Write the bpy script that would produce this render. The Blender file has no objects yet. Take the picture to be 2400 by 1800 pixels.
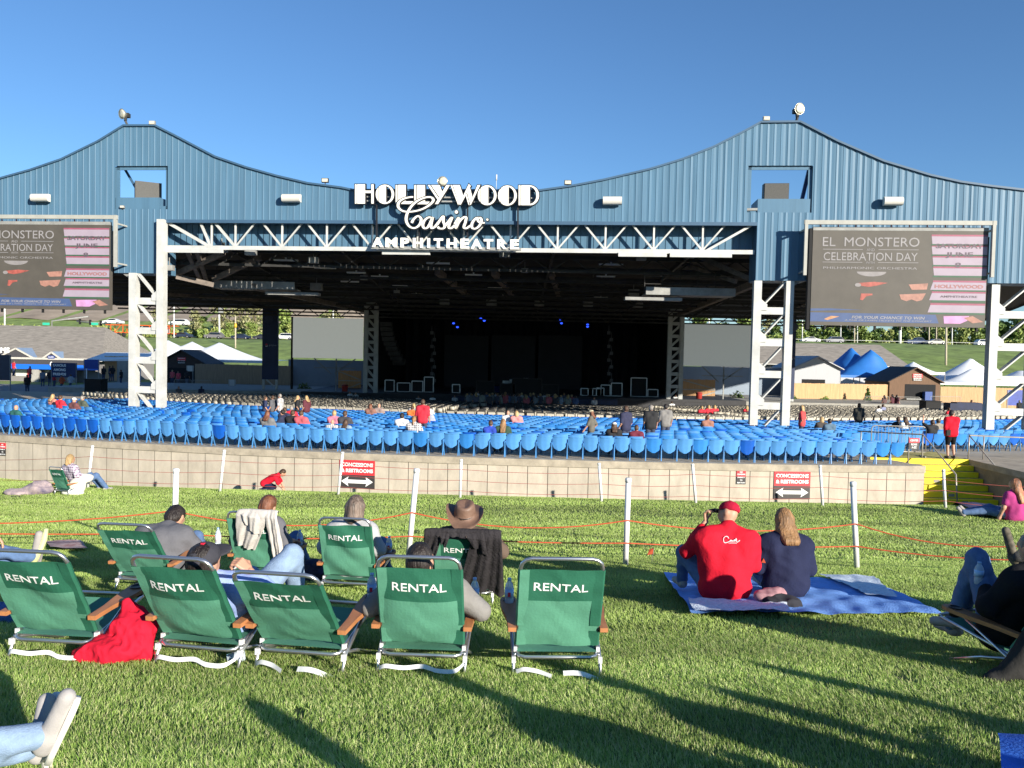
import bpy, bmesh, math, random
import numpy as np
from mathutils import Vector, Matrix
random.seed(7); RNG = np.random.default_rng(7)
C = bpy.context.scene.collection
SC = bpy.context.scene
# ------------------------------------------------------------------ camera
FPX = 1880.0                                   # focal length in pixels of the 2400 x 1800 photograph
PITCH, ROLL = math.radians(2.13), math.radians(1.2)
_r0 = Vector((1, 0, 0)); FWD = Vector((0, math.cos(PITCH), -math.sin(PITCH))); _u0 = Vector((0, math.sin(PITCH), math.cos(PITCH)))
RGT = _r0 * math.cos(ROLL) + _u0 * math.sin(ROLL)
UPV = -_r0 * math.sin(ROLL) + _u0 * math.cos(ROLL)
cam_d = bpy.data.cameras.new('camera'); cam = bpy.data.objects.new('camera', cam_d); C.objects.link(cam)
cam_d.sensor_fit = 'HORIZONTAL'; cam_d.sensor_width = 36.0; cam_d.lens = 36.0 * FPX / 2400.0
cam_d.clip_start = 0.05; cam_d.clip_end = 6000
cam.matrix_world = Matrix(((RGT.x, UPV.x, -FWD.x, 0), (RGT.y, UPV.y, -FWD.y, 0), (RGT.z, UPV.z, -FWD.z, 0), (0, 0, 0, 1)))
SC.camera = cam
# ------------------------------------------------------------------ sky, sun, exposure
SUN_EL = math.radians(15.5)
SUN_H = Vector((0.64, -0.768))                 # horizontal direction towards the sun: right and behind the camera
SUN_DIR = Vector((SUN_H.x * math.cos(SUN_EL), SUN_H.y * math.cos(SUN_EL), math.sin(SUN_EL)))
W = bpy.data.worlds.new('World'); SC.world = W; W.use_nodes = True
_nt = W.node_tree; _bg = _nt.nodes['Background']
_sky = _nt.nodes.new('ShaderNodeTexSky'); _sky.sky_type = 'NISHITA'; _sky.sun_disc = False
_sky.sun_elevation = SUN_EL; _sky.sun_rotation = math.atan2(SUN_H.x, SUN_H.y)
_sky.altitude = 0; _sky.air_density = 1.0; _sky.dust_density = 0.0; _sky.ozone_density = 5.8
_nt.links.new(_sky.outputs[0], _bg.inputs[0]); _bg.inputs[1].default_value = 0.09
sl = bpy.data.lights.new('sun', 'SUN'); sl.energy = 5.0; sl.angle = math.radians(0.5); sl.color = (1.0, 0.93, 0.80)
so = bpy.data.objects.new('sun', sl); C.objects.link(so); so.rotation_euler = SUN_DIR.to_track_quat('Z', 'Y').to_euler()
SC.view_settings.view_transform = 'Standard'; SC.view_settings.look = 'None'; SC.view_settings.gamma = 1; SC.view_settings.exposure = 0.85
SC.cycles.max_bounces = 6; SC.cycles.diffuse_bounces = 3; SC.cycles.glossy_bounces = 3; SC.cycles.transparent_max_bounces = 8
SC.cycles.use_denoising = True
# ------------------------------------------------------------------ pixel <-> world
def ray(px, py): return (RGT * ((px - 1200) / FPX) + UPV * ((900 - py) / FPX) + FWD)
def P(px, py, Y):
    d = ray(px, py); return d * (Y / d.y)
def onplane(px, py, p0, n):
    d = ray(px, py); return d * (p0.dot(n) / d.dot(n))
def proj(p):
    p = Vector(p); w = p.dot(FWD); return 1200 + FPX * p.dot(RGT) / w, 900 - FPX * p.dot(UPV) / w
LZ0, LSL = -1.40, -0.133                        # the lawn's height under the camera and its slope
CX, CY = 5.0, 103.0                            # centre of the seating bowl
RW = 77.0                                      # radius of the retaining wall's face
def lawn_z(y, x=None):                          # an even slope with a low swell before the wall
    d = (CY - RW - y) if x is None else math.hypot(x - CX, y - CY) - RW
    return max(LZ0 + LSL * y + 0.34 * math.exp(-((d - 3.6) / 2.6) ** 2), -5.04)
def G(px, py, lift=0.0):
    d = ray(px, py); t = (LZ0 + lift) / (d.z - LSL * d.y)
    for _ in range(60): t += 0.6 * ((lawn_z(d.y * t, d.x * t) + lift) / d.z - t)
    return d * t
def floor_z(r): return -3.43 - 0.036 * (76.5 - r)
def wall_y(x, R=RW): return CY - math.sqrt(R * R - (x - CX) ** 2)
def floor_at(x, y): return floor_z(math.hypot(x - CX, y - CY))
def solveY(px, py, h):                         # depth on the bowl floor at which a thing h metres high ends at this pixel
    lo, hi = 27.0, 95.0
    for _ in range(40):
        m = (lo + hi) / 2; p = P(px, py, m)
        if p.z < max(floor_at(p.x, p.y), -5.05) + h: hi = m
        else: lo = m
    return m
# ------------------------------------------------------------------ materials
MATS = {}
def M(name, c, rough=0.6, var=0.12, scale=3.0, bump=0.0, bscale=40.0, metal=0.0, spec=0.5, emit=None, tint=None, stretch=None):
    if name in MATS: return MATS[name]
    m = bpy.data.materials.new(name); m.use_nodes = True; nt = m.node_tree; b = nt.nodes['Principled BSDF']
    b.inputs['Roughness'].default_value = rough; b.inputs['Metallic'].default_value = metal
    b.inputs['Specular IOR Level'].default_value = spec
    b.inputs['Base Color'].default_value = (*c, 1)
    if var > 0 or bump > 0:
        tc = nt.nodes.new('ShaderNodeTexCoord'); vec = tc.outputs['Object']
        if stretch:
            mp = nt.nodes.new('ShaderNodeMapping'); mp.inputs['Scale'].default_value = stretch
            nt.links.new(vec, mp.inputs[0]); vec = mp.outputs[0]
    if var > 0:
        n = nt.nodes.new('ShaderNodeTexNoise'); n.inputs['Scale'].default_value = scale; n.inputs['Detail'].default_value = 6; n.inputs['Roughness'].default_value = 0.65
        nt.links.new(vec, n.inputs['Vector'])
        r = nt.nodes.new('ShaderNodeValToRGB'); t = tint or (1, 1, 1)
        r.color_ramp.elements[0].position = 0.3; r.color_ramp.elements[1].position = 0.7
        r.color_ramp.elements[0].color = (*[min(1, c[i] * (1 - var)) for i in range(3)], 1)
        r.color_ramp.elements[1].color = (*[min(1, c[i] * (1 + var) * t[i]) for i in range(3)], 1)
        nt.links.new(n.outputs['Fac'], r.inputs[0]); nt.links.new(r.outputs[0], b.inputs['Base Color'])
    if bump > 0:
        n2 = nt.nodes.new('ShaderNodeTexNoise'); n2.inputs['Scale'].default_value = bscale; n2.inputs['Detail'].default_value = 5
        nt.links.new(vec, n2.inputs['Vector'])
        bp = nt.nodes.new('ShaderNodeBump'); bp.inputs['Strength'].default_value = bump; bp.inputs['Distance'].default_value = 0.02
        nt.links.new(n2.outputs['Fac'], bp.inputs['Height']); nt.links.new(bp.outputs[0], b.inputs['Normal'])
    if emit:
        b.inputs['Emission Color'].default_value = (*emit[0], 1); b.inputs['Emission Strength'].default_value = emit[1]
    MATS[name] = m; return m
def srgb(r, g, b, k=1.0):
    f = lambda v: (v / 255 / 12.92 if v / 255 <= 0.04045 else ((v / 255 + 0.055) / 1.055) ** 2.4) * k
    return (f(r), f(g), f(b))
# ------------------------------------------------------------------ mesh helpers
def frame(axis, hint=Vector((0, 0, 1))):
    a = Vector(axis).normalized()
    if abs(a.dot(hint)) > 0.99: hint = Vector((1, 0, 0))
    x = hint.cross(a).normalized(); return x, a.cross(x).normalized(), a
class MB:
    def __init__(s): s.v = []; s.f = []; s.m = []; s.cur = 0; s.sm = []; s.smooth = False
    def add(s, vs, fs):
        o = len(s.v); s.v.extend([tuple(v) for v in vs])
        for f in fs: s.f.append(tuple(i + o for i in f)); s.m.append(s.cur); s.sm.append(s.smooth)
        return s
    def box(s, c, size, R=None, taper=1.0):
        c = Vector(c); x, y, z = [k / 2 for k in size]; vs = []
        for dz in (-1, 1):
            t = taper if dz > 0 else 1.0
            for dx, dy in ((-1, -1), (1, -1), (1, 1), (-1, 1)):
                p = Vector((dx * x * t, dy * y * t, dz * z)); vs.append(c + (R @ p if R else p))
        return s.add(vs, [(3, 2, 1, 0), (4, 5, 6, 7), (0, 1, 5, 4), (1, 2, 6, 5), (2, 3, 7, 6), (3, 0, 4, 7)])
    def bx(s, a, b):                            # box between two corners
        return s.box([(a[i] + b[i]) / 2 for i in range(3)], [abs(a[i] - b[i]) for i in range(3)])
    def bar(s, a, b, w, h=None, hint=Vector((0, 0, 1))):   # rectangular bar from a to b
        a, b = Vector(a), Vector(b); x, y, z = frame(b - a, hint); h = h or w; vs = []
        for p in (a, b):
            for dx, dy in ((-1, -1), (1, -1), (1, 1), (-1, 1)): vs.append(p + x * dx * w / 2 + y * dy * h / 2)
        return s.add(vs, [(3, 2, 1, 0), (4, 5, 6, 7), (0, 1, 5, 4), (1, 2, 6, 5), (2, 3, 7, 6), (3, 0, 4, 7)])
    def tube(s, pts, r, n=8, caps=True, closed=False):
        pts = [Vector(p) for p in pts]; N = len(pts); rs = r if hasattr(r, '__len__') else [r] * N
        vs = []; px = None
        for i, p in enumerate(pts):
            if closed: t = pts[(i + 1) % N] - pts[i - 1]
            else: t = pts[min(i + 1, N - 1)] - pts[max(i - 1, 0)]
            t = t.normalized() if t.length > 1e-9 else Vector((0, 0, 1))
            if px is None: px, py, _ = frame(t)
            else:
                px = (px - t * px.dot(t)); px = px.normalized() if px.length > 1e-6 else frame(t)[0]; py = t.cross(px)
            for k in range(n):
                a = 2 * math.pi * k / n; vs.append(p + px * math.cos(a) * rs[i] + py * math.sin(a) * rs[i])
        fs = []
        for i in range(N if closed else N - 1):
            j = (i + 1) % N
            for k in range(n): fs.append((i * n + k, i * n + (k + 1) % n, j * n + (k + 1) % n, j * n + k))
        if caps and not closed: fs.append(tuple(range(n - 1, -1, -1))); fs.append(tuple((N - 1) * n + k for k in range(n)))
        sm = s.smooth; s.smooth = True; s.add(vs, fs); s.smooth = sm; return s
    def lathe(s, prof, o=(0, 0, 0), ax=(0, 0, 1), n=16, sc=(1, 1)):   # prof: (radius, height)
        x, y, z = frame(ax); o = Vector(o); vs = []
        for r, h in prof:
            for k in range(n):
                a = 2 * math.pi * k / n; vs.append(o + x * r * math.cos(a) * sc[0] + y * r * math.sin(a) * sc[1] + z * h)
        fs = [(i * n + k, i * n + (k + 1) % n, (i + 1) * n + (k + 1) % n, (i + 1) * n + k) for i in range(len(prof) - 1) for k in range(n)]
        if prof[0][0] > 1e-6: fs.append(tuple(range(n - 1, -1, -1)))
        if prof[-1][0] > 1e-6: fs.append(tuple((len(prof) - 1) * n + k for k in range(n)))
        sm = s.smooth; s.smooth = True; s.add(vs, fs); s.smooth = sm; return s
    def prism(s, poly, o, x, y, d):             # 2-D polygon in the frame o, x, y extruded by the vector d
        o, x, y, d = Vector(o), Vector(x), Vector(y), Vector(d); n = len(poly)
        a = [o + x * p[0] + y * p[1] for p in poly]; b = [p + d for p in a]
        nrm = x.cross(y); ar = sum(poly[i][0] * poly[(i + 1) % n][1] - poly[(i + 1) % n][0] * poly[i][1] for i in range(n))
        fs = [tuple(range(n)), tuple(range(2 * n - 1, n - 1, -1))] + [(i, i + n, (i + 1) % n + n, (i + 1) % n) for i in range(n)]
        if (nrm.dot(d) > 0) == (ar > 0): fs = [tuple(reversed(f)) for f in fs]
        return s.add(a + b, fs)
    def quad(s, a, b, c, d): return s.add([a, b, c, d], [(0, 1, 2, 3)])
    def sheet(s, grid):                         # grid[i][j] of points
        n, m = len(grid), len(grid[0]); vs = [p for r in grid for p in r]
        return s.add(vs, [(i * m + j, (i + 1) * m + j, (i + 1) * m + j + 1, i * m + j + 1) for i in range(n - 1) for j in range(m - 1)])
    def xf(s, Mx): s.v = [tuple(Mx @ Vector(v)) for v in s.v]; return s
    def mesh(s, name, mats):
        me = bpy.data.meshes.new(name); me.from_pydata(s.v, [], s.f)
        for m in (mats if isinstance(mats, (list, tuple)) else [mats]): me.materials.append(m)
        me.polygons.foreach_set('material_index', s.m); me.polygons.foreach_set('use_smooth', s.sm); me.update(); return me
    def build(s, name, mats, parent=None): return link(name, s.mesh(name, mats), parent)
def link(name, me, parent=None):
    o = bpy.data.objects.new(name, me); C.objects.link(o)
    if parent: o.parent = parent
    return o
def tag(o, label=None, cat=None, group=None, kind=None):
    if label: o['label'] = label
    if cat: o['category'] = cat
    if group: o['group'] = group
    if kind: o['kind'] = kind
    return o
def thing(name, label, cat, loc=(0, 0, 0), rz=0.0, group=None):
    o = bpy.data.objects.new(name, None); C.objects.link(o); o.location = loc; o.rotation_euler = (0, 0, rz); o.empty_display_size = 0.1
    return tag(o, label, cat, group)
def dup(o, loc=None, rz=None, label=None, parent=None, kids=None):
    c = o.copy(); C.objects.link(c); c.parent = parent
    if loc is not None: c.location = loc
    if rz is not None: c.rotation_euler = (0, 0, rz)
    if label: c['label'] = label
    for ch in (kids or KIDS).get(o.name, []): dup(ch, parent=c, kids=kids)
    return c
class _Kids(dict):
    def get(s, n, d=None): return [o for o in bpy.data.objects[n].children]
KIDS = _Kids()
def catmull(pts, n=6, closed=False):
    out = []; N = len(pts); pts = [Vector(p) for p in pts]
    for i in range(N if closed else N - 1):
        g = lambda k: pts[k % N] if closed else pts[max(0, min(N - 1, k))]
        p0, p1, p2, p3 = g(i - 1), g(i), g(i + 1), g(i + 2)
        for k in range(n):
            t = k / n; out.append(0.5 * ((2 * p1) + (p2 - p0) * t + (2 * p0 - 5 * p1 + 4 * p2 - p3) * t * t + (3 * p1 - p0 - 3 * p2 + p3) * t ** 3))
    if not closed: out.append(pts[-1])
    return out
def text_vf(s, size=1.0, bold=0.0, ext=0.004, sx=1.0, shear=0.0, spacing=1.0, align='CENTER'):
    cu = bpy.data.curves.new('lettering', 'FONT'); cu.body = s; cu.size = size; cu.offset = bold; cu.extrude = ext; cu.shear = shear
    cu.space_character = spacing; cu.align_x = align; cu.align_y = 'CENTER'; cu.resolution_u = 3
    ob = bpy.data.objects.new('lettering', cu); C.objects.link(ob)
    dg = bpy.context.evaluated_depsgraph_get(); me = bpy.data.meshes.new_from_object(ob.evaluated_get(dg))
    vs = [Vector((v.co.x * sx, v.co.y, v.co.z)) for v in me.vertices]; fs = [tuple(p.vertices) for p in me.polygons]
    bpy.data.objects.remove(ob); bpy.data.curves.remove(cu); bpy.data.meshes.remove(me)
    return vs, fs
def put_text(mb, s, o, x, y, n, h, w=None, **kw):   # text h high (cap height) and w wide, centred on o in the frame x, y with normal n
    vs, fs = text_vf(s, **kw)
    if not vs: return mb
    x0, x1 = min(v.x for v in vs), max(v.x for v in vs); y0, y1 = min(v.y for v in vs), max(v.y for v in vs)
    ky = h / (y1 - y0); kx = (w / (x1 - x0)) if w else ky
    o, x, y, n = Vector(o), Vector(x), Vector(y), Vector(n)
    return mb.add([o + x * (v.x - (x0 + x1) / 2) * kx + y * (v.y - (y0 + y1) / 2) * ky + n * v.z for v in vs], fs)
# ------------------------------------------------------------------ smooth bodies from blended capsules
def _caps(p, a, b, ra, rb):
    ab = b - a; L = (ab * ab).sum() + 1e-12; t = np.clip(((p - a) @ ab) / L, 0, 1)
    d = p - a - t[..., None] * ab; return np.sqrt((d * d).sum(-1)) - (ra + (rb - ra) * t)
def _noise(p, fr, seed):
    r = np.random.default_rng(seed); o = np.zeros(p.shape[:-1], np.float32)
    for k in range(7):
        d = r.normal(size=3); d /= np.linalg.norm(d); f = fr * (0.7 + 1.6 * r.random())
        e = r.normal(size=3) * fr * 0.5
        o += np.sin((p @ d) * f + 1.3 * np.sin(p @ e + r.random() * 6) + r.random() * 6) / 7
    return o
def sdf(prims, h=0.02, k=0.03, noise=None, clip=None):
    lo = np.array([9e9] * 3); hi = -lo; pr = []
    for q in prims:
        if q[0] == 'c':
            a, b = np.array(q[1], float), np.array(q[2], float); r = max(q[3], q[4]); l, u = np.minimum(a, b) - r, np.maximum(a, b) + r
        else:
            a = np.array(q[1], float); r = max(q[2]); l, u = a - r, a + r; b = None
        pr.append((q, a, b, l, u)); lo = np.minimum(lo, l); hi = np.maximum(hi, u)
    lo -= 3 * h + 0.02; hi += 3 * h + 0.02; n = np.ceil((hi - lo) / h).astype(int) + 1
    ax = [lo[i] + h * np.arange(n[i]) for i in range(3)]
    F = np.full(tuple(n), 0.25, np.float32); m = k + 2.5 * h
    for q, a, b, l, u in pr:
        i0 = np.maximum(((l - m - lo) / h).astype(int), 0); i1 = np.minimum(((u + m - lo) / h).astype(int) + 2, n)
        sl = tuple(slice(i0[i], i1[i]) for i in range(3))
        p = np.stack(np.meshgrid(*[ax[i][sl[i]] for i in range(3)], indexing='ij'), -1)
        if q[0] == 'c': d = _caps(p, a, b, q[3], q[4])
        else:
            R = np.array(q[3]) if len(q) > 3 and q[3] is not None else np.eye(3); rad = np.array(q[2], float)
            w = ((p - a) @ R) / rad; ln = np.sqrt((w * w).sum(-1)); g = np.sqrt(((w / rad) ** 2).sum(-1)) + 1e-9; d = ln * (ln - 1) / g
        A = F[sl]; t = np.clip(0.5 + 0.5 * (A - d) / k, 0, 1); F[sl] = A * (1 - t) + d * t - k * t * (1 - t)
    if noise or clip:
        p = np.stack(np.meshgrid(*ax, indexing='ij'), -1)
        if noise:
            for nn_ in (noise if isinstance(noise[0], (tuple, list)) else [noise]):
                am, fr, sd = nn_[:3]; v = _noise(p * np.array(nn_[3]) if len(nn_) > 3 else p, fr, sd)
                F += (am * v if am > 0 else am * (1 - 3.0 * np.abs(v))).astype(np.float32)   # a negative amount makes sharp folds
        if clip:
            for pt, nn in clip: F = np.maximum(F, ((p - np.array(pt)) @ np.array(nn)).astype(np.float32))
    return _nets(F, lo, h)
def _nets(F, lo, h):
    S = F < 0; n = np.array(F.shape); c = [slice(0, -1), slice(1, None)]
    cnt = sum(S[c[i], c[j], c[k]].astype(np.int8) for i in (0, 1) for j in (0, 1) for k in (0, 1))
    act = np.argwhere((cnt > 0) & (cnt < 8))
    if len(act) == 0: return [], []
    idx = -np.ones(tuple(n - 1), np.int64); idx[tuple(act.T)] = np.arange(len(act))
    acc = np.zeros((len(act), 3)); w = np.zeros(len(act))
    for axn in range(3):
        o1, o2 = [q for q in range(3) if q != axn]
        for u in (0, 1):
            for v in (0, 1):
                off = np.zeros(3, int); off[o1] = u; off[o2] = v; p0 = act + off; p1 = p0.copy(); p1[:, axn] += 1
                a = F[tuple(p0.T)]; b = F[tuple(p1.T)]; s = (a < 0) != (b < 0)
                t = np.where(s, a / np.where(a == b, 1, a - b), 0); q = p0.astype(float); q[:, axn] += t
                acc[s] += q[s]; w[s] += 1
    V = lo + h * acc / w[:, None]; faces = []
    for axn in range(3):
        o1, o2 = (axn + 1) % 3, (axn + 2) % 3
        a = S[tuple(slice(0, -1) if q == axn else slice(None) for q in range(3))]; b = S[tuple(slice(1, None) if q == axn else slice(None) for q in range(3))]
        e = np.argwhere(a != b); e = e[(e[:, o1] > 0) & (e[:, o2] > 0) & (e[:, o1] < n[o1] - 1) & (e[:, o2] < n[o2] - 1)]
        if len(e) == 0: continue
        def I(d1, d2):
            q = e.copy(); q[:, o1] += d1; q[:, o2] += d2; return idx[tuple(q.T)]
        f = np.stack([I(-1, -1), I(0, -1), I(0, 0), I(-1, 0)], 1); fl = ~a[tuple(e.T)]; f[fl] = f[fl][:, ::-1]; faces.append(f)
    f = np.concatenate(faces); f = f[(f >= 0).all(1)]
    return V, f
def np_mesh(name, V, Fq, mat, smooth=True):
    me = bpy.data.meshes.new(name); V = np.asarray(V, np.float32); Fq = np.asarray(Fq, np.int32); k = Fq.shape[1]
    me.vertices.add(len(V)); me.vertices.foreach_set('co', V.ravel()); me.loops.add(Fq.size); me.loops.foreach_set('vertex_index', Fq.ravel())
    me.polygons.add(len(Fq)); me.polygons.foreach_set('loop_start', np.arange(0, Fq.size, k, dtype=np.int32))
    me.update(calc_edges=True); me.polygons.foreach_set('use_smooth', np.full(len(Fq), smooth)); me.validate()
    for m in (mat if isinstance(mat, (list, tuple)) else [mat]): me.materials.append(m)
    return me
def sdf_obj(name, prims, mat, parent=None, **kw):
    V, f = sdf(prims, **kw)
    if len(V) == 0: return None
    return link(name, np_mesh(name, V, f, mat), parent)
# ================================================================== ground
def smooth(a, b, x): t = np.clip((x - a) / (b - a), 0, 1); return t * t * (3 - 2 * t)
def land_z(x, y):
    x = np.asarray(x, float); y = np.asarray(y, float)
    sd = smooth(-70, 60, x)                                        # 0 on the left, 1 on the right
    top = 2.2 + 2.2 * sd
    e = smooth(128 - 24 * sd, 194, y) * (top + 5.05) - 5.05
    e = e + smooth(207, 330, y) * (20.5 * (1 - smooth(-75, -28, x)) - 0.5) * (1 - 0.12 * np.sin(x * 0.035) ** 2)
    e = e + 0.25 * np.sin(x * 0.31 + y * 0.2) * smooth(130, 150, y) * (1 - smooth(185, 195, y))
    return e
m_field = M('meadow', (0.17, 0.235, 0.055), 0.9, 0.45, 0.35, bump=0.8, bscale=2.5)
xs = np.linspace(-260, 260, 105); ys = np.concatenate([np.linspace(-60, 100, 17), np.linspace(104, 340, 90), [380, 450, 600, 900, 1500, 3000]])
gx, gy = np.meshgrid(xs, ys, indexing='ij'); sc = 1 + np.clip((gy - 350) / 350, 0, 8); gz = land_z(gx, np.minimum(gy, 400))
V = np.stack([gx * sc, gy, gz], -1).reshape(-1, 3); nx, ny = gx.shape; ii = np.arange(nx * ny).reshape(nx, ny)
Fq = np.stack([ii[:-1, :-1], ii[1:, :-1], ii[1:, 1:], ii[:-1, 1:]], -1).reshape(-1, 4)
tag(link('ground', np_mesh('ground', V, Fq, m_field)), kind='structure')
# concourse paving around the bowl
b = MB(); b.quad((-150, 55, -5.046), (150, 55, -5.046), (150, 100, -5.046), (-150, 100, -5.046))
tag(b.build('concourse_paving', M('asphalt', (0.16, 0.16, 0.165), 0.85, 0.2, 1.2)), kind='structure')
# the sloping lawn in front, up to the wall
m_soil = M('lawn_soil', (0.075, 0.11, 0.03), 0.95, 0.4, 9.0)
def lawn_end(x):
    if x < 13.75: return wall_y(x) + 0.05
    return 26.55
grid = []
for x in np.linspace(-60, 60, 121):
    ye = lawn_end(x) if x > -60 else 49; grid.append([(x, y, lawn_z(y, x)) for y in list(np.linspace(-26, 14, 20)) + list(np.linspace(14.6, ye, 34))])
b = MB(); b.smooth = True; b.sheet([list(r) for r in reversed(grid)] if False else grid); tag(b.build('lawn', m_soil), kind='structure')
# seating bowl floor (polar)
m_conc = M('concrete_floor', (0.40, 0.335, 0.25), 0.85, 0.18, 1.5)
def pol(r, a): return (CX + r * math.sin(a), CY - r * math.cos(a))
def polar_sheet(mb, r0, r1, a0, a1, dz, n=80, m=10):
    g = []
    for a in np.linspace(a0, a1, n):
        row = []
        for r in np.linspace(r0, r1, m):
            x, y = pol(r, a); row.append((x, y, floor_z(min(r, 76.5)) + dz))
        g.append(row)
    mb.smooth = True; mb.sheet(g)
A_ST0 = math.asin((13.75 - CX) / RW)                               # where the wall stops at the stairs
A_ST1 = math.asin((16.45 - CX) / 74.0)
b = MB(); polar_sheet(b, RW - 0.03, 74.2, -0.95, A_ST0 + 0.0005, 0.0, 70, 3); polar_sheet(b, 74.2, 29, -0.95, 0.95, 0.0, 90, 12)
polar_sheet(b, 82, 74.2, A_ST1 + 0.006, 0.95, 0.0, 30, 3)
tag(b.build('bowl_floor', m_conc), kind='structure')
# highway behind
def strip(name, y0, y1, mat, dz, x0=-250, x1=250, n=60):
    g = [[(x, y, float(land_z(x, y)) + dz) for y in (y0, y1)] for x in np.linspace(x0, x1, n)]
    b = MB(); b.sheet(g); return tag(b.build(name, mat), kind='structure')
strip('highway', 194.5, 206, M('road', (0.20, 0.20, 0.20), 0.9, 0.1, 1.0), 0.10)
# ================================================================== retaining wall
m_wall = M('wall_concrete', (0.45, 0.395, 0.32), 0.85, 0.17, 2.2, bump=0.15, bscale=30, stretch=(1, 1, 0.5))
m_cop = M('coping_concrete', (0.36, 0.31, 0.24), 0.85, 0.25, 3.0, bump=0.2, bscale=20)
m_joint = M('joint', (0.20, 0.18, 0.15), 0.9, 0.2)
wall = thing('retaining_wall', 'pale concrete retaining wall with thin vertical joints under the back row of seats', 'wall', (0, 0, 0))
ZT = -3.425
b = MB(); bj = MB(); bc = MB(); da = 0.66 / RW; a = A_ST0
while a > -0.62:
    a2 = max(a - da, -0.62); g = 0.010 / RW
    def seg(mb, r, z0, z1, s, e):
        p, q = pol(r, s), pol(r, e); mb.quad((*q, z0), (*p, z0), (*p, z1), (*q, z1))
    seg(b, RW, -7.6, ZT - 0.21, a - g, a2 + g)
    seg(bj, RW - 0.02, -7.6, ZT - 0.21, a, a2)
    p, q, p2, q2 = pol(RW + 0.045, a), pol(RW + 0.045, a2), pol(RW - 0.3, a), pol(RW - 0.3, a2)
    zc, zb = ZT + 0.012, ZT - 0.215
    bc.add([(*q, zb), (*p, zb), (*p, zc), (*q, zc), (*p2, zc), (*q2, zc), (*p2, zb), (*q2, zb)], [(0, 1, 2, 3), (3, 2, 4, 5), (1, 0, 7, 6)] + ([(1, 6, 4, 2)] if a == A_ST0 else []))
    a = a2
p, q = pol(RW, A_ST0), pol(RW - 3.2, A_ST0)
b.quad((*p, -7.6), (13.745, 29.4, -7.6), (13.745, 29.4, ZT - 0.21), (*p, ZT - 0.21))
b.build('wall_face', m_wall, wall); bj.build('joint', m_joint, wall); bc.build('coping', m_cop, wall)
# ================================================================== stairs with yellow risers
m_yel = M('yellow_paint', (0.86, 0.68, 0.01), 0.55, 0.1, 4.0)
m_step = M('step_concrete', (0.36, 0.30, 0.2), 0.85, 0.2, 3)
m_tread = M('tread_concrete', (0.42, 0.36, 0.12), 0.8, 0.3, 4)
st = thing('concrete_stairs', 'short flight of concrete steps with bright yellow risers beside the wall', 'stairs', (0, 0, 0))
bt = MB(); SX0, SX1 = 13.78, 16.42; NST = 8; y0 = 26.50; rise = (4.95 - 3.43) / NST; tread = 0.30
for i in range(NST):
    ya = y0 + i * tread; z1 = -4.95 + (i + 1) * rise
    bt.bx((SX0, ya + 0.02, -6), (SX1, 31.0 if i == NST - 1 else ya + tread + 0.02, z1 - 0.004))
    br = MB(); br.bx((SX0 - (0.9 if i == NST - 1 else 0), ya, z1 - rise + 0.012), (SX1, ya + 0.035, z1)); br.bx((SX0 - (0.9 if i == NST - 1 else 0), ya + 0.0351, z1 - 0.01), (SX1, ya + 0.11, z1 + 0.001))
    br.build('riser', m_yel, st)
bt.build('steps', m_tread, st)
m_plq = M('plaque', (0.3, 0.27, 0.22), 0.7, 0.2, 20)
for k, (i, x) in enumerate(((6, 14.1), (4, 14.8), (2, 15.0), (1, 15.3), (0, 15.9))):
    q = MB(); z = -4.95 + i * rise + 0.095; q.box((x, y0 + i * tread - 0.006, z), (0.2, 0.012, 0.09)); q.build('step_light', m_plq, st)
# right cheek wall and the raised walk beyond
rw = thing('stair_wall', 'brown concrete side wall right of the yellow steps', 'wall', (0, 0, 0))
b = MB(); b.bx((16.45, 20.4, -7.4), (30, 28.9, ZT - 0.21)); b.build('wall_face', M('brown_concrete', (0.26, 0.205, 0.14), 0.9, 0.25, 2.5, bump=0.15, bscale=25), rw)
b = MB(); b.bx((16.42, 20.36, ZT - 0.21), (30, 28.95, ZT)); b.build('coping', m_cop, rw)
# ================================================================== facade plane
FU = Vector((0.9953, -0.0965, 0)); FN = Vector((-0.0965, -0.9953, 0)); FP0 = Vector((0, 39.2, 0)); ZV = Vector((0, 0, 1))
def F(px, py, off=0.0):
    p = onplane(px, py, FP0 + FN * off, FN); return (p - FP0).dot(FU), p.z
def FW(s, z, off=0.0): return FP0 + FU * s + ZV * z + FN * off
def FPX_(px, py, off=0.0): s, z = F(px, py, off); return FW(s, z, off)
TOP = [(-700, 455), (-330, 452), (0, 419), (72, 399), (145, 374), (231, 332), (291, 295), (365, 295), (409, 317), (506, 368), (579, 393), (651, 413), (723, 430), (800, 440), (829, 446), (1265, 447), (1342, 436), (1415, 422), (1523, 397), (1600, 373.5), (1672, 345), (1745, 308), (1783, 287), (1875, 286), (1962, 331), (2070, 378), (2179, 411), (2251, 427), (2323, 437), (2400, 446), (2560, 462), (2900, 470)]
tp = [F(*q) for q in TOP]; TS = np.array([t[0] for t in tp]); TZ = np.array([t[1] for t in tp])
def top_z(s): return float(np.interp(s, TS, TZ))
S = lambda px, py=500: F(px, py)[0]
zc = 0.5 * (F(372, 514)[1] + F(1774, 530)[1]); zp = 0.5 * (F(320, 638)[1] + F(1836, 660)[1])
zsc = 0.5 * (F(200, 540)[1] + F(2100, 556)[1])
sA, sB, sC, sD, sE = S(268), S(374), S(1775), S(1900), S(2322)
sLL = sA - (sE - sD); sLP = sLL - (sB - sA)
def bot_z(s):
    if s < sLP: return zc
    if s < sLL: return zp
    if s < sA: return zsc
    if s < sB: return zp
    if s < sC: return zc
    if s < sD: return zp
    if s < sE: return zsc
    if s < sE + 2.6: return zp
    return zc
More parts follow.
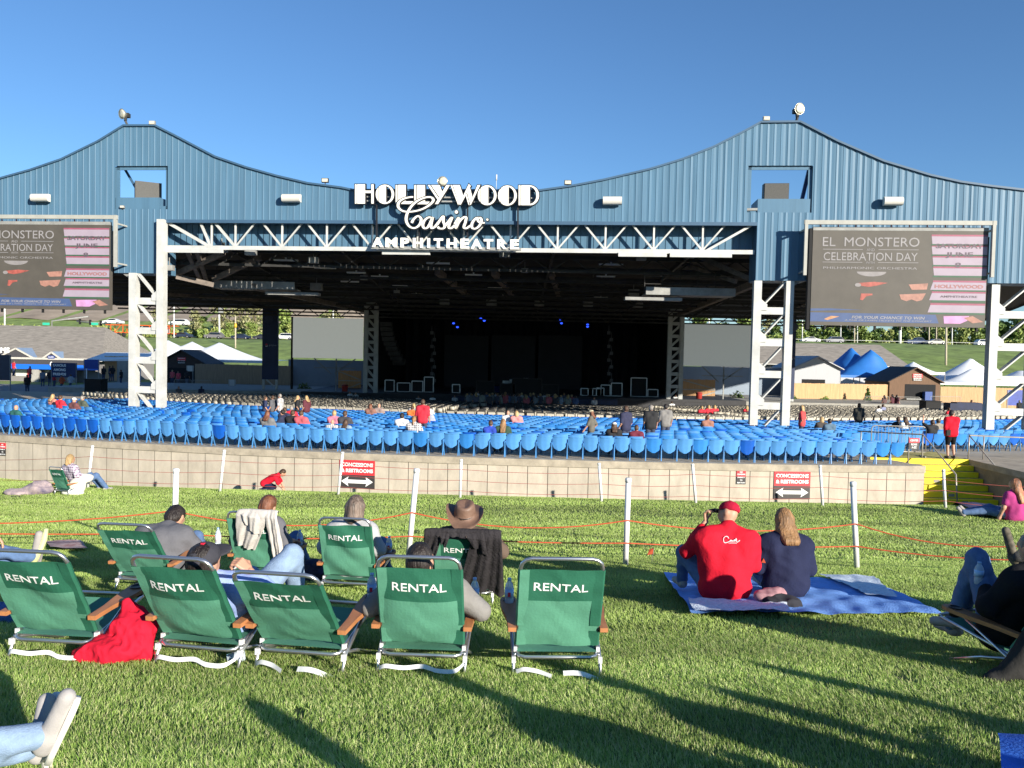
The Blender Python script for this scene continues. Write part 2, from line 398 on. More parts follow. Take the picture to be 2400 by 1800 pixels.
w1 = (S(270, 440), S(393, 440), F(330, 490)[1], F(330, 389)[1]); w2 = (S(1752.5, 445), S(1904, 445), F(1826, 498)[1], F(1826, 388)[1])
RIB = 0.318; brk = sorted([sLP, sLL, sA, sB, sC, sD, sE, sE + 2.6, w1[0], w1[1], w2[0], w2[1], *TS])
ss = []; n0, n1 = int(TS[0] / RIB) + 1, int(TS[-1] / RIB) - 1
rr = random.Random(3); prof = []
for i in range(n0, n1):
    s0 = i * RIB; wav = rr.uniform(-0.006, 0.006) * (1.5 if s0 > 8 else 0.6); dish = 0.008 if s0 > 5 else 0.003
    for t, d in ((0.0, 0.0), (0.05, 0.014), (0.10, 0.014), (0.15, 0.0), (0.4, -dish + wav), (0.75, -dish * 1.2 - wav)): prof.append((s0 + t * RIB, d))
ps = np.array([q[0] for q in prof]); pd = np.array([q[1] for q in prof])
allS = sorted(set([round(x, 4) for x in list(ps) + [q for q in brk if ps[0] < q < ps[-1]] + [q + e for q in (sLP, sLL, sA, sB, sC, sD, sE, sE + 2.6, w1[0], w1[1], w2[0], w2[1]) for e in (-0.002, 0.002)]]))
b = MB()
for s0, s1 in zip(allS[:-1], allS[1:]):
    if s1 - s0 < 1e-5: continue
    mid = (s0 + s1) / 2; d0, d1 = float(np.interp(s0, ps, pd)), float(np.interp(s1, ps, pd)); zb = bot_z(mid); t0, t1 = top_z(s0), top_z(s1)
    spans = [((zb, zb), (t0, t1))]
    for w in (w1, w2):
        if w[0] < mid < w[1]: spans = [((zb, zb), (w[2], w[2])), ((w[3], w[3]), (t0, t1))]
    for (a0, a1), (c0, c1) in spans: b.quad(FW(s0, a0, d0), FW(s1, a1, d1), FW(s1, c1, d1), FW(s0, c0, d0))
m_blue = M('blue_steel', (0.080, 0.165, 0.250), 0.5, 0.13, 1.3, bump=0.05, bscale=3, spec=0.3, stretch=(2.5, 2.5, 0.16))
m_bdk = M('blue_trim', (0.045, 0.10, 0.17), 0.5, 0.1, 1.0)
m_wht = M('white_steel', (0.50, 0.50, 0.475), 0.5, 0.16, 1.6)
m_blk = M('black_steel', (0.007, 0.007, 0.008), 0.8, 0.2, 2)
m_dkst = M('dark_steel', (0.03, 0.029, 0.028), 0.7, 0.4, 1.5)
m_grys = M('grey_steel', (0.26, 0.26, 0.25), 0.6, 0.25, 2)
pav = thing('amphitheatre_pavilion', 'blue ribbed steel pavilion with two pointed gables over a dark stage', 'building', (0, 0, 0))
b.build('wall', m_blue, pav)
# roof-edge flashing, window reveals, lower edge trim
b = MB()
for i in range(len(TS) - 1):
    b.bar(FW(TS[i], TZ[i] + 0.01, -0.05), FW(TS[i + 1], TZ[i + 1] + 0.01, -0.05), 0.09, 0.30, hint=FN)
b.build('roof_trim', m_bdk, pav)
for w in (w1, w2):
    b = MB(); d = -0.35
    for (s0, z0, s1, z1) in ((w[0], w[2], w[1], w[2]), (w[0], w[3], w[1], w[3]), (w[0], w[2], w[0], w[3]), (w[1], w[2], w[1], w[3])):
        b.bar(FW(s0, z0, d / 2 + 0.03), FW(s1, z1, d / 2 + 0.03), 0.05 if z0 == z1 else abs(d), abs(d) if z0 == z1 else 0.05, hint=FN if z0 != z1 else ZV)
    b.build('window_frame', m_blue, pav)
# piers get depth: returns and undersides
for s0, s1 in ((sLP, sLL), (sA, sB), (sC, sD), (sE, sE + 2.6)):
    b = MB(); b.prism([(s0 + 0.02, zp + 0.02), (s1 - 0.02, zp + 0.02), (s1 - 0.02, zc + 1.2), (s0 + 0.02, zc + 1.2)], FW(0, 0, -0.06), FU, ZV, FN * -1.6); b.build('pier', m_blue, pav)
b = MB(); b.bar(FW(sB, zc, 0.02), FW(sC, zc, 0.02), 0.10, 0.16, hint=ZV); b.build('ledge', m_bdk, pav)
# recessed panel behind the truss
zt_b = 0.5 * (F(385, 577)[1] + F(1770, 592)[1])
b = MB(); n = int((sC - sB) / 0.318)
for i in range(n):
    s0 = sB + (sC - sB) * i / n; s1 = sB + (sC - sB) * (i + 1) / n
    b.quad(FW(s0, zt_b + 0.05, -0.95), FW(s1 - 0.04, zt_b + 0.05, -0.95), FW(s1 - 0.04, zc + 0.3, -0.95), FW(s0, zc + 0.3, -0.95))
    b.quad(FW(s1 - 0.04, zt_b + 0.05, -0.95), FW(s1, zt_b + 0.05, -0.92), FW(s1, zc + 0.3, -0.92), FW(s1 - 0.04, zc + 0.3, -0.95))
b.quad(FW(sB, zc + 0.02, -0.03), FW(sC, zc + 0.02, -0.03), FW(sC, zc + 0.02, -0.96), FW(sB, zc + 0.02, -0.96))
b.build('recessed_panel', m_blue, pav)
# front truss
b = MB(); b.bar(FW(sB + 0.05, zt_b, -0.2), FW(sC - 0.05, zt_b, -0.2), 0.14, 0.2, hint=ZV)
b.bar(FW(sB + 0.1, zt_b - 0.17, -0.12), FW(sB + 3.3, zt_b - 0.17, -0.12), 0.14, 0.2, hint=ZV); b.bar(FW(5, zt_b - 0.17, -0.12), FW(7.3, zt_b - 0.17, -0.12), 0.14, 0.2, hint=ZV)
b.bar(FW(-6.6, zt_b - 0.17, -0.12), FW(-4.2, zt_b - 0.17, -0.12), 0.14, 0.2, hint=ZV); b.bar(FW(sC - 4, zt_b - 0.17, -0.12), FW(sC - 1.1, zt_b - 0.17, -0.12), 0.14, 0.2, hint=ZV)
sv = [S(492, 550), S(548, 550), S(658, 550)]; step = (S(1648, 560) - S(658, 550)) / 9.0
vs_ = [sv[0], sv[1]] + [sv[2] + step * k for k in range(10)]; tz0, tz1 = zt_b + 0.06, zc + 0.04
for i, s in enumerate(vs_):
    b.bar(FW(s, tz0, -0.2), FW(s, tz1, -0.2), 0.085)
    if i >= 1:
        for sg in (-1, 1):
            if i == 1 and sg < 0: b.bar(FW(s, tz0, -0.2), FW(sv[0] + 0.1, tz1, -0.2), 0.12); continue
            b.bar(FW(s, tz0, -0.2), FW(s + sg * step * 0.47, tz1, -0.2), 0.09 if sg < 0 else 0.075)
b.bar(FW(sB + 0.2, tz1, -0.2), FW(sv[0] - 0.1, tz0, -0.2), 0.15); b.bar(FW(sv[0] - 0.05, tz0, -0.2), FW(S(464, 520), tz1, -0.2), 0.11)
b.bar(FW(sC - 0.1, tz1, -0.2), FW(vs_[-1] + 0.2, tz0, -0.2), 0.11)
b.build('truss', m_wht, pav)
# laced towers
def tower(sa, sb, zb, zt_a, zt_b_, flip, off=-0.35, rung=1.50, mat=None, lw=0.36):
    o = MB(); dp = 0.42
    for s, zt in ((sa, zt_a), (sb, zt_b_)): o.bar(FW(s, zb, off), FW(s, zt, off), lw, dp, hint=FN)
    z = zb + 0.9 * rung; top = min(zt_a, zt_b_)
    while z < top - 0.1:
        o.bar(FW(sa + lw / 2, z, off), FW(sb - lw / 2, z, off), 0.24, dp * 0.8, hint=ZV); z += rung
    z = zb + 0.9 * rung - rung
    while z < top - 0.5:
        z0, z1 = z + 0.12, min(z + rung - 0.12, top)
        p, q = ((sa + lw / 2, z1), (sb - lw / 2, z0)) if not flip else ((sb - lw / 2, z1), (sa + lw / 2, z0))
        if z0 < zb: z0 = zb
        o.bar(FW(p[0], p[1], off), FW(q[0], q[1], off), 0.06, 0.19, hint=FN); o.bar(FW(p[0], p[1], off - 0.15), FW(q[0], q[1], off - 0.15), 0.10, 0.12, hint=FN)
        g = -1 if not flip else 1
        o.prism([(q[0], z0 - 0.1), (q[0] + g * 0.28, z0 - 0.1), (q[0] + g * 0.28, z0 + 0.18), (q[0], z0 + 0.42)], FW(0, 0, off + 0.17), FU, ZV, FN * -0.03)
        z += rung
    return o.build('column', mat or m_wht, pav)
zl = -5.05
tower(S(312, 800) + 0.13, S(376, 800) + 0.13, zl, zp - 0.02, zc + 0.05, False, 0.12)
tower(S(1771, 820), S(1846, 820), zl, zp - 0.02, zp - 0.02, True, -0.1)
tower(S(2332, 820), S(2332, 820) + 1.75, zl, zp - 0.02, zp - 0.02, True)
tower(sLL - 1.9, sLL - 0.4, zl, zp, zp, False)
for s, g in ((S(312, 640), -1), (S(1846, 640), 1)):
    b = MB(); b.prism([(s - 0.2, zp - 0.32), (s + 0.2, zp - 0.32), (s + 0.2 + (0.45 if g > 0 else 0), zp - 0.02), (s - 0.2 - (0.45 if g < 0 else 0), zp - 0.02)], FW(0, 0, -0.12), FU, ZV, FN * -0.46); b.build('haunch', m_grys, pav)
# roof slab, ceiling, fascia, stage house
YB = 83.0; RZ = 5.6
def ceil_z(y): return RZ - 1.25 * (y - 40) / 43
rl, rr_ = FW(TS[0], 0), FW(TS[-1], 0)
b = MB()
g = [[(rl.x, rl.y + 1, RZ), (rr_.x, rr_.y + 1, RZ)], [(-62, YB, 4.15), (62, YB, 4.25)]]
b.quad(FW(-29, RZ, -1), FW(30, RZ, -1), (48, YB, 4.35), (-41, YB, 4.35))
b.quad(FW(-29, RZ + 0.9, -1), (-41, YB, 5.55), (48, YB, 5.55), FW(30, RZ + 0.9, -1))
b.quad((-41, YB, 4.15), (48, YB, 4.15), (48, YB, 5.55), (-41, YB, 5.55)); b.quad(FW(-29, RZ - 0.2, -1), (-41, YB, 4.15), (-41, YB, 5.55), FW(-29, RZ + 0.9, -1)); b.quad(FW(30, RZ - 0.2, -1), FW(30, RZ + 0.9, -1), (48, YB, 5.55), (48, YB, 4.15))
b.build('roof', m_blk, pav)
m_vblk = M('stage_black', (0.010, 0.011, 0.014), 0.9, 0.3, 0.6)
sx0, sx1 = P(892, 800, 82).x, P(1562, 800, 82).x
b = MB(); b.bx((sx0 - 1.2, 96, -5), (sx1 + 1.2, 96.3, 6)); b.bx((sx0 - 1.4, 82, -5), (sx0 - 1.1, 96, 6)); b.bx((sx1 + 1.1, 82, -5), (sx1 + 1.4, 96, 6)); b.bx((sx0 - 1.4, 82, 5.5), (sx1 + 1.4, 96, 5.8))
b.build('stage_wall', m_vblk, pav)
# stage front, deck and side decks
m_deck = M('stage_deck', (0.03, 0.03, 0.034), 0.7, 0.3, 1.0)
ZS = -3.85
stg = thing('stage', 'low black stage across the back of the pavilion', 'stage', (0, 0, 0))
b = MB(); b.bx((sx0 - 6, 74, -5.04), (sx1 + 6, 96, ZS)); b.build('deck', m_deck, stg)
b = MB(); b.bx((sx0 + 8, 73.2, -5.04), (sx1 - 6, 74, ZS - 0.12)); b.build('apron', M('stage_blue', (0.03, 0.05, 0.12), 0.7, 0.2, 2), stg)
m_cg = M('grey_concrete', (0.32, 0.31, 0.28), 0.85, 0.2, 1.5)
for x0, x1 in ((-44, sx0 - 6), (sx1 + 6, 44)):
    b = MB(); b.bx((x0, 76, -5.04), (x1, 90, -4.02)); tag(b.build('side_deck', m_cg), 'low grey concrete platform %s of the stage' % ('left' if x0 < 0 else 'right'), 'platform')
# ceiling steelwork
b = MB()
for k in range(9):
    y = 43 + k * 4.6; z = ceil_z(y) - 0.3; xa, xb = -30 - k, 26 + k
    b.bar((xa, y, z), (xb, y, z), 0.12, 0.22); b.bar((xa, y, z - 0.75), (xb, y, z - 0.75), 0.10, 0.14)
    if k % 2 == 0:
        x = xa
        while x < xb: b.bar((x, y, z), (x + 1.1, y, z - 0.75), 0.07); b.bar((x + 1.1, y, z - 0.75), (x + 2.2, y, z), 0.07); x += 2.2
for x, s in ((-21, 1), (-15, 1), (-9, 1), (2, 1), (9, 1), (15, 1), (21, 1)):
    b.bar((x, 41.5, ceil_z(41.5) - 0.25), (x * 1.2, 82, ceil_z(82) - 0.3), 0.14, 0.26)
b.build('ceiling_truss', m_dkst, pav)
m_rust = M('rusty_steel', (0.16, 0.13, 0.11), 0.8, 0.45, 2.5)
b = MB()
def under(py, Y, z=0): return max(41.5, min(Y, (6.51 - z) / ((829 - py) / FPX + 0.029)))   # keeps a thing seen at this height below the ceiling
def br(p, q, Y, Y2=None, w=0.22): b.bar(P(p[0], p[1], under(p[1], Y)), P(q[0], q[1], under(q[1], Y2 or Y)), w, w * 1.2)
br((415, 641), (525, 592), 43.5); br((412, 648), (500, 668), 43.5, 44.5); br((500, 655), (610, 604), 45, 46); br((440, 590), (475, 665), 45, 45, .2); br((462, 590), (485, 662), 45, 45, .18)
br((595, 672), (850, 728), 46, 78, .3); br((1760, 655), (1640, 602), 41, 43); br((1725, 660), (1600, 618), 42, 46, .18); br((1770, 664), (1590, 738), 42, 74, .3)
br((1024, 636), (1096, 690), 66, 66, .32); br((1157, 638), (1200, 690), 66, 66, .32); br((1292, 640), (1310, 692), 66, 66, .32)
br((392, 690), (800, 716), 60, 79, .2)
b.build('brace', m_rust, pav)
# far side portal columns beside the stage
def tower_at(x0, x1, y, zb, zt, flip, n=7):
    o = MB(); lw = 0.38
    for x in (x0, x1): o.bar((x, y, zb), (x, y, zt), lw, 0.4, hint=Vector((0, 1, 0)))
    h = (zt - zb) / n
    for i in range(n + 1):
        z = zb + i * h
        if i: o.bar((x0, y, z), (x1, y, z), 0.26, 0.3)
        if i < n: o.bar((x0 if not flip else x1, y, z + h), (x1 if not flip else x0, y, z + 0.1), 0.16, 0.2)
    return o.build('column', m_grys2, pav)
m_grys2 = M('portal_grey', (0.42, 0.43, 0.42), 0.6, 0.15, 2)
xa, xb = P(857, 850, 74.5).x, P(881, 850, 74.5).x; tower_at(xa, xb, 74.5, ZS, 4.35, False)
xa, xb = P(1568, 850, 74.5).x, P(1596, 850, 74.5).x; tower_at(xa, xb, 74.5, ZS, 4.3, True)
# ================================================================== stadium seats
def plastic(name, c):                                              # every shell has faded a little differently
    m = M(name, c, 0.42, 0.10, 2.0, spec=0.35); nt = m.node_tree; b = nt.nodes['Principled BSDF']; src = b.inputs['Base Color'].links[0].from_socket
    g = nt.nodes.new('ShaderNodeNewGeometry'); oi = nt.nodes.new('ShaderNodeObjectInfo'); a = nt.nodes.new('ShaderNodeMath'); a.operation = 'ADD'; nt.links.new(g.outputs['Random Per Island'], a.inputs[0]); nt.links.new(oi.outputs['Random'], a.inputs[1])
    r = nt.nodes.new('ShaderNodeMapRange'); r.inputs[2].default_value = 2.0; r.inputs[3].default_value = 0.78; r.inputs[4].default_value = 1.16; nt.links.new(a.outputs[0], r.inputs[0])
    v = nt.nodes.new('ShaderNodeVectorMath'); v.operation = 'SCALE'; nt.links.new(src, v.inputs[0]); nt.links.new(r.outputs[0], v.inputs['Scale']); nt.links.new(v.outputs[0], b.inputs['Base Color']); return m
m_s = [plastic('seat_faded_blue', (0.085, 0.285, 0.62)), plastic('seat_mid_blue', (0.035, 0.22, 0.60)), plastic('seat_deep_blue', (0.008, 0.105, 0.50)), plastic('seat_leg_blue', (0.07, 0.24, 0.52))]
def seat_back(n=9, m=7, th=0.014):
    b = MB(); b.smooth = True; front = []; 
    for j in range(m):
        v = j / (m - 1); z = 0.735 - 0.475 * v; hw = 0.236 if v < 0.45 else 0.236 * math.sqrt(max(0, 1 - ((v - 0.45) / 0.555) ** 2)); hw = max(hw, 0.04)
        row = []
        for i in range(n):
            u = -1 + 2 * i / (n - 1); x = u * hw; y = -0.235 - 0.17 * (z - 0.26) + 0.055 * (x / 0.236) ** 2 + (0.012 if abs(u) < 0.15 else 0)
            row.append(Vector((x, y, z)))
        front.append(row)
    off = Vector((0, -th, 0)); back = [[p + off for p in r] for r in front]
    b.sheet(front); o = len(b.v); b.sheet([list(reversed(r)) for r in back])
    rim = front[0] + [r[-1] for r in front[1:]] + list(reversed(front[-1][:-1])) + [r[0] for r in reversed(front[1:-1])]
    k = len(rim); b.smooth = False
    b.add(rim + [p + off for p in rim], [(i, (i + 1) % k, (i + 1) % k + k, i + k) for i in range(k)])
    b.tube([(p.x, p.y - 0.012, p.z) for p in front[0]], 0.017, 5)
    return b
def seat_pan():
    b = MB(); b.smooth = True; g = []
    for j in range(5):
        v = j / 4; row = []
        for i in range(6):
            u = -1 + 2 * i / 5; x = 0.225 * u * (0.86 + 0.14 * math.sin(math.pi * min(1, v + 0.2)))
            row.append((x, -0.2 + 0.40 * v, 0.345 + 0.03 * u * u - 0.03 * math.sin(v * math.pi) - (0.03 if v == 1 else 0)))
        g.append(row)
    b.sheet(g); b.sheet([[(p[0], p[1], p[2] - 0.022) for p in reversed(r)] for r in g])
    return b
def seat_leg():
    b = MB(); x = -0.2575
    b.bar((x, -0.25, 0.34), (x - 0.010, -0.30, 0.0), 0.03, 0.035, hint=Vector((0, 1, 0))); b.bar((x, -0.22, 0.34), (x + 0.018, -0.10, 0.0), 0.026, 0.03, hint=Vector((0, 1, 0)))
    b.bar((x, -0.28, 0.54), (x, -0.22, 0.30), 0.03, 0.045); b.bar((x, -0.26, 0.53), (x, 0.12, 0.55), 0.05, 0.022); b.bar((x, -0.2, 0.35), (x, 0.06, 0.33), 0.026, 0.04)
    return b
me_back = seat_back().mesh('backrest', m_s[0]); me_pan = seat_pan().mesh('seat', m_s[0]); me_leg = seat_leg().mesh('leg', m_s[3])
q = seat_back(7, 5); q2 = seat_pan(); q3 = seat_leg(); qq = MB(); qq.add(q.v, q.f); qq.cur = 0; qq.add(q2.v, q2.f); qq.cur = 1; qq.add(q3.v, q3.f); qq.sm = [True] * len(qq.f)
me_whole = qq.mesh('stadium_seat', [m_s[0], m_s[3]])
DR = 0.86; rows = [76.30 - DR * i for i in range(7)] + [76.30 - DR * 7 - 1.0 - DR * i for i in range(12)]
slots = []
for ri, r in enumerate(rows):
    da = 0.517 / r; n = int(0.62 / da)
    for k in range(-n, n + 1):
        a = A_ST0 - 0.0105 + (k + (0.5 if ri % 2 else 0)) * da if ri else A_ST0 - 0.009 + k * da
        if r > 71.6 and a > A_ST0 - 0.004 + (0 if ri == 0 else -0.008): continue
        if ri >= 7 and abs(a + 0.30) * r < 0.65: continue
        x, y = pol(r, a); z = floor_z(r); px, py = proj((x, y, z + 0.6))
        if not (-60 < px < 2460): continue
        slots.append((ri, r, a, x, y, z, px, py))
used_seat = []                                                     # filled by people sitting down
slots.sort(key=lambda s: (s[0], s[6])); N_IND = 300
DEEP = [i for i in range(8)]
def rear_col(px):
    if px < 254: return 2
    for c, i in ((527, 2), (1735, 2), (993, 1), (1103, 1), (1512, 1), (1626, 1), (2068, 1), (2105, 1)):
        if abs(px - c) < 18: return i
    return 0
GSEAT = 'blue stadium seats in the bowl'
rs = random.Random(5); ind = slots[:N_IND]; rest = slots[N_IND:]
LABR = {0: 'faded light blue stadium seat in the back row above the concrete wall', 2: 'deep blue stadium seat in the darker run at the left of the back row'}
for ri, r, a, x, y, z, px, py in ind:
    if ri == 0:
        c = rear_col(px); lab = LABR.get(c if c != 2 or px < 254 else 9)
        if c == 2 and px > 500: lab = 'single deep blue seat in the back row, %s' % ('left of the concessions sign' if px < 900 else 'above the small sign on the wall')
        if c == 1: lab = {993: 'bright mid blue back row seat left of the girl in the green hoodie', 1103: 'bright mid blue back row seat below the boy in blue', 1512: 'bright mid blue back row seat below the maroon backpack', 1626: 'bright mid blue back row seat left of the single deep blue one', 2068: 'brighter blue second to last seat of the back row by the stairs', 2105: 'brighter blue end seat of the back row behind the small row sign'}[min((993, 1103, 1512, 1626, 2068, 2105), key=lambda q: abs(q - px))]
        t = thing('stadium_seat', lab, 'seat', (x, y, z), a, GSEAT)
        for nm, me, mt in (('backrest', me_back, m_s[c]), ('seat', me_pan, m_s[c]), ('leg', me_leg, m_s[3])):
            o = link(nm, me, t); o.rotation_euler = (rs.uniform(-0.03, 0.03) if nm != 'leg' else 0, 0, rs.uniform(-0.02, 0.02) if nm == 'backrest' else 0); o.material_slots[0].link = 'OBJECT'; o.material_slots[0].material = mt
    else:
        c = 2 if rs.random() < 0.06 else (1 if rs.random() < 0.25 else 0)
        lab = '%s blue stadium seat in the %s row, mostly hidden' % (['faded light', 'mid', 'deep'][c], ['', 'second', 'third', 'fourth', 'fifth', 'sixth', 'seventh'][ri])
        o = link('stadium_seat', me_whole); o.location = (x, y, z); o.rotation_euler = (0, 0, a); tag(o, lab, 'seat', GSEAT)
        o.material_slots[0].link = 'OBJECT'; o.material_slots[0].material = m_s[c]
def bulk(name, me_v, me_f, me_mi, places, mats, colf):             # many copies baked into one mesh
    v0 = np.array(me_v, float); nv = len(v0); Vs = []; mi = []; allf = []
    for i, (x, y, z, a) in enumerate(places):
        c, s = math.cos(a), math.sin(a); R = np.array([[c, -s, 0], [s, c, 0], [0, 0, 1]]); Vs.append(v0 @ R.T + (x, y, z))
        k = i * nv; allf.extend([tuple(j + k for j in f) for f in me_f]); cc = colf(x, y); mi.extend([cc if m == 0 else len(mats) - 1 for m in me_mi])
    me = bpy.data.meshes.new(name); me.from_pydata(np.concatenate(Vs).tolist(), [], allf)
    for m in mats: me.materials.append(m)
    me.polygons.foreach_set('material_index', mi); me.polygons.foreach_set('use_smooth', [True] * len(mi)); return link(name, me)
lo = MB(); q = seat_back(5, 4); lo.add(q.v, q.f); lo.add(seat_pan().v, seat_pan().f); lo.cur = 1
for e in ((-0.30, 0), (-0.06, 0.0)): lo.bar((-0.2575, -0.24, 0.5), (-0.2575, e[0], 0), 0.03)
def seat_col(x, y):
    r = math.hypot(x - CX, y - CY); d = rs.random()
    if r < rows[-2]: return 2 if d < 0.6 else 1
    return 2 if d < 0.07 else (1 if d < 0.35 + 0.02 * (76 - r) else 0)
o = bulk('stadium_seating', lo.v, lo.f, lo.m, [(s[3], s[4], s[5], s[2]) for s in rest], m_s, seat_col)
tag(o, 'mass of blue stadium seats stepping down towards the stage', 'seating', kind='stuff')
# ================================================================== folding chairs on the floor in front of the stage
m_fold = M('folding_beige', (0.46, 0.42, 0.34), 0.5, 0.15, 3); m_ffr = M('folding_frame', (0.02, 0.02, 0.022), 0.5, 0.1)
fb = MB()
fb.box((0, -0.18, 0.68), (0.40, 0.03, 0.22)); fb.box((0, 0.02, 0.44), (0.39, 0.36, 0.03)); fb.cur = 1
for s in (-1, 1): fb.bar((s * 0.22, 0.24, 0.0), (s * 0.21, -0.2, 0.82), 0.03); fb.bar((s * 0.19, -0.24, 0.0), (s * 0.19, 0.15, 0.43), 0.03)
fb.bar((-0.22, -0.2, 0.82), (0.22, -0.2, 0.82), 0.03); fb.bar((-0.22, -0.08, 0.15), (0.22, -0.08, 0.15), 0.02)
me_fold = fb.mesh('folding_chair', [m_fold, m_ffr]); places = []
rf = random.Random(9); r = rows[-1] - 1.9
while r > 36:
    n = int(0.66 / (0.56 / r))
    for k in range(-n, n + 1):
        a = k * 0.56 / r
        if abs(a + 0.16) * r < 0.8 or abs(a - 0.16) * r < 0.8: continue
        x, y = pol(r, a); z = max(floor_z(r), -5.04); px, py = proj((x, y, z + 0.5))
        if -40 < px < 2440 and y < 73: places.append((x + rf.uniform(-.05, .05), y + rf.uniform(-.06, .06), z, a + rf.uniform(-.12, .12)))
    r -= 0.95
places.sort(key=lambda p: p[1]); GF = 'folding chairs on the floor'
for x, y, z, a in places[:260]:
    o = link('folding_chair', me_fold); o.location = (x, y, z); o.rotation_euler = (0, 0, a); tag(o, 'beige and black folding chair on the floor ahead of the blue seats', 'folding chair', GF)
o = bulk('folding_seating', fb.v, fb.f, fb.m, places[260:], [m_fold, m_ffr], lambda x, y: 0)
tag(o, 'rows of beige folding chairs filling the floor before the stage', 'seating', kind='stuff')
# ================================================================== sign on the facade
m_face = M('sign_face', (0.86, 0.83, 0.75), 0.5, 0.04, 3.0); m_sblk = M('sign_return', (0.012, 0.012, 0.016), 0.5, 0.1)
OFFS = 0.38
def q2f(x, y, off=OFFS): return F(800 + x / 4.424, 400 + y / 4.424, off)
def circle_poly(cx, cy, rx, ry, a0, a1, n=20): return [(cx + rx * math.cos(a0 + (a1 - a0) * i / n), cy + ry * math.sin(a0 + (a1 - a0) * i / n)) for i in range(n + 1)]
def ell_band(cx, cy, rx, ry, x0, x1, n=10):
    xs = [x0 + (x1 - x0) * i / n for i in range(n + 1)]; f = lambda x: ry * math.sqrt(max(0, 1 - ((x - cx) / rx) ** 2))
    return [(x, cy - f(x)) for x in xs] + [(x, cy + f(x)) for x in reversed(xs)]
def deco_O(cx, cy, rx, ry):
    h = math.acos(0.12)
    return [ell_band(cx, cy, rx, ry, cx - rx, cx - rx * 0.72), ell_band(cx, cy, rx, ry, cx - rx * 0.66, cx + rx * 0.12),
            circle_poly(cx, cy, rx, ry, -h, h, 24) + list(reversed(circle_poly(cx + rx * 0.02, cy, rx * 0.72, ry * 0.86, -h * 0.97, h * 0.97, 24)))]
R4 = lambda x0, y0, x1, y1: [(x0, y0), (x1, y0), (x1, y1), (x0, y1)]
LET = [[R4(142, 142, 158, 342), R4(165, 142, 246, 342), R4(246, 207, 312, 232), R4(312, 142, 335, 342)],
       deco_O(452, 245, 95, 100),
       [R4(564, 150, 582, 345), R4(591, 148, 668, 345), R4(668, 318, 748, 346)],
       [R4(758, 150, 777, 348), R4(786, 150, 868, 348), R4(868, 322, 945, 349)],
       [[(897, 150), (920, 150), (1010, 283), (1000, 305)], [(932, 150), (1020, 150), (1050, 235), (1018, 278)], [(1088, 150), (1126, 150), (1002, 346), (972, 346)]],
       [[(1132, 150), (1149, 150), (1217, 338), (1212, 358)], [(1157, 150), (1228, 150), (1266, 268), (1224, 346)], [(1222, 352), (1238, 352), (1342, 158), (1322, 138)],
        [(1284, 240), (1294, 222), (1326, 338), (1320, 358)], [(1300, 210), (1328, 160), (1358, 268), (1332, 335)], [(1328, 358), (1344, 350), (1440, 150), (1412, 150)]],
       deco_O(1512, 255, 97, 103), deco_O(1722, 258, 97, 104),
       [R4(1839, 152, 1858, 358), R4(1866, 152, 1955, 358), circle_poly(1955, 256, 95, 103, -math.pi / 2, math.pi / 2, 24) + list(reversed(circle_poly(1955, 256, 68, 88, -math.pi / 2, math.pi / 2, 24)))]]
def inflate(poly, d):
    n = len(poly); out = []
    ar = sum(poly[i][0] * poly[(i + 1) % n][1] - poly[(i + 1) % n][0] * poly[i][1] for i in range(n)); sg = 1 if ar > 0 else -1
    for i in range(n):
        a, b, c = Vector(poly[i - 1]), Vector(poly[i]), Vector(poly[(i + 1) % n])
        e1, e2 = (b - a), (c - b)
        if e1.length < 1e-6 or e2.length < 1e-6: out.append(tuple(b)); continue
        n1 = Vector((e1.y, -e1.x)).normalized() * sg; n2 = Vector((e2.y, -e2.x)).normalized() * sg; m = n1 + n2
        if m.length < 0.3: m = n1
        m = m.normalized(); k = min(1.8, 1 / max(0.35, m.dot(n1))); out.append((b.x + m.x * d * k, b.y + m.y * d * k))
    return out
sign = thing('venue_sign', 'tall white HOLLYWOOD Casino AMPHITHEATRE letters with black edges on the roof line', 'sign', (0, 0, 0))
def plate(mb, poly, off, th, infl=0.0):
    p2 = inflate(poly, infl) if infl else poly
    mb.prism([q2f(x, y, OFFS) for x, y in p2], FW(0, 0, off), FU, ZV, FN * -th)
for k, L in enumerate(LET):
    b = MB()
    for j, p in enumerate(L):
        b.cur = 1; plate(b, p, OFFS - 0.002 * j, 0.16, 8.5); b.cur = 0; plate(b, p, OFFS + 0.012, 0.02)
    b.build('letter', [m_face, m_sblk], sign)
def ribbon(mb, pts, w, off, th):                                   # a brush stroke of varying width
    pts = [Vector(p) for p in pts]; N = len(pts); L = []; Rr = []
    for i, p in enumerate(pts):
        t = (pts[min(i + 1, N - 1)] - pts[max(0, i - 1)]); t = t.normalized() if t.length > 1e-6 else Vector((1, 0)); nn = Vector((-t.y, t.x)); ww = w(i / (N - 1), t) / 2
        L.append(p + nn * ww); Rr.append(p - nn * ww)
    for i in range(N - 1):
        a, b_, c, d = L[i], L[i + 1], Rr[i + 1], Rr[i]
        f = [FW(*q2f(v.x, v.y), off) for v in (a, b_, c, d)]; g = [v - FN * th for v in f]
        mb.add(f + g, [(0, 1, 2, 3), (7, 6, 5, 4), (0, 4, 5, 1), (2, 6, 7, 3), (1, 5, 6, 2), (3, 7, 4, 0)])
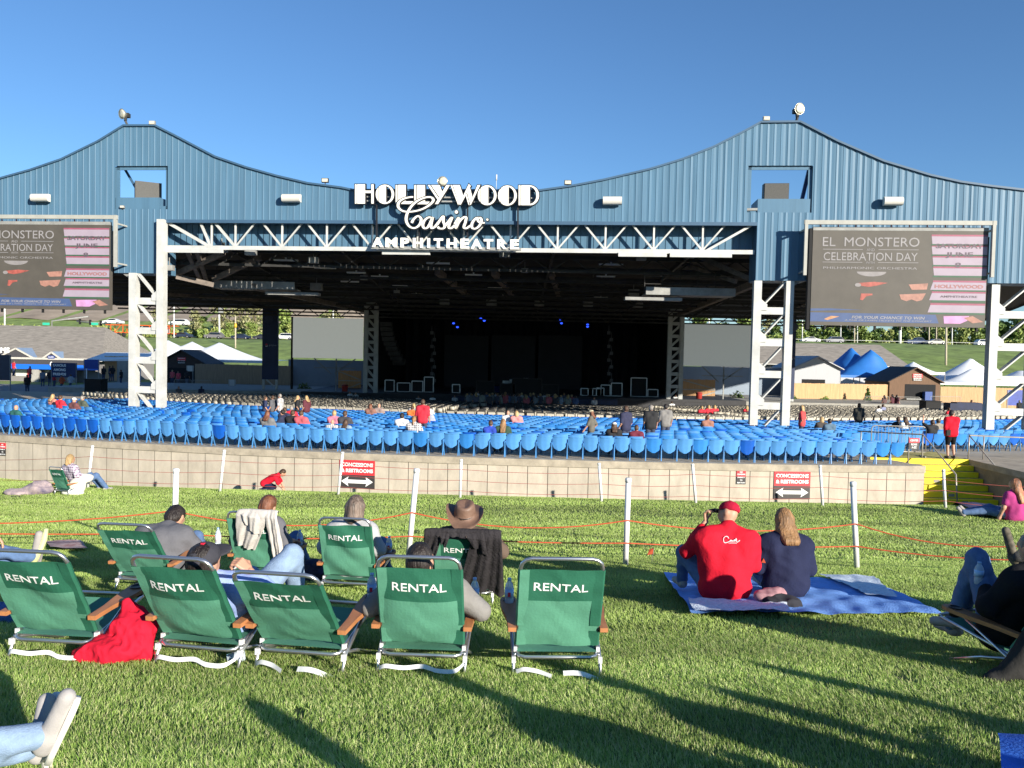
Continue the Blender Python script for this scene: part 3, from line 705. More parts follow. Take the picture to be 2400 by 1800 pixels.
SCR = [[(735, 545), (757, 505), (800, 475), (832, 505), (818, 562), (768, 598), (712, 582), (678, 520), (690, 445), (735, 370), (800, 315), (880, 282), (940, 283), (957, 318), (905, 370), (825, 410), (725, 430), (642, 422), (597, 382), (603, 332), (652, 296), (715, 280), (750, 278)],
       [(945, 498), (912, 488), (868, 520), (850, 570), (868, 602), (905, 585), (945, 505), (952, 492), (935, 560), (942, 600), (975, 585), (1010, 540)],
       [(1000, 560), (1040, 500), (1062, 478), (1062, 530), (1078, 575), (1060, 603), (1020, 602), (1005, 585)],
       [(1085, 570), (1125, 520), (1152, 490), (1125, 555), (1120, 595), (1145, 600), (1180, 570)],
       [(1180, 560), (1220, 492), (1208, 540), (1190, 602), (1225, 535), (1270, 490), (1298, 490), (1290, 540), (1275, 590), (1300, 602), (1340, 575)],
       [(1440, 492), (1400, 498), (1362, 545), (1358, 592), (1392, 606), (1435, 575), (1457, 520), (1440, 492), (1418, 512), (1440, 542), (1490, 545)]]
b = MB()
wf = lambda u, t: 15 + 12 * abs(t.y) * abs(t.y)
for i, s in enumerate(SCR):
    pts = catmull([(x, y, 0) for x, y in s], 6); pts = [p.to_2d() for p in pts]
    b.cur = 1; ribbon(b, pts, lambda u, t: wf(u, t) + 19, OFFS + 0.10 + 0.001 * i, 0.14); b.cur = 0; ribbon(b, pts, wf, OFFS + 0.125 + 0.0015 * i, 0.02)
for cx, cy, r in ((1197, 433, 17), (1517, 512, 11)):
    p = circle_poly(cx, cy, r, r, 0, 2 * math.pi, 20)[:-1]
    b.cur = 1; plate(b, p, OFFS + 0.10, 0.14, 7); b.cur = 0; plate(b, p, OFFS + 0.125, 0.02)
b.build('script_word', [m_face, m_sblk], sign)
for ch, x, y in zip('AMPHITHEATRE', (372, 515, 655, 790, 902, 1003, 1142, 1278, 1400, 1523, 1665, 1795), range(738, 762, 2)):
    s, z = q2f(x, y + 3); b = MB(); w = {'I': 0.13, 'M': 0.58, 'A': 0.56, 'T': 0.46, 'R': 0.47, 'P': 0.43, 'E': 0.42}.get(ch, 0.50)
    put_text(b, ch, FW(s, z, 0.30), FU, ZV, FN, 0.475, w, bold=0.045 if ch != 'I' else 0.03, ext=0.04); b.build('letter', m_face, sign)
for x, yt, yb in ((357, 345, 790), (800, 300, 790), (1303, 330, 700), (1828, 345, 800)):
    b = MB(); b.bar(FW(*q2f(x, yt), 0.2), FW(*q2f(x, yb), 0.2), 0.075, 0.1, hint=FN); b.build('sign_post', m_sblk, sign)
b = MB()
for y in (268, 310): b.bar(FW(*q2f(200, y - 6), 0.16), FW(*q2f(1990, y + 8), 0.16), 0.07)
b.bar(FW(*q2f(300, 792), 0.2), FW(*q2f(1860, 812), 0.2), 0.10, 0.14); b.build('sign_rail', m_grys, sign)
# ================================================================== lamps and boxes on the wall
m_lampw = M('lamp_white', (0.60, 0.58, 0.53), 0.5, 0.06)
def wall_lamp(px0, px1, py, where):
    s0, z = F(px0, py); s1, _ = F(px1, py); t = thing('wall_light', 'white rounded light box fixed to the blue wall ' + where, 'wall light', FW((s0 + s1) / 2, z, 0), 0, 'light boxes along the blue wall')
    w = (s1 - s0) / 2; b = MB(); b.smooth = True; prof = [(-0.19, 0.0), (-0.19, 0.2), (-0.13, 0.29), (0.0, 0.32), (0.12, 0.30), (0.19, 0.2), (0.19, 0.0)]
    g = [[FU * x + ZV * z_ + FN * (d + 0.14) for z_, d in prof] for x in (-w, -w + 0.03, w - 0.03, w)]
    b.sheet(g); b.smooth = False
    for r in (g[0], g[-1]): b.add(r, [tuple(range(len(r)))])
    b.build('housing', m_lampw, t); b = MB(); b.bar(FN * 0.14, FN * -0.02, 0.22); b.build('bracket', m_grys, t)
wall_lamp(84, 123, 466, 'above the left screen'); wall_lamp(667, 709, 467, 'left of the big sign'); wall_lamp(1413, 1457, 473, 'right of the big sign'); wall_lamp(2066, 2110, 474, 'above the right screen')
def floodlight(px, py, r, aim, where, base):
    c = FPX_(px, py, 0.15); t = thing('floodlight', 'round metal floodlight ' + where, 'floodlight', c, 0, 'round floodlights on the roof line'); a = Vector(aim).normalized()
    b = MB(); b.lathe([(r * 0.25, -r * 1.3), (r * 0.35, -r * 0.8), (r * 0.7, -r * 0.45), (r, 0.0), (r * 1.04, 0.02), (r * 0.97, 0.02), (r * 0.66, -r * 0.4), (0.02, -r * 0.75)], (0, 0, 0), a, 18); b.build('reflector', M('reflector', (0.6, 0.56, 0.45), 0.3, 0.1, 5, metal=0.7), t)
    b = MB(); b.lathe([(r * 0.98, 0.01), (r * 0.5, r * 0.12), (0.0, r * 0.16)], (0, 0, 0), a, 18); b.build('lens', M('lamp_glass', (0.55, 0.52, 0.42), 0.15, 0.2, 6), t)
    e = FPX_(*base, 0.0) - c; b = MB(); b.bar(a * -r * 0.9, e * 0.6, 0.12); b.bar(e * 0.6, e, 0.09); b.box(a * -r * 1.1 + Vector((0, 0, -0.05)), (0.26, 0.26, 0.2)); b.build('bracket', m_dkst, t)
floodlight(286, 267, 0.25, (-0.45, -0.8, -0.15), 'on the left gable peak', (299, 294)); floodlight(1874, 255, 0.26, (0.25, -0.9, -0.05), 'on the right gable peak', (1866, 287)); floodlight(1037, 425, 0.24, (-0.1, -0.98, 0.1), 'above the sign', (1048, 447))
def boxlight(px, py, base, where, dark=False, w=0.3):
    c = FPX_(px, py, 0.05); t = thing('box_floodlight', 'small square floodlight ' + where, 'floodlight', c, 0, 'square floodlights on the roof line')
    b = MB(); b.box((0, 0, 0), (w, 0.14, w * 0.62)); b.build('housing', m_dkst if dark else m_grys, t)
    b = MB(); b.box((0, -0.075, 0), (w * 0.84, 0.02, w * 0.46)); b.build('lens', M('lamp_glass', (0.55, 0.52, 0.42), 0.15), t)
    b = MB(); b.bar((0, 0.02, -w * 0.3), FPX_(*base, 0.0) - c, 0.05); b.build('bracket', m_dkst, t)
boxlight(357, 288, (357, 297), 'at the right end of the left gable peak'); boxlight(1796, 278, (1796, 288), 'at the left end of the right gable peak'); boxlight(762, 423, (762, 436), 'on the roof slope left of the sign', True, 0.34); boxlight(1331, 428, (1331, 438), 'on the roof slope right of the sign', True, 0.34)
boxlight(287, 485, (287, 491), 'in the corner of the left opening', False, 0.2)
t = thing('antenna', 'thin white antenna standing above the sign', 'antenna', FPX_(1163, 447, -0.2)); b = MB(); b.tube([(0, 0, 0), (0, 0, 0.55)], 0.012, 6); b.tube([(0, 0, 0.5), (0, 0, 0.78)], 0.035, 8); b.build('mast', m_lampw, t)
# speakers in the two openings
m_spk = M('speaker_grille', (0.085, 0.083, 0.078), 0.8, 0.25, 30); m_sps = M('speaker_side', (0.04, 0.04, 0.04), 0.6)
def speaker(px0, px1, pyt, pyb, rz, label, tilt):
    c = FPX_((px0 + px1) / 2, pyb, -0.6); w = F(px1, pyb)[0] - F(px0, pyb)[0]; h = F(px0, pyt)[1] - F(px0, pyb)[1]
    t = thing('loudspeaker', label, 'loudspeaker', c, rz, 'loudspeakers in the gable openings'); R = Matrix.Rotation(tilt, 3, 'X')
    b = MB(); b.box(R @ Vector((0, 0.28, h / 2)), (w * 0.92, 0.55, h), R); b.build('cabinet', m_sps, t); b = MB(); b.box(R @ Vector((0, -0.01, h / 2)), (w * 0.88, 0.03, h * 0.96), R); b.build('grille', m_spk, t)
speaker(318, 378, 425, 489, 0.5, 'dark grey loudspeaker turned aside in the left gable opening', -0.04); speaker(1786, 1850, 429, 497, -0.12, 'dark grey loudspeaker in the right gable opening', 0.05)
b = MB(); b.bar(FPX_(289, 390, -0.8), FPX_(318, 440, -0.8), 0.10); b.build('window_brace', m_bdk, pav); b = MB(); b.bar(FPX_(1898, 390, -0.8), FPX_(1874, 492, -0.8), 0.16); b.build('window_brace', M('navy_steel', (0.03, 0.05, 0.14), 0.5), pav)
b = MB(); b.bar(FPX_(1750, 491, -0.1), FPX_(1875, 489, -0.1), 0.07, 0.11, hint=ZV); b.build('window_rail', m_grys, pav)
# ================================================================== the two video screens
m_led = M('led_face', (0.082, 0.072, 0.060), 0.6, 0.12, 1.2); m_led2 = M('led_pale', (0.33, 0.27, 0.33), 0.6, 0.06, 2); m_ltx = M('led_text', (0.27, 0.255, 0.26), 0.6); m_ldk = M('led_dark', (0.10, 0.075, 0.095), 0.6)
m_lred = M('led_red', (0.36, 0.09, 0.07), 0.6, 0.4, 3); m_lgrn = M('led_green', (0.035, 0.10, 0.055), 0.6); m_lmag = M('led_magenta', (0.30, 0.08, 0.13), 0.6); m_lblu = M('led_banner', (0.055, 0.09, 0.20), 0.6, 0.15, 2); m_lpnk = M('led_pink', (0.50, 0.25, 0.46), 0.6, 0.2, 3); m_lorg = M('led_orange', (0.48, 0.24, 0.12), 0.6, 0.3, 3); m_lskin = M('led_skin', (0.34, 0.17, 0.13), 0.6, 0.3, 3)
def screen(s0, s1, zt, zb, off, side):
    t = thing('video_screen', 'large video screen advertising a June 8 concert, hanging on the %s of the facade' % side, 'video screen', FW(s0, zb, off), 0, 'video screens on the facade')
    o0 = FW(s0, zb, off); w, h = s1 - s0, zt - zb; L = lambda u, v, d=0.0: FU * (u * w) + ZV * ((1 - v) * h) + FN * d
    b = MB(); b.prism([(0, 0), (w, 0), (w, h), (0, h)], (0, 0, 0), FU, ZV, FN * -0.25); b.build('panel', m_led, t)
    b = MB(); b.prism([(0, h + 0.002), (w, h + 0.002), (w, h + 0.16), (0, h + 0.16)], FN * 0.01, FU, ZV, FN * -0.2); b.build('header', m_grys, t)
    b = MB(); b.prism([(-0.15, -0.2), (-0.02, -0.2), (-0.02, h + 0.1), (-0.15, h + 0.1)], FN * -0.02, FU, ZV, FN * -0.3)
    b.build('side_frame', m_blk, t)
    b = MB()
    for k in range(10): p = L(0.04 + 0.102 * k, 0) + ZV * 0.16; b.bar(p, p + ZV * 0.20 + FU * 0.02, 0.025); b.bar(p + FU * 0.05, p + ZV * 0.18, 0.02)
    b.build('shackles', M('shackle_red', (0.35, 0.06, 0.08), 0.5), t)
    for k in range(7): b = MB(); p = L(0.09 + 0.145 * k, 1); b.box(p - ZV * 0.08 + FN * -0.1, (0.08, 0.1, 0.2)); b.build('latch', m_blk, t)
    def area(mb, pts, d): mb.add([L(u, v, d) for u, v in pts], [tuple(reversed(range(len(pts))))])
    pic = MB(); pic.cur = 0
    sl = [0.680, 0.683, 0.690, 0.696, 0.698, 0.694, 0.688, 0.678]
    for k, (v0, v1) in enumerate(((0.055, 0.135), (0.163, 0.243), (0.275, 0.352), (0.386, 0.462), (0.532, 0.612), (0.645, 0.720), (0.770, 0.848))):
        x = sl[k]; pic.cur = 0; area(pic, [(x, v0), (0.997, v0), (0.997, v1), (x + (0.006 if k < 4 else -0.014), v1)], 0.006)
        pic.cur = 1; area(pic, [(x, v0 - 0.018), (0.997, v0 - 0.018), (0.997, v0 - 0.001), (x, v0 - 0.001)], 0.006)
        pic.cur = 2; area(pic, [(x, v1 + 0.001), (0.997, v1 + 0.001), (0.997, v1 + 0.018), (x, v1 + 0.018)], 0.006)
    pic.cur = 3; area(pic, [(0.27, 0.55), (0.36, 0.535), (0.44, 0.545), (0.38, 0.575), (0.33, 0.59), (0.28, 0.575)], 0.007); area(pic, [(0.29, 0.66), (0.355, 0.66), (0.355, 0.675), (0.32, 0.69), (0.30, 0.73), (0.285, 0.725)], 0.007)
    pic.cur = 4; area(pic, [(0.51, 0.665), (0.66, 0.65), (0.64, 0.72), (0.61, 0.735), (0.58, 0.715), (0.55, 0.735), (0.52, 0.715)], 0.007); area(pic, [(0.56, 0.56), (0.67, 0.545), (0.665, 0.61), (0.58, 0.615)], 0.007)
    pic.cur = 5; area(pic, [(0.0, 0.865), (0.72, 0.872), (0.74, 0.962), (0.0, 0.962)], 0.006); area(pic, [(0.0, 0.825), (0.1, 0.82), (0.3, 0.832), (0.0, 0.85)], 0.006)
    pic.cur = 6; area(pic, [(0.765, 0.885), (0.91, 0.88), (0.90, 0.93), (0.86, 0.962), (0.77, 0.962)], 0.007); pic.cur = 4; area(pic, [(0.88, 0.90), (0.93, 0.88), (0.99, 0.94), (0.93, 0.955)], 0.008)
    pic.cur = 7; area(pic, circle_poly(0.27, 0.57, 0.018, 0.02, 0, 6.283, 12)[:-1], 0.008); area(pic, [(0.26, 0.43)] + [(0.345 + 0.085 * math.cos(a), 0.43 + 0.05 * math.sin(a)) for a in np.linspace(math.pi, 0, 12)], 0.006)
    pic.cur = 8; area(pic, [(0.08, 0.935), (0.12, 0.90), (0.17, 0.905), (0.10, 0.945)], 0.008)
    pic.build('picture', [m_led2, m_lmag, m_lgrn, m_lred, m_lskin, m_lblu, m_lpnk, M('led_moon', (0.24, 0.22, 0.22), 0.6), m_lorg], t)
    TM = [m_ltx, m_ldk, M('led_sign_text', (0.30, 0.14, 0.14), 0.6)]; cur = [0]
    def T(s, u, v, hh, ww, d=0.009, **kw): tx = MB(); put_text(tx, s, L(u, v, d), FU, ZV, FN, hh * h, ww * w, ext=0.001, **kw); tx.build('lettering', TM[cur[0]], t)
    T('EL  MONSTERO', 0.335, 0.118, 0.095, 0.555); T('AND', 0.335, 0.200, 0.028, 0.045); T('CELEBRATION DAY', 0.335, 0.272, 0.085, 0.54); T('WITH', 0.335, 0.335, 0.022, 0.05); T('PHILHARMONIC ORCHESTRA', 0.335, 0.392, 0.024, 0.54)
    for u0, u1, v in ((0.06, 0.29, 0.2), (0.38, 0.61, 0.2), (0.06, 0.29, 0.335), (0.38, 0.61, 0.335)): tx = MB(); tx.add([L(u0, v, 0.008), L(u1, v, 0.008), L(u1, v - 0.005, 0.008), L(u0, v - 0.005, 0.008)], [(0, 1, 2, 3)]); tx.build('rule', m_ltx, t)
    T('FOR YOUR CHANCE TO WIN', 0.45, 0.910, 0.030, 0.42, shear=0.2, bold=0.02); T('A PAIR OF LAWN TICKETS TO THE CONCERT', 0.45, 0.942, 0.015, 0.50, shear=0.2)
    cur[0] = 1; T('SATURDAY', 0.84, 0.155, 0.05, 0.27, bold=0.03, d=0.011); T('JUNE', 0.84, 0.250, 0.062, 0.155, bold=0.03, d=0.011); T('8', 0.835, 0.352, 0.052, 0.035, bold=0.03, d=0.011)
    cur[0] = 2; T('HOLLYWOOD', 0.845, 0.575, 0.04, 0.275, bold=0.05, d=0.011); cur[0] = 1; T('AMPHITHEATRE', 0.845, 0.68, 0.022, 0.21, bold=0.03, d=0.011)
    return t
oS = 0.75
a0 = F(1904, 600, oS)[0]; a1 = F(2315, 600, oS)[0]; zt_ = F(2110, 541, oS)[1]; zb_ = F(2105, 765, oS)[1]; screen(a0, a1, zt_, zb_, oS, 'right')
c1 = F(257, 620, oS)[0]; zt2 = F(200, 527, oS)[1]; zb2 = F(200, 726, oS)[1]; screen(c1 - (a1 - a0), c1, zt2, zb2, oS, 'left')
def scr_frame(x0, x1, yt, ybl, name):
    b = MB(); o = 0.95; s0, s1 = F(x0, yt, o)[0], F(x1, yt, o)[0]; z = F((x0 + x1) / 2, yt, o)[1]; zb = F(x1, ybl, o)[1]
    b.bar(FW(s0 - 0.1, z, o), FW(s1 + 0.1, z, o), 0.12, 0.19, hint=ZV)
    for s in (s0, s1):
        b.bar(FW(s, z + 0.1, o + 0.005), FW(s, zb, o + 0.005), 0.14, 0.14, hint=FN)
        for zz in (z - 0.3, zb + 0.2): b.bar(FW(s, zz, o), FW(s, zz, 0.0), 0.08, 0.08)
    return tag(b.build('screen_frame', M('frame_pale', (0.36, 0.355, 0.32), 0.6, 0.1)), name, 'frame')
scr_frame(1890, 2330, 522, 650, 'pale steel frame around the right video screen'); scr_frame(-200, 271, 508, 626, 'pale steel frame around the left video screen')
# black infill behind the screens and the dark bay beneath the roof
b = MB()
for s0, s1 in ((sD - 0.3, sE + 0.3), (sLL - 0.3, sA + 0.3)): b.prism([(s0, 4.6), (s1, 4.6), (s1, zsc + 0.4), (s0, zsc + 0.4)], FW(0, 0, -0.12), FU, ZV, FN * -0.1)
b.build('bay_infill', m_blk, pav)
# ================================================================== under the roof
GL = 'strip lights under the roof'; m_tube = M('strip_light', (0.80, 0.80, 0.74), 0.5, 0.1)
for px, py, w, Y in ((1027, 617, 54, 50), (1073, 632, 48, 54), (1110, 644, 40, 57), (1137, 653, 38, 60), (1160, 675, 34, 66), (1179, 694, 32, 72), (1432, 620, 56, 50), (1425, 638, 48, 54), (1420, 648, 44, 57), (1410, 656, 38, 60), (1408, 697, 32, 72), (835, 639, 44, 55), (890, 648, 40, 58), (938, 670, 36, 65), (976, 689, 32, 71), (670, 610, 56, 49), (762, 628, 50, 52), (820, 660, 42, 60)):
    Y = under(py, Y); c = P(px, py, Y); hw = w * Y / FPX / 2; b = MB(); b.box((0, 0, 0), (hw * 2, 0.16, 0.09)); b.box((0, 0, 0.08), (0.1, 0.08, 0.14)); o = b.build('strip_light', m_tube); o.location = c
    tag(o, 'thin strip light hanging under the dark roof', 'strip light', GL)
GB = 'pale boxes under the roof'
for px, py, w, Y in ((520, 584, 24, 42), (588, 591, 24, 44), (735, 610, 22, 47), (853, 651, 16, 55), (930, 685, 14, 68), (1042, 708, 22, 74), (1152, 709, 24, 74), (1264, 711, 22, 74), (1378, 712, 22, 74), (1495, 714, 22, 74), (1230, 634, 16, 54), (1183, 594, 26, 41), (1503, 603, 22, 42), (1615, 596, 26, 40), (1390, 659, 14, 60), (397, 628, 20, 41), (1485, 686, 24, 56), (742, 672, 26, 52)):
    Y = under(py, Y, 0.25); c = P(px, py, Y); s = w * Y / FPX; b = MB(); b.box((0, 0, 0), (s, s * 0.7, s * 0.62)); b.box((0, -s * 0.36, 0), (s * 0.8, 0.02, s * 0.46)); b.bar((0, 0, s * 0.3), (0, 0, s * 0.3 + 0.4), 0.04); o = b.build('equipment_box', m_grys); o.location = c
    tag(o, 'small grey equipment box hanging under the dark roof', 'box', GB)
for x0, x1, yt, yb, Y, side in ((500, 690, 657, 675, 46, 'left'), (1514, 1724, 672, 690, 42, 'right')):
    p, q = P(x0, yb, Y), P(x1, yb, Y); t = thing('catwalk', 'grey steel catwalk hanging under the %s of the roof' % side, 'catwalk', p); w = q.x - p.x; hh = P(x0, yt, Y).z - p.z
    b = MB(); b.bx((0, 0, 0), (w, 0.08, hh)); b.bx((0, 0.081, 0), (w, 1.4, 0.06)); b.build('beam', m_grys, t)
    b = MB()
    for k in range(6): b.bar((w * k / 5, 0.5, 0.06), (w * k / 5, 0.5, 1.25), 0.035)
    b.bar((0, 0.5, 1.0), (w, 0.5, 1.0), 0.03); b.bar((0, 0.5, 0.6), (w, 0.5, 0.6), 0.03); b.build('railing', m_dkst, t)
    b = MB(); b.bx((w * (0.62 if side == 'left' else -0.22), 0.3, -0.28), (w * (1.28 if side == 'left' else 0.42), 0.9, -0.12)); b.build('walkway', m_grys, t)
GX = 'spotlights over the stage'
m_bluelamp = M('blue_lamp', (0.02, 0.05, 0.4), 0.4, 0, emit=((0.02, 0.07, 1.0), 1.6))
for k, (px, py) in enumerate(((1063, 757), (1072, 766), (1127, 746), (1135, 751), (1314, 750), (1316, 757), (1377, 765), (1377, 760))):
    o = thing('stage_spotlight', 'small blue spotlight glowing above the black stage', 'spotlight', P(px, py, 84), 0, GX); b = MB(); b.lathe([(0.10, 0.22), (0.16, 0.0), (0.13, -0.02), (0.0, -0.02)], (0, 0, 0), (0, 0.5, 0.85), 10); b.build('housing', m_blk, o); b = MB(); b.lathe([(0.14, -0.03), (0.09, -0.09), (0.0, -0.11)], (0, 0, 0), (0, 0.5, 0.85), 10); b.build('lens', m_bluelamp, o)
# ================================================================== things on the lawn
SLOPE = math.atan(-LSL)
def lawn_M(p, rz, tilt=0.6):                                       # frame standing on the lawn, turned by rz
    return Matrix.Translation(p) @ Matrix.Rotation(-SLOPE * tilt, 4, 'X') @ Matrix.Rotation(rz, 4, 'Z')
m_post = M('white_pvc', (0.74, 0.74, 0.73), 0.35, 0.03, 4)
GP1, GP2 = 'white posts in the near rope line', 'white posts in the far rope line'
def post(bx, by, tx, ty, label, grp, r=0.038, far_y=None):
    p = G(bx, by)
    if far_y: x_, y_ = P(bx, by, far_y).x, far_y; p = Vector((x_, y_, lawn_z(y_, x_)))
    top = P(tx, ty, p.y); v = top - p; t = thing('fence_post', label, 'post', p, 0, grp)
    b = MB(); b.tube([(0, 0, -0.05), v], r, 14); b.build('tube', m_post, t); b = MB(); a = v.normalized(); b.lathe([(r * 1.14, -0.05), (r * 1.14, 0.0), (r * 0.9, 0.012), (0, 0.014)], v, a, 14); b.build('cap', m_post, t)
    return p, v
near = [post(408, 1303, 413, 1100, 'thick white plastic post behind the man in the grey T-shirt', GP1), post(956, 1312, 977, 1100, 'leaning thick white post left of the brown hat', GP1), post(1466, 1326, 1473, 1122, 'thick white post left of the couple on the blue blanket', GP1), post(2009, 1333, 1999, 1131, 'thick white post right of the couple on the blue blanket', GP1)]
FARL = ['thin white post beside the woman in the plaid shirt', 'thin white post between the plaid shirt and the concessions sign', 'thin white post in front of the concessions sign', 'thin white post in the middle before the concrete wall', 'thin white post above the near post left of the couple', 'thin white post left of the small red and black sign', 'thin white post right of the right concessions sign', 'thin white post in front of the yellow steps']
far = [post(a, b_, c, d, l, GP2, 0.04, wall_y(min(P(a, b_, 22).x, 13.7)) - 4.2) for (a, b_, c, d), l in zip(((205, 1142, 217, 1045), (515, 1157, 526, 1055), (792, 1170, 803, 1060), (1078, 1175, 1081, 1077), (1410, 1186, 1404, 1086), (1631, 1192, 1623, 1088), (1928, 1199, 1922, 1091), (2216, 1200, 2211, 1101)), FARL)]
m_rope = M('orange_rope', (0.52, 0.085, 0.03), 0.7, 0.2, 30)
m_rope2 = M('red_cord', (0.34, 0.06, 0.05), 0.7, 0.1, 30)
def rope(pts, sags, r, mat, label):
    out = []
    for (a, b_), sg in zip(zip(pts[:-1], pts[1:]), sags):
        for k in range(14): t = k / 14; out.append(a.lerp(b_, t) - ZV * (sg * 4 * t * (1 - t)))
    out.append(pts[-1]); b = MB(); b.tube(out, r, 6); return tag(b.build('rope', mat), label, 'rope')
nl = G(-700, 1290); nr = G(2560, 1372); nv = [near[0][1], near[-1][1]]
pts = [nl + ZV * 0.62] + [p + v * 0.53 - Vector((0, 0.045, 0)) for p, v in near] + [nr + ZV * 0.62]; rope(pts, (0.22, 0.19, 0.15, 0.12, 0.22), 0.009, m_rope, 'upper orange rope sagging between the thick white posts')
pts = [nl + ZV * 0.33] + [p + v * 0.27 - Vector((0, 0.045, 0)) for p, v in near] + [nr + ZV * 0.33]; rope(pts, (0.05, 0.05, 0.03, 0.03, 0.08), 0.009, m_rope, 'lower orange rope between the thick white posts')
fl = G(-200, 1125); fr = G(2600, 1215)
for h, n in ((0.75, 'top'), (0.47, 'middle'), (0.20, 'lowest')):
    pts = [fl + ZV * h * 1.1] + [p + v * h - Vector((0, 0.04, 0)) for p, v in far] + [fr + ZV * h * 1.1]; rope(pts, (.1,) + (0.05,) * 7 + (.1,), 0.0065, m_rope2, '%s thin red cord strung along the far thin white posts' % n)
p = G(1527, 1320); t = thing('marker_flag', 'small orange marker flag on a thin wire in the grass', 'flag', p); b = MB(); b.tube([(0, 0, 0), (0.03, 0, 0.22)], 0.003, 5); b.build('wire', m_grys, t); b = MB(); b.add([(0.03, 0, 0.22), (0.025, 0, 0.13), (-0.06, 0.02, 0.11), (-0.03, 0.03, 0.19)], [(0, 1, 2, 3)]); b.build('pennant', m_rope, t)
# signs on the wall
m_sred = M('sign_red', (0.62, 0.035, 0.045), 0.5, 0.05); m_sdk = M('sign_charcoal', (0.045, 0.04, 0.04), 0.5, 0.1); m_sw = M('sign_white', (0.82, 0.82, 0.80), 0.5, 0.03)
def wall_frame(px, py):
    d = ray(px, py); t = 27.0 / d.y
    for _ in range(30): p = d * t; r = math.hypot(p.x - CX, p.y - CY); t += (r - (RW + 0.02)) * 0.9 / d.y if p.y < CY else 0
    p = d * t; n = Vector((p.x - CX, p.y - CY, 0)).normalized(); return p, Vector((-n.y, n.x, 0)), n
def wall_sign(x0, x1, y0, y1, label, small=False):
    p, u, n = wall_frame((x0 + x1) / 2, (y0 + y1) / 2); k = p.y / FPX; w, h = (x1 - x0) * k, (y1 - y0) * k; t = thing('wall_sign', label, 'sign', p)
    zz = h * (0.5 - (0.53 if not small else 0.44))
    b = MB(); b.prism([(-w / 2, zz), (w / 2, zz), (w / 2, h / 2), (-w / 2, h / 2)], n * 0.005, u, ZV, n * -0.012); b.cur = 1; b.prism([(-w / 2, -h / 2), (w / 2, -h / 2), (w / 2, zz - 0.001), (-w / 2, zz - 0.001)], n * 0.005, u, ZV, n * -0.012); b.build('panel', [m_sred, m_sdk], t)
    T = lambda s, v, hh, ww: put_text(MB(), s, ZV * (h / 2 - v * h) + n * 0.007, u, ZV, n, hh * h, ww * w, bold=0.04, ext=0.001).build('lettering', m_sw, t)
    if small:
        for s, v, ww in (('NO', 0.13, 0.3), ('CLIMBING', 0.29, 0.86), ('SUBJECT', 0.52, 0.8), ('TO', 0.71, 0.26), ('EJECTION', 0.9, 0.84)): T(s, v, 0.1, ww)
    else:
        T('CONCESSIONS', 0.165, 0.135, 0.90); T('& RESTROOMS', 0.375, 0.135, 0.90)
        ar = [(-0.45, 0), (-0.24, 0.19), (-0.27, 0.07), (0.27, 0.07), (0.24, 0.19), (0.45, 0), (0.24, -0.19), (0.27, -0.07), (-0.27, -0.07), (-0.24, -0.19)]
        qa = MB(); qa.prism([(x * w, y * h * 0.9 - h * 0.26) for x, y in ar], n * 0.009, u, ZV, n * -0.003); qa.build('arrow', m_sw, t)
wall_sign(794, 880, 1078, 1145, 'red and black CONCESSIONS & RESTROOMS sign behind a thin white post'); wall_sign(1813, 1900, 1104, 1170, 'red and black CONCESSIONS & RESTROOMS sign on the wall, fully visible'); wall_sign(1726, 1748, 1102, 1135, 'small red and black warning sign left of the right concessions sign', True); wall_sign(-4, 16, 1038, 1068, 'small red and black warning sign at the far left of the wall', True)
# handrails, barrier and row sign by the stairs
m_rail = M('galvanised', (0.36, 0.33, 0.29), 0.4, 0.15, 4, metal=0.3)
t = thing('handrail', 'grey pipe handrail running down the middle of the yellow steps', 'handrail', (0, 0, 0)); X0 = 14.93
b = MB(); b.tube([(X0 - 2.1, 29.6, -2.58), (X0, 29.0, -2.60), (X0, 26.75, -3.72), (X0, 26.6, -4.7)], 0.027, 8); b.tube([(X0, 29.0, -2.6), (X0, 29.0, -3.45)], 0.024, 8); b.tube([(X0 - 2.0, 29.55, -2.6), (X0 - 2.0, 29.55, -3.45)], 0.024, 8); b.build('pipe', m_rail, t)
t = thing('handrail', 'grey pipe handrail along the top of the brown side wall', 'handrail', (0, 0, 0)); X1 = 16.52
b = MB(); b.tube([(21, 28.2, -2.62), (X1, 28.85, -2.58), (X1, 26.7, -3.75), (X1, 26.62, -4.35)], 0.027, 8)
for x, y in ((X1, 28.84), (17.0, 28.75), (19.0, 28.48)): b.tube([(x, y, -2.6), (x, y, -3.43)], 0.024, 8)
b.build('pipe', m_rail, t)
def barricade(p, q, label, grp='crowd barriers', h=1.1, mat=None, n=None):
    p, q = Vector(p), Vector(q); d = q - p; L = d.length; t = thing('crowd_barrier', label, 'barrier', p, math.atan2(d.y, d.x), grp); R = 0.12
    b = MB(); b.tube([(0.0, 0, 0.16), (0.0, 0, h - R), (R * 0.3, 0, h - R * 0.3), (R, 0, h), (L - R, 0, h), (L - R * 0.3, 0, h - R * 0.3), (L, 0, h - R), (L, 0, 0.16)], 0.02, 6); b.tube([(0, 0, 0.17), (L, 0, 0.17)], 0.018, 6); b.build('frame', mat or m_rail, t)
    b = MB(); n = n or int(L / 0.12)
    for k in range(1, n): b.tube([(L * k / n, 0, 0.17), (L * k / n, 0, h)], 0.008, 4, caps=False)
    b.build('bars', mat or m_rail, t)
    for x in (0.1, L - 0.1): b = MB(); b.bar((x, -0.25, 0.02), (x, 0.25, 0.02), 0.04); b.bar((x, 0, 0.02), (x, 0, 0.17), 0.03); b.build('foot', mat or m_rail, t)
    return t
barricade((13.2, 29.3, -3.43), (15.15, 29.2, -3.43), 'metal crowd barrier across the top of the yellow steps', None)
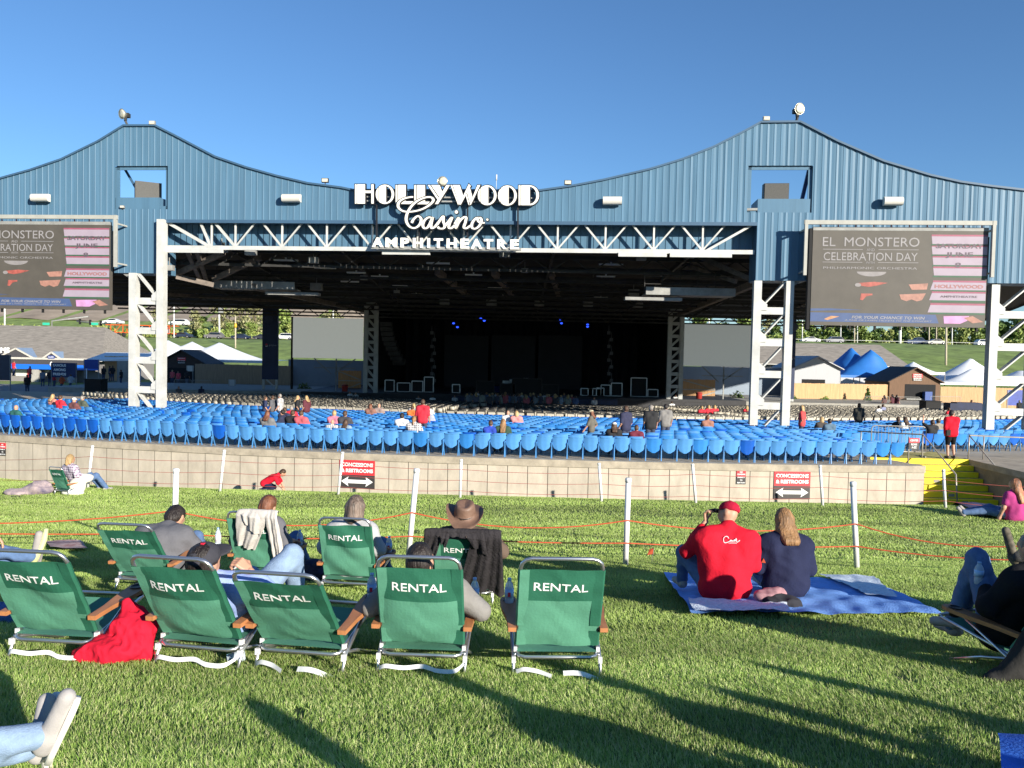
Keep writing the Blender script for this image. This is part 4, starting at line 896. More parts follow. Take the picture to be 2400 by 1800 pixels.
t = thing('row_sign', 'small red and grey CENTER ROWS sign on a post above the steps', 'sign', P(2128, 1088, 27.5)); b = MB(); b.tube([(0, 0, 0), (0, 0, 0.95)], 0.025, 6); b.build('post', m_rail, t)
b = MB(); b.box((0.17, -0.03, 0.83), (0.36, 0.012, 0.16)); b.cur = 1; b.box((0.17, -0.03, 0.64), (0.36, 0.012, 0.22)); b.build('panel', [m_sred, m_sdk], t)
for s, z, w in (('CENTER', 0.83, 0.28), ('ROWS', 0.69, 0.2), ('A-ZZ', 0.59, 0.17)): put_text(MB(), s, (0.17, -0.038, z), (1, 0, 0), (0, 0, 1), (0, -1, 0), 0.07, w, bold=0.03, ext=0.001).build('lettering', m_sw, t)
# ------------------------------------------------------------------ rental chairs
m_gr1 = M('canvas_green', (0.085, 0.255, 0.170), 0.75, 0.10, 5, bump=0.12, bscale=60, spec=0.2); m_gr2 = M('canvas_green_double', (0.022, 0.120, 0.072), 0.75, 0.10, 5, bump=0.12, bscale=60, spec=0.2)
m_alu = M('aluminium', (0.62, 0.62, 0.63), 0.28, 0.05, 8, metal=0.9); m_wood = M('chair_wood', (0.40, 0.165, 0.065), 0.5, 0.25, 14, stretch=(1, 0.15, 1)); m_cup = M('cup_black', (0.012, 0.012, 0.014), 0.35); m_clip = M('white_clip', (0.62, 0.62, 0.63), 0.4); m_strap = M('white_strap', (0.74, 0.74, 0.75), 0.7, 0.06, 12); m_let = M('letter_white', (0.80, 0.80, 0.78), 0.6, 0.03)
TXT = text_vf('RENTAL', 1.0, 0.006, 0.0015)
def rental_chair(Mx, th, label, bulge=0.02, strap=1, arms=(1, 1)):
    t = thing('lawn_chair', label, 'lawn chair', (0, 0, 0), 0, 'green RENTAL lawn chairs'); t.matrix_world = Mx
    H = Vector((0, 0, 0.175)); d = Vector((0, -math.sin(th), math.cos(th))); nb = Vector((0, -math.cos(th), -math.sin(th))); X = Vector((1, 0, 0)); L = 0.67; hw = 0.262
    b = MB(); pts = [H + X * -hw - d * 0.03]
    pts += [H + X * -hw + d * (L - 0.07)] + [H + X * (-hw + 0.07 - 0.07 * math.cos(a)) + d * (L - 0.07 + 0.07 * math.sin(a)) for a in (0.5, 1.0)] + [H + X * (-hw + 0.07) + d * L, H + X * (hw - 0.07) + d * L] + [H + X * (hw - 0.07 + 0.07 * math.sin(a)) + d * (L - 0.07 + 0.07 * math.cos(a)) for a in (0.55, 1.05)] + [H + X * hw + d * (L - 0.07), H + X * hw - d * 0.03]
    b.tube(pts, 0.0125, 8); b.build('back_frame', m_alu, t)
    rw_ = random.Random(len(CH) * 7 + 3); cr = [(rw_.uniform(0.002, 0.006), rw_.uniform(4, 11), rw_.uniform(-5, 5), rw_.uniform(0, 6)) for _ in range(5)]
    def fab(u, v):                                                 # u across, v up; every chair has creases of its own
        e = bulge * (1 - u * u) * math.sin(math.pi * min(1, max(0, v)) ** 0.8); w = 0.004 * math.sin(9 * v + 5 * u * u) * (1 - u * u); w += sum(a * (1 - u * u) * math.sin(f_ * v + g_ * u + h_) for a, f_, g_, h_ in cr); w += 0.0018 * math.sin(23 * v + 4 * u + 2 * math.sin(5 * u))
        return H + X * (u * hw * 1.02) + d * (0.02 + v * 0.575) + nb * (0.010 + e + w)
    b = MB(); b.smooth = True; NU, NV = 18, 30
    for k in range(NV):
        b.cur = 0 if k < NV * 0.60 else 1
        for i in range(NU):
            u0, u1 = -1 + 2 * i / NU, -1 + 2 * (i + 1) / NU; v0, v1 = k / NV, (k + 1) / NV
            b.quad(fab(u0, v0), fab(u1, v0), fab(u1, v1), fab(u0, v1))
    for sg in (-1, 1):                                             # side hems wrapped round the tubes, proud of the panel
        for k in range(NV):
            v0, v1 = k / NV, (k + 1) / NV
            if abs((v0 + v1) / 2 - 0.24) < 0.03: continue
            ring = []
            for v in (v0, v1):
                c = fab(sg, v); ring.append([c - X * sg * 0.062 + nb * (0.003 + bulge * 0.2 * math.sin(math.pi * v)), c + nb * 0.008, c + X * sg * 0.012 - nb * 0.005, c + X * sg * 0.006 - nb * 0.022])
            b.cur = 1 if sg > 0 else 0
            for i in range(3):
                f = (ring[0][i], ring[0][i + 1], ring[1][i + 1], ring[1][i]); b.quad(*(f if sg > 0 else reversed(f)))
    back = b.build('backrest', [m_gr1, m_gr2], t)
    vs, fs = TXT; x0, x1 = min(v.x for v in vs), max(v.x for v in vs); q = MB()
    for f in fs: pass
    q.add([fab((v.x - (x0 + x1) / 2) / (x1 - x0) * 1.30, 0.775 + v.y * 0.135) + nb * (0.0035 + v.z * 0.3) for v in vs], fs)
    q.build('lettering', m_let, back)
    b = MB(); b.smooth = True; g = []
    for j in range(9):
        y = -0.04 + 0.54 * j / 8; g.append([(x, y, 0.150 + 0.12 * j / 8 - 0.035 * math.sin(math.pi * j / 8) * (1 - (x / hw) ** 2)) for x in np.linspace(-hw, hw, 7)])
    b.sheet(g); b.build('seat', m_gr1, t)
    b = MB(); z0 = 0.125; b.tube([(-hw, 0.52, 0.285), (-hw, -0.0, z0 + 0.02), (-hw + 0.012, -0.045, z0), (-hw + 0.05, -0.06, z0 - 0.005), (hw - 0.05, -0.06, z0 - 0.005), (hw - 0.012, -0.045, z0), (hw, 0.0, z0 + 0.02), (hw, 0.52, 0.285), (hw - .03, .55, .29), (-hw + .03, .55, .29)], 0.013, 8, closed=False); b.build('seat_frame', m_alu, t)
    for sg in (-1, 1):
        x = sg * 0.300; b = MB(); rear = H + d * 0.155; yr = rear.y - 0.035; zr = rear.z; yf, zf = 0.40, 0.395
        prof = [(-0.026, 0), (0.026, 0), (0.03, 0.3), (0.058, 0.66), (0.062, 0.9), (0.045, 0.985), (0.0, 1.0), (-0.045, 0.985), (-0.062, 0.9), (-0.058, 0.66), (-0.03, 0.3)]
        ax = Vector((0, yf + 0.06 - yr, zf - zr)); b.prism([(p[0], p[1]) for p in prof], (x, yr, zr), X, ax, ax.cross(X).normalized() * 0.028); arm = b.build('armrest', m_wood, t)
        c = Vector((x, yr, zr)) + ax * 0.86; up = X.cross(ax).normalized(); b = MB(); b.lathe([(0.045, 0.004), (0.045, 0.008), (0.037, 0.009), (0.035, -0.06), (0, -0.06)], c, up, 16); b.build('cup_holder', m_cup, arm)
        b = MB(); b.tube([(sg * 0.296, yf - 0.05, zf - 0.04), (sg * 0.286, -0.02, 0.11), (sg * 0.284, -0.085, -0.02)], 0.0115, 8); b.build('leg', m_alu, t)
        b = MB(); b.tube([(sg * 0.276, -0.035, 0.13), (sg * 0.276, 0.2, 0.08), (sg * 0.276, 0.46, -0.01)], 0.011, 8); b.build('leg', m_alu, t)
        b = MB(); b.box((sg * 0.284, -0.045, 0.10), (0.026, 0.028, 0.04)); b.box((sg * 0.272, -0.01, 0.16), (0.022, 0.03, 0.03)); b.build('clip', m_clip, t)
    if strap:
        s = random.Random(int(strap * 10)); A = Vector((-0.27, -0.06, 0.10)); B = Vector((0.28, -0.08, 0.08)); cp = [A, A + Vector((0.0, -0.03, -0.06)), A + Vector((0.05, -0.06, -0.04))]
        if strap == 1: cp += [Vector((-0.1, -0.13, 0.055)), Vector((0.02, -0.12, 0.065)), Vector((0.12, -0.15, 0.05)), B + Vector((-0.05, -0.06, -0.03)), B]
        elif strap == 2: cp += [Vector((-0.13, -0.15, 0.055)), Vector((-0.05, -0.20, 0.04))]
        cp = catmull(cp, 5); b = MB(); b.smooth = True; g = []
        for i, p in enumerate(cp): w = Vector((0.1 * math.sin(i), 0.35, 1.0 if i < 8 else 0.75)).normalized() * 0.0135; g.append([p - w, p + w])
        b.sheet(g); b.build('strap', m_strap, t)
        if strap == 2:
            cp = catmull([B, B + Vector((-0.01, -0.03, -0.07)), B + Vector((0.0, -0.06, -0.085)), Vector((0.14, -0.17, 0.05)), Vector((0.03, -0.15, 0.045))], 5); b = MB(); b.sheet([[p - Vector((0, 0.012, 0.012)), p + Vector((0, 0.012, 0.012))] for p in cp]); b.build('strap', m_strap, t)
    return t
D = math.radians
CH = {}
def chair(k, px, py, rz, th, label, sc=1.0, **kw): Mx = lawn_M(G(px, py), D(rz)) @ Matrix.Scale(sc, 4); CH[k] = (Mx, th); rental_chair(Mx, D(th), label, **kw)
chair('1', 134, 1540, -6, 33, 'green RENTAL lawn chair at the left edge, left of the red jacket', 1.05, strap=1)
chair('2', 474, 1556, -12, 35, 'green RENTAL lawn chair of the man in the dark cap', 1.06, bulge=0.045, strap=1)
chair('3', 710, 1567, -10, 42, 'empty reclined green RENTAL lawn chair, lowest in the front row', 1.05, strap=2)
chair('4', 990, 1572, -3, 24, 'green RENTAL lawn chair with only dark hair showing over its top', bulge=0.05, strap=1)
chair('5', 1303, 1577, 3, 23, 'empty green RENTAL lawn chair right of all others in its row', bulge=0.012, strap=2)
chair('A', 345, 1386, -8, 40, 'green RENTAL lawn chair of the man in the grey T-shirt', 1.06, strap=0)
chair('B', 606, 1368, -10, 22, 'green RENTAL lawn chair with a pale grey hoodie hung over it', strap=0)
chair('C', 820, 1392, -7, 22, 'green RENTAL lawn chair of the person with grey streaked hair', bulge=0.04, strap=0)
chair('D', 1085, 1415, 0, 33, 'green RENTAL lawn chair with a dark jacket hung over it', strap=0)
chair('E', 148, 1160, -25, 25, 'distant green RENTAL lawn chair near the concrete wall', strap=0)
chair('F', 2425, 1575, 26, 31, 'lawn chair covered by a black coat at the right edge', strap=0)
def cpt(k, x, y, z): return CH[k][0] @ Vector((x, y, z))
# bottles and a can
m_pet = M('bottle_plastic', (0.72, 0.82, 0.92), 0.08, 0, spec=0.8); m_pet.node_tree.nodes['Principled BSDF'].inputs['Transmission Weight'].default_value = 0.45; m_pet.node_tree.nodes['Principled BSDF'].inputs['IOR'].default_value = 1.2
m_lab = M('bottle_label', (0.38, 0.58, 0.85), 0.4, 0.2, 20); m_labr = M('label_red', (0.6, 0.02, 0.05), 0.4, 0); m_capb = M('bottle_cap', (0.35, 0.55, 0.78), 0.4, 0); m_labw = M('label_white', (0.7, 0.7, 0.72), 0.4, 0)
def bottle(p, label, lab=None, h=1.0):
    t = thing('water_bottle', label, 'bottle', p, 0, 'water bottles'); k = 0.205 * h
    b = MB(); b.lathe([(0.028, 0), (0.032, 0.02 * k), (0.032, 0.28 * k), (0.030, 0.32 * k), (0.032, 0.36 * k), (0.032, 0.66 * k), (0.026, 0.78 * k), (0.013, 0.90 * k), (0.012, 0.93 * k)], n=14); b.build('bottle_body', m_pet, t)
    b = MB(); b.lathe([(0.033, 0.36 * k), (0.033, 0.64 * k)], n=14); b.build('paper_band', lab or m_lab, t); b = MB(); b.lathe([(0.014, 0.92 * k), (0.014, 1.0 * k), (0, 1.0 * k)], n=10); b.build('cap', m_capb, t)
    if lab is None: b = MB(); b.box((0, -0.0335, 0.47 * k), (0.02, 0.003, 0.03)); b.build('emblem', m_labr, t)
    return t
bottle(cpt('3', 0.300, 0.385, 0.345), 'water bottle in the cup holder of the empty reclined chair'); bottle(cpt('4', 0.300, 0.355, 0.345), 'water bottle in the cup holder right of the dark haired man'); bottle(cpt('5', -0.300, 0.355, 0.345), 'water bottle in the left cup holder of the rightmost front chair')
bottle(cpt('B', 0.300, 0.355, 0.345), 'water bottle in the cup holder beside the hung grey hoodie'); bottle(cpt('C', 0.300, 0.355, 0.345), 'water bottle in the cup holder of the person with grey streaked hair')
p = G(554, 1552); t = thing('plastic_cup', 'clear plastic cup lying on the grass between two front chairs', 'cup', p + ZV * 0.035); b = MB(); b.lathe([(0.03, -0.06), (0.04, 0.05), (0.041, 0.05), (0.031, -0.06)], (0, 0, 0), (0.9, 0.35, 0.1), 14); b.build('cup_shell', m_pet, t); b = MB(); b.lathe([(0.041, 0.05), (0.043, 0.053), (0.041, 0.056)], (0, 0, 0), (0.9, 0.35, 0.1), 14); b.build('rim', m_pet, t)
t = thing('drink_can', 'blue drink can with a red and white roundel on an armrest', 'can', P(634, 1383, 5.75)); m_can = M('can_blue', (0.01, 0.05, 0.42), 0.3, 0, metal=0.4); b = MB(); b.lathe([(0.028, 0), (0.033, 0.008), (0.033, 0.105), (0.027, 0.12), (0, 0.118)], n=14); b.build('can_body', m_can, t)
b = MB(); b.add([(0.019 * math.cos(a), -0.034 + 0.004 * abs(math.cos(a)) , 0.06 + 0.019 * math.sin(a)) for a in np.linspace(0.2, math.pi + 0.2, 9)], [tuple(range(9))]); b.build('roundel', m_labr, t); b = MB(); b.add([(0.019 * math.cos(a), -0.034 + 0.004 * abs(math.cos(a)), 0.06 + 0.019 * math.sin(a)) for a in np.linspace(math.pi + 0.5, 2 * math.pi, 8)], [tuple(range(8))]); b.build('roundel', m_labw, t)
# ------------------------------------------------------------------ cloth on the lawn
def cloth(name, corners, mat, label, cat, nu=30, nv=18, amp=0.02, lift=0.055, edge=0.06, seed=1, parent=None, fr=7.0):
    TL, TR, BR, BL = [G(*c) for c in corners]; V = []
    for j in range(nv + 1):
        for i in range(nu + 1):
            u, v = i / nu, j / nv; p = TL.lerp(TR, u).lerp(BL.lerp(BR, u), v); V.append(p)
    A = np.array(V); w = _noise(A * np.array([1, 1, 0]), fr, seed); ex = _noise(A * np.array([1, 1, 0]), 3.0, seed + 5); uu = np.tile(np.linspace(-1, 1, nu + 1), nv + 1); vv = np.repeat(np.linspace(-1, 1, nv + 1), nu + 1)
    A[:, 0] += edge * ex * np.abs(uu) ** 4; A[:, 1] += edge * 1.6 * ex * np.abs(vv) ** 4; A[:, 2] = np.array([lawn_z(y, x) for x, y in A[:, :2]]) + lift + amp * w * 1.6
    ii = np.arange((nu + 1) * (nv + 1)).reshape(nv + 1, nu + 1); Fq = np.stack([ii[:-1, :-1], ii[1:, :-1], ii[1:, 1:], ii[:-1, 1:]], -1).reshape(-1, 4)
    o = link(name, np_mesh(name, A, Fq, mat), parent)
    return tag(o, label, cat) if label else o
m_blk1 = M('blanket_blue', (0.22, 0.42, 0.88), 0.95, 0.16, 9, bump=0.5, bscale=60, spec=0.1); m_blk2 = M('blanket_pale', (0.68, 0.76, 0.90), 0.95, 0.25, 30, bump=0.5, bscale=50, spec=0.1)
t = thing('picnic_blanket', 'blue quilted picnic blanket under the couple', 'blanket', (0, 0, 0))
cloth('blanket_top', ((1556, 1352), (2046, 1372), (2212, 1453), (1626, 1448)), m_blk1, None, None, 90, 44, 0.016, 0.06, 0.10, 3, t, 11); cloth('turned_edge', ((1612, 1425), (1845, 1436), (1850, 1455), (1630, 1454)), m_blk2, None, None, 40, 14, 0.016, 0.10, 0.05, 7, t, 20); cloth('turned_edge', ((1920, 1362), (2046, 1368), (2102, 1420), (2030, 1414)), m_blk2, None, None, 40, 16, 0.014, 0.098, 0.05, 9, t, 20)
cloth('beach_towel', ((2336, 1758), (2470, 1775), (2480, 1850), (2350, 1850)), M('towel_blue', (0.025, 0.15, 0.62), 0.95, 0.3, 6, bump=0.4, bscale=60), 'bright blue towel in the corner nearest the camera on the right', 'towel', 16, 12, 0.03, 0.08, 0.03, 4)
cloth('sitting_blanket', ((2200, 1195), (2380, 1200), (2420, 1222), (2290, 1212)), M('navy_cloth', (0.05, 0.05, 0.14), 0.9, 0.3, 4), 'dark navy blanket on the grass beside the girl in pink', 'blanket', 24, 8, 0.05, 0.09, 0.05, 6)
cloth('flag_cloth', ((108, 1276), (188, 1278), (208, 1296), (120, 1298)), M('flag_cloth', (0.45, 0.05, 0.07), 0.8, 0.5, 7, tint=(1.15, 8, 5)), 'crumpled red and white cloth on the grass under the grey running shoe', 'cloth', 20, 8, 0.03, 0.07, 0.04, 8)
def heap(name, label, cat, prims, mat, noise, h=0.014, k=0.05): o = sdf_obj(name, prims, mat, None, h=h, k=k, noise=noise); return tag(o, label, cat)
m_redj = M('jacket_red', (0.56, 0.012, 0.035), 0.85, 0.10, 6, bump=0.3, bscale=25, spec=0.15)
p = G(282, 1545)
def pts_heap(p, L): return [('e', p + Vector(c), r) for c, r in L]
heap('red_jacket', 'crumpled bright red jacket lying on the grass between the front chairs', 'jacket', pts_heap(p, [((0, 0, 0.08), (0.20, 0.17, 0.10)), ((-0.12, -0.05, 0.05), (0.14, 0.12, 0.07)), ((0.07, 0.05, 0.20), (0.15, 0.12, 0.10)), ((0.02, 0.1, 0.28), (0.06, 0.06, 0.10)), ((0.14, 0, 0.10), (0.08, 0.12, 0.14))]), m_redj, [(0.020, 22, 5), (-0.022, 17, 6), (-0.009, 42, 8)], 0.009)
p = G(22, 1455); heap('denim_jacket', 'crumpled blue denim jacket beside the leftmost lawn chair', 'jacket', pts_heap(p, [((0, 0, 0.05), (0.16, 0.12, 0.08)), ((-0.12, 0.03, 0.06), (0.14, 0.10, 0.07)), ((0.06, -0.02, 0.05), (0.06, 0.05, 0.04))]), M('denim', (0.05, 0.12, 0.30), 0.9, 0.3, 25, bump=0.3, bscale=60), [(0.016, 32, 3), (-0.016, 24, 5)], 0.01)
p = G(1828, 1430); o = heap('bundle_of_clothes', 'bundle of dark and pink clothes between the couple on the blanket', 'clothes', pts_heap(p, [((0, 0, 0.09), (0.17, 0.10, 0.06)), ((0.08, -0.05, 0.07), (0.10, 0.08, 0.06))]), M('dark_cloth', (0.02, 0.02, 0.026), 0.9, 0.2, 8), [(0.018, 36, 2), (-0.014, 26, 4)], 0.01)
heap('pink_shawl', 'crumpled dusty pink shawl on the blanket beside the dark clothes', 'shawl', pts_heap(p, [((-0.12, 0.05, 0.12), (0.12, 0.08, 0.05)), ((-0.02, 0.08, 0.15), (0.10, 0.06, 0.04))]), M('pink_cloth', (0.38, 0.20, 0.22), 0.9, 0.3, 8), [(0.014, 40, 4), (-0.012, 28, 5)], 0.01)
p = G(735, 1358); heap('dark_bag', 'dark maroon bag and jacket on the grass between two middle chairs', 'bag', pts_heap(p, [((0, 0, 0.1), (0.16, 0.14, 0.12)), ((-0.03, -0.1, 0.06), (0.14, 0.08, 0.06)), ((0.05, -0.08, 0.14), (0.07, 0.06, 0.09))]), M('maroon_cloth', (0.035, 0.014, 0.02), 0.85, 0.5, 6, tint=(1, 3, 5)), [(0.015, 34, 2), (-0.015, 24, 5)], 0.011)
p = G(90, 1158); heap('clothes_pile', 'pile of navy and red clothes beside the distant lawn chair', 'clothes', pts_heap(p, [((0, 0, 0.14), (0.42, 0.25, 0.16)), ((-0.45, -0.1, 0.06), (0.42, 0.2, 0.09)), ((0.1, 0, 0.27), (0.28, 0.15, 0.13))]), M('navy_red_cloth', (0.06, 0.07, 0.22), 0.9, 0.6, 2.5, tint=(6, 4, 1.2)), [(0.05, 14, 2)], 0.03)
# ================================================================== people
def cloth_mat(name, c, var=0.12, bump=0.25): return M('fabric_' + name, c, 0.85, var, 6, bump=bump, bscale=45, spec=0.15)
SKIN = M('skin', (0.50, 0.27, 0.18), 0.5, 0.10, 6, spec=0.35); SKIN2 = M('skin_tan', (0.40, 0.20, 0.12), 0.5, 0.1, 6, spec=0.35)
def hair_mat(name, c): return M('hair_' + name, c, 0.5, 0.55, 14, bump=0.8, bscale=70, spec=0.4, stretch=(1, 1, 0.12))
HB, HR, HBL, HG, HD, HLB = hair_mat('brown', (0.075, 0.04, 0.022)), hair_mat('auburn', (0.16, 0.06, 0.03)), hair_mat('blond', (0.42, 0.28, 0.13)), hair_mat('grey', (0.26, 0.23, 0.20)), hair_mat('dark', (0.022, 0.016, 0.014)), hair_mat('light_brown', (0.26, 0.14, 0.06))
JEANS = M('jeans', (0.085, 0.15, 0.29), 0.9, 0.2, 14, bump=0.3, bscale=120); LJEANS = M('jeans_light', (0.22, 0.31, 0.45), 0.9, 0.2, 14, bump=0.3, bscale=120)
SHOE = M('shoe_grey', (0.32, 0.30, 0.28), 0.8, 0.1, 10); SOLE = M('sole_white', (0.70, 0.68, 0.62), 0.6, 0.05); BOOT = M('boot_dark', (0.05, 0.045, 0.045), 0.7, 0.2)
V3 = Vector
def head_axes(J):
    up = (V3(J['head']) - V3(J['neck'])).normalized(); hd = V3(J.get('hd', (0, 1, 0))); hd = (hd - up * hd.dot(up) * 0.6).normalized(); rt = hd.cross(up).normalized(); up = rt.cross(hd).normalized()
    return up, hd, rt
def hand_prims(E, Wp, fwd=None, palm=None, side=1, curl=0.5, k=1.0):   # palm, four unequal bent fingers and a thumb from the side of the palm
    E, Wp = V3(E), V3(Wp); d = V3(fwd).normalized() if fwd else (Wp - E).normalized(); n = V3(palm) if palm else V3((0, 0, -1)); n = (n - d * n.dot(d)).normalized(); s = d.cross(n).normalized() * side
    pr = []; pc = Wp + d * 0.05 * k
    for j in range(4):
        o = s * (0.030 - 0.020 * j) * k; pr.append(('c', Wp + o * 0.5, Wp + d * 0.085 * k + o, 0.015 * k, 0.011 * k))
        L = (0.040, 0.045, 0.042, 0.033)[j] * k; p = Wp + d * 0.088 * k + o; a = 0.25 + curl * 0.75
        for m in range(3):
            dr = d * math.cos(a) + n * math.sin(a); q = p + dr * L * (1, 0.7, 0.55)[m]; pr.append(('c', p, q, (0.0098 - 0.001 * m) * k, (0.0090 - 0.001 * m) * k)); p = q; a += curl * 0.9
    t0 = Wp + s * 0.028 * k + d * 0.02 * k; t1 = t0 + (s * 0.7 + d * 0.6 + n * 0.3).normalized() * 0.042 * k; t2 = t1 + (d * 0.9 + s * 0.1 + n * 0.5).normalized() * 0.032 * k
    return pr + [('c', t0, t1, 0.0125 * k, 0.0105 * k), ('c', t1, t2, 0.0105 * k, 0.0085 * k)]
def torso(J, f=1.0, e=0.0):
    pel, ch, nk = V3(J['pel']), V3(J['chest']), V3(J['neck']); lS, rS, lH, rH = [V3(J[k]) for k in ('lS', 'rS', 'lH', 'rH')]; pr = []
    ax = (nk - pel).normalized(); sd = (rS - lS).normalized()
    mid = lambda a, b, t: a.lerp(b, t)
    for S_, H_, sg in ((lS, lH, -1), (rS, rH, 1)):
        top = mid(S_, nk, 0.30) - ax * 0.06; pr.append(('c', top, mid(H_, pel, 0.2) + ax * 0.06, 0.098 * f + e, 0.108 * f + e))
    pr += [('c', ch, pel + ax * 0.08, 0.115 * f + e, 0.115 * f + e), ('c', lS, rS, 0.060 * f + e, 0.060 * f + e), ('c', mid(lS, nk, 0.2), nk + ax * 0.01, 0.06 * f + e, 0.052 + e), ('c', mid(rS, nk, 0.2), nk + ax * 0.01, 0.06 * f + e, 0.052 + e), ('c', lH, rH, 0.105 * f + e, 0.105 * f + e)]
    return pr
def limb(a, b, r0, r1, t0=0.0, t1=1.0):
    a, b = V3(a), V3(b); return ('c', a.lerp(b, t0), a.lerp(b, t1), r0 + (r1 - r0) * t0, r0 + (r1 - r0) * t1)
def body_meshes(J, L, h):
    f = L.get('f', 1.0); out = {}; up, hd, rt = head_axes(J); H = V3(J['head'])
    pr = [('e', H + hd * 0.005, (0.076, 0.097, 0.108), np.array([rt, hd, up]).T), ('e', H + hd * 0.028 - up * 0.062, (0.054, 0.062, 0.052), np.array([rt, hd, up]).T), ('c', V3(J['neck']) - up * 0.02, H - up * 0.06, 0.058, 0.055)]
    if h < 0.026: pr += [('c', H + hd * 0.092 - up * 0.005, H + hd * 0.112 - up * 0.028, 0.009, 0.014), ('c', H + hd * 0.083 - up * 0.060 - rt * 0.018, H + hd * 0.083 - up * 0.060 + rt * 0.018, 0.010, 0.010), ('c', H + hd * 0.080 + up * 0.022 - rt * 0.035, H + hd * 0.080 + up * 0.022 + rt * 0.035, 0.013, 0.013)] + [('e', H + rt * (0.078 * s) - hd * 0.008 - up * 0.012, (0.014, 0.024, 0.033), np.array([rt, hd, up]).T) for s in (-1, 1)]
    pr += torso(J, f * 0.97)
    for s in 'lr':
        pr += [limb(J[s + 'S'], J[s + 'E'], 0.052 * f, 0.042), limb(J[s + 'E'], J[s + 'W'], 0.043, 0.028), limb(J[s + 'H'], J[s + 'K'], 0.088 * f, 0.058), limb(J[s + 'K'], J[s + 'A'], 0.057, 0.038)]
        if h >= 0.018: w = V3(J[s + 'W']); d = (w - V3(J[s + 'E'])).normalized(); pr += [('c', w, w + d * 0.09, 0.034, 0.026), ('c', w + d * 0.02, w + d * 0.06 + V3((0, 0, 0.03)), 0.014, 0.011)]
    out['body'] = sdf(pr, h, 0.03)
    if h < 0.018:
        Vs, Fs = out['body']
        for s, sg in (('l', -1), ('r', 1)):
            hp = L.get('hand_' + s, {}); v, q = sdf(hand_prims(J[s + 'E'], J[s + 'W'], side=-sg, **hp), 0.0048, 0.008)
            Fs = np.concatenate([Fs, q + len(Vs)]); Vs = np.concatenate([Vs, v])
        out['body'] = (Vs, Fs)
    e = 0.014; sl = L.get('sleeve', 2.0); sh = torso(J, f, e) + [('c', V3(J['lH']).lerp(V3(J['pel']), 0.3), V3(J['rH']).lerp(V3(J['pel']), 0.3), 0.112 * f + e, 0.112 * f + e)]
    if L.get('top', True):
        for s in 'lr':
            if sl > 0: sh.append(limb(J[s + 'S'], J[s + 'E'], 0.056 * f + e + 0.006, 0.046 + e + 0.006, 0, min(1, sl)))
            if sl > 1: sh.append(limb(J[s + 'E'], J[s + 'W'], 0.050 + e, 0.034 + e, 0, sl - 1))
        if L.get('hood'): sh += [('e', V3(J['neck']) - hd * 0.075 - up * 0.035, (0.125, 0.075, 0.085), np.array([rt, hd, up]).T)]
        if L.get('collar'): sh += [('c', V3(J['neck']) + up * 0.02 - hd * 0.01, V3(J['neck']) + up * 0.035 - hd * 0.01, 0.072, 0.07)]
        out['shirt'] = sdf(sh, h, 0.035, noise=[(0.006, 24, L.get('seed', 3)), (-0.0065 if h < 0.02 else -0.004, 15, L.get('seed', 3) + 2)])
    pl = L.get('pants', 1.0); pa = [('c', J['lH'], J['rH'], 0.104 * f, 0.104 * f)]
    for s in 'lr':
        pa.append(limb(J[s + 'H'], J[s + 'K'], 0.098 * f, 0.072, 0, min(1, pl * 2)))
        if pl > 0.5: pa.append(limb(J[s + 'K'], J[s + 'A'], 0.070, 0.056, 0, pl * 2 - 1))
    out['trousers'] = sdf(pa, h, 0.03, noise=[(0.005, 30, L.get('seed', 3) + 9), (-0.006, 20, L.get('seed', 3) + 4)])
    for s in 'lr':
        shp = []; A, T = V3(J[s + 'A']), V3(J[s + 'T']); d = (T - A).normalized(); zz = V3(L.get('shoe_up', (0, 0, 1))); zz = (zz - d * zz.dot(d)).normalized(); hl = A - zz * 0.045 - d * 0.03; shp += [('c', hl, T - d * 0.035, 0.042, 0.036), ('c', A, hl + d * 0.04, 0.046, 0.044)]; out['shoe_' + s] = sdf(shp, h, 0.02)
    hs = L.get('hair', 'short'); hp = []; B = np.array([rt, hd, up]).T
    if hs != 'bald':
        hp = [('e', H - hd * 0.016 + up * 0.022, (0.086, 0.096, 0.104), B), ('e', H - hd * 0.045 - up * 0.025, (0.078, 0.062, 0.075), B)]
        if hs in ('bob', 'long', 'verylong'):
            hp += [('c', H - hd * 0.03 + up * 0.01 + rt * s * 0.055, H - hd * 0.035 - up * 0.11 + rt * s * 0.062, 0.045, 0.040) for s in (-1, 1)] + [('c', H - hd * 0.05, H - hd * 0.06 - up * 0.12, 0.06, 0.06)]
        if hs in ('long', 'verylong'): n = 0.26 if hs == 'long' else 0.40; hp += [('c', H - hd * 0.06 - up * 0.1 + rt * o, H - hd * 0.15 - up * n * 0.85 + rt * o * 0.9, 0.056, 0.042) for o in (-0.058, 0.0, 0.058)]
        if hs == 'pony': hp += [('c', H - hd * 0.10, H - hd * 0.13 - up * 0.2, 0.032, 0.02)]
        Vh, Fh = sdf(hp, h, 0.03, noise=[(0.006, 45, 4), (-0.005, 75, 6, (1, 1, 0.12))], clip=None)
        keep = np.array(((Vh - np.array(H)) @ np.array(hd)) < (0.062 if hs == 'short' else 0.070)); msk = keep[Fh].all(1); out['hair'] = (Vh, Fh[msk])
    return out
def cap_mesh(J, back_hole=False):
    up, hd, rt = head_axes(J); H = V3(J['head']); B = np.array([rt, hd, up]).T
    V, f = sdf([('e', H + up * 0.040 - hd * 0.004, (0.090, 0.110, 0.084), B)], 0.012, 0.01, clip=[(tuple(H + up * 0.010), tuple(-up))]); return V, f
def brim_mesh(J):
    up, hd, rt = head_axes(J); H = V3(J['head']); B = np.array([rt, hd, up]).T; return sdf([('e', H + hd * 0.125 + up * 0.020, (0.074, 0.085, 0.012), B)], 0.008, 0.01)
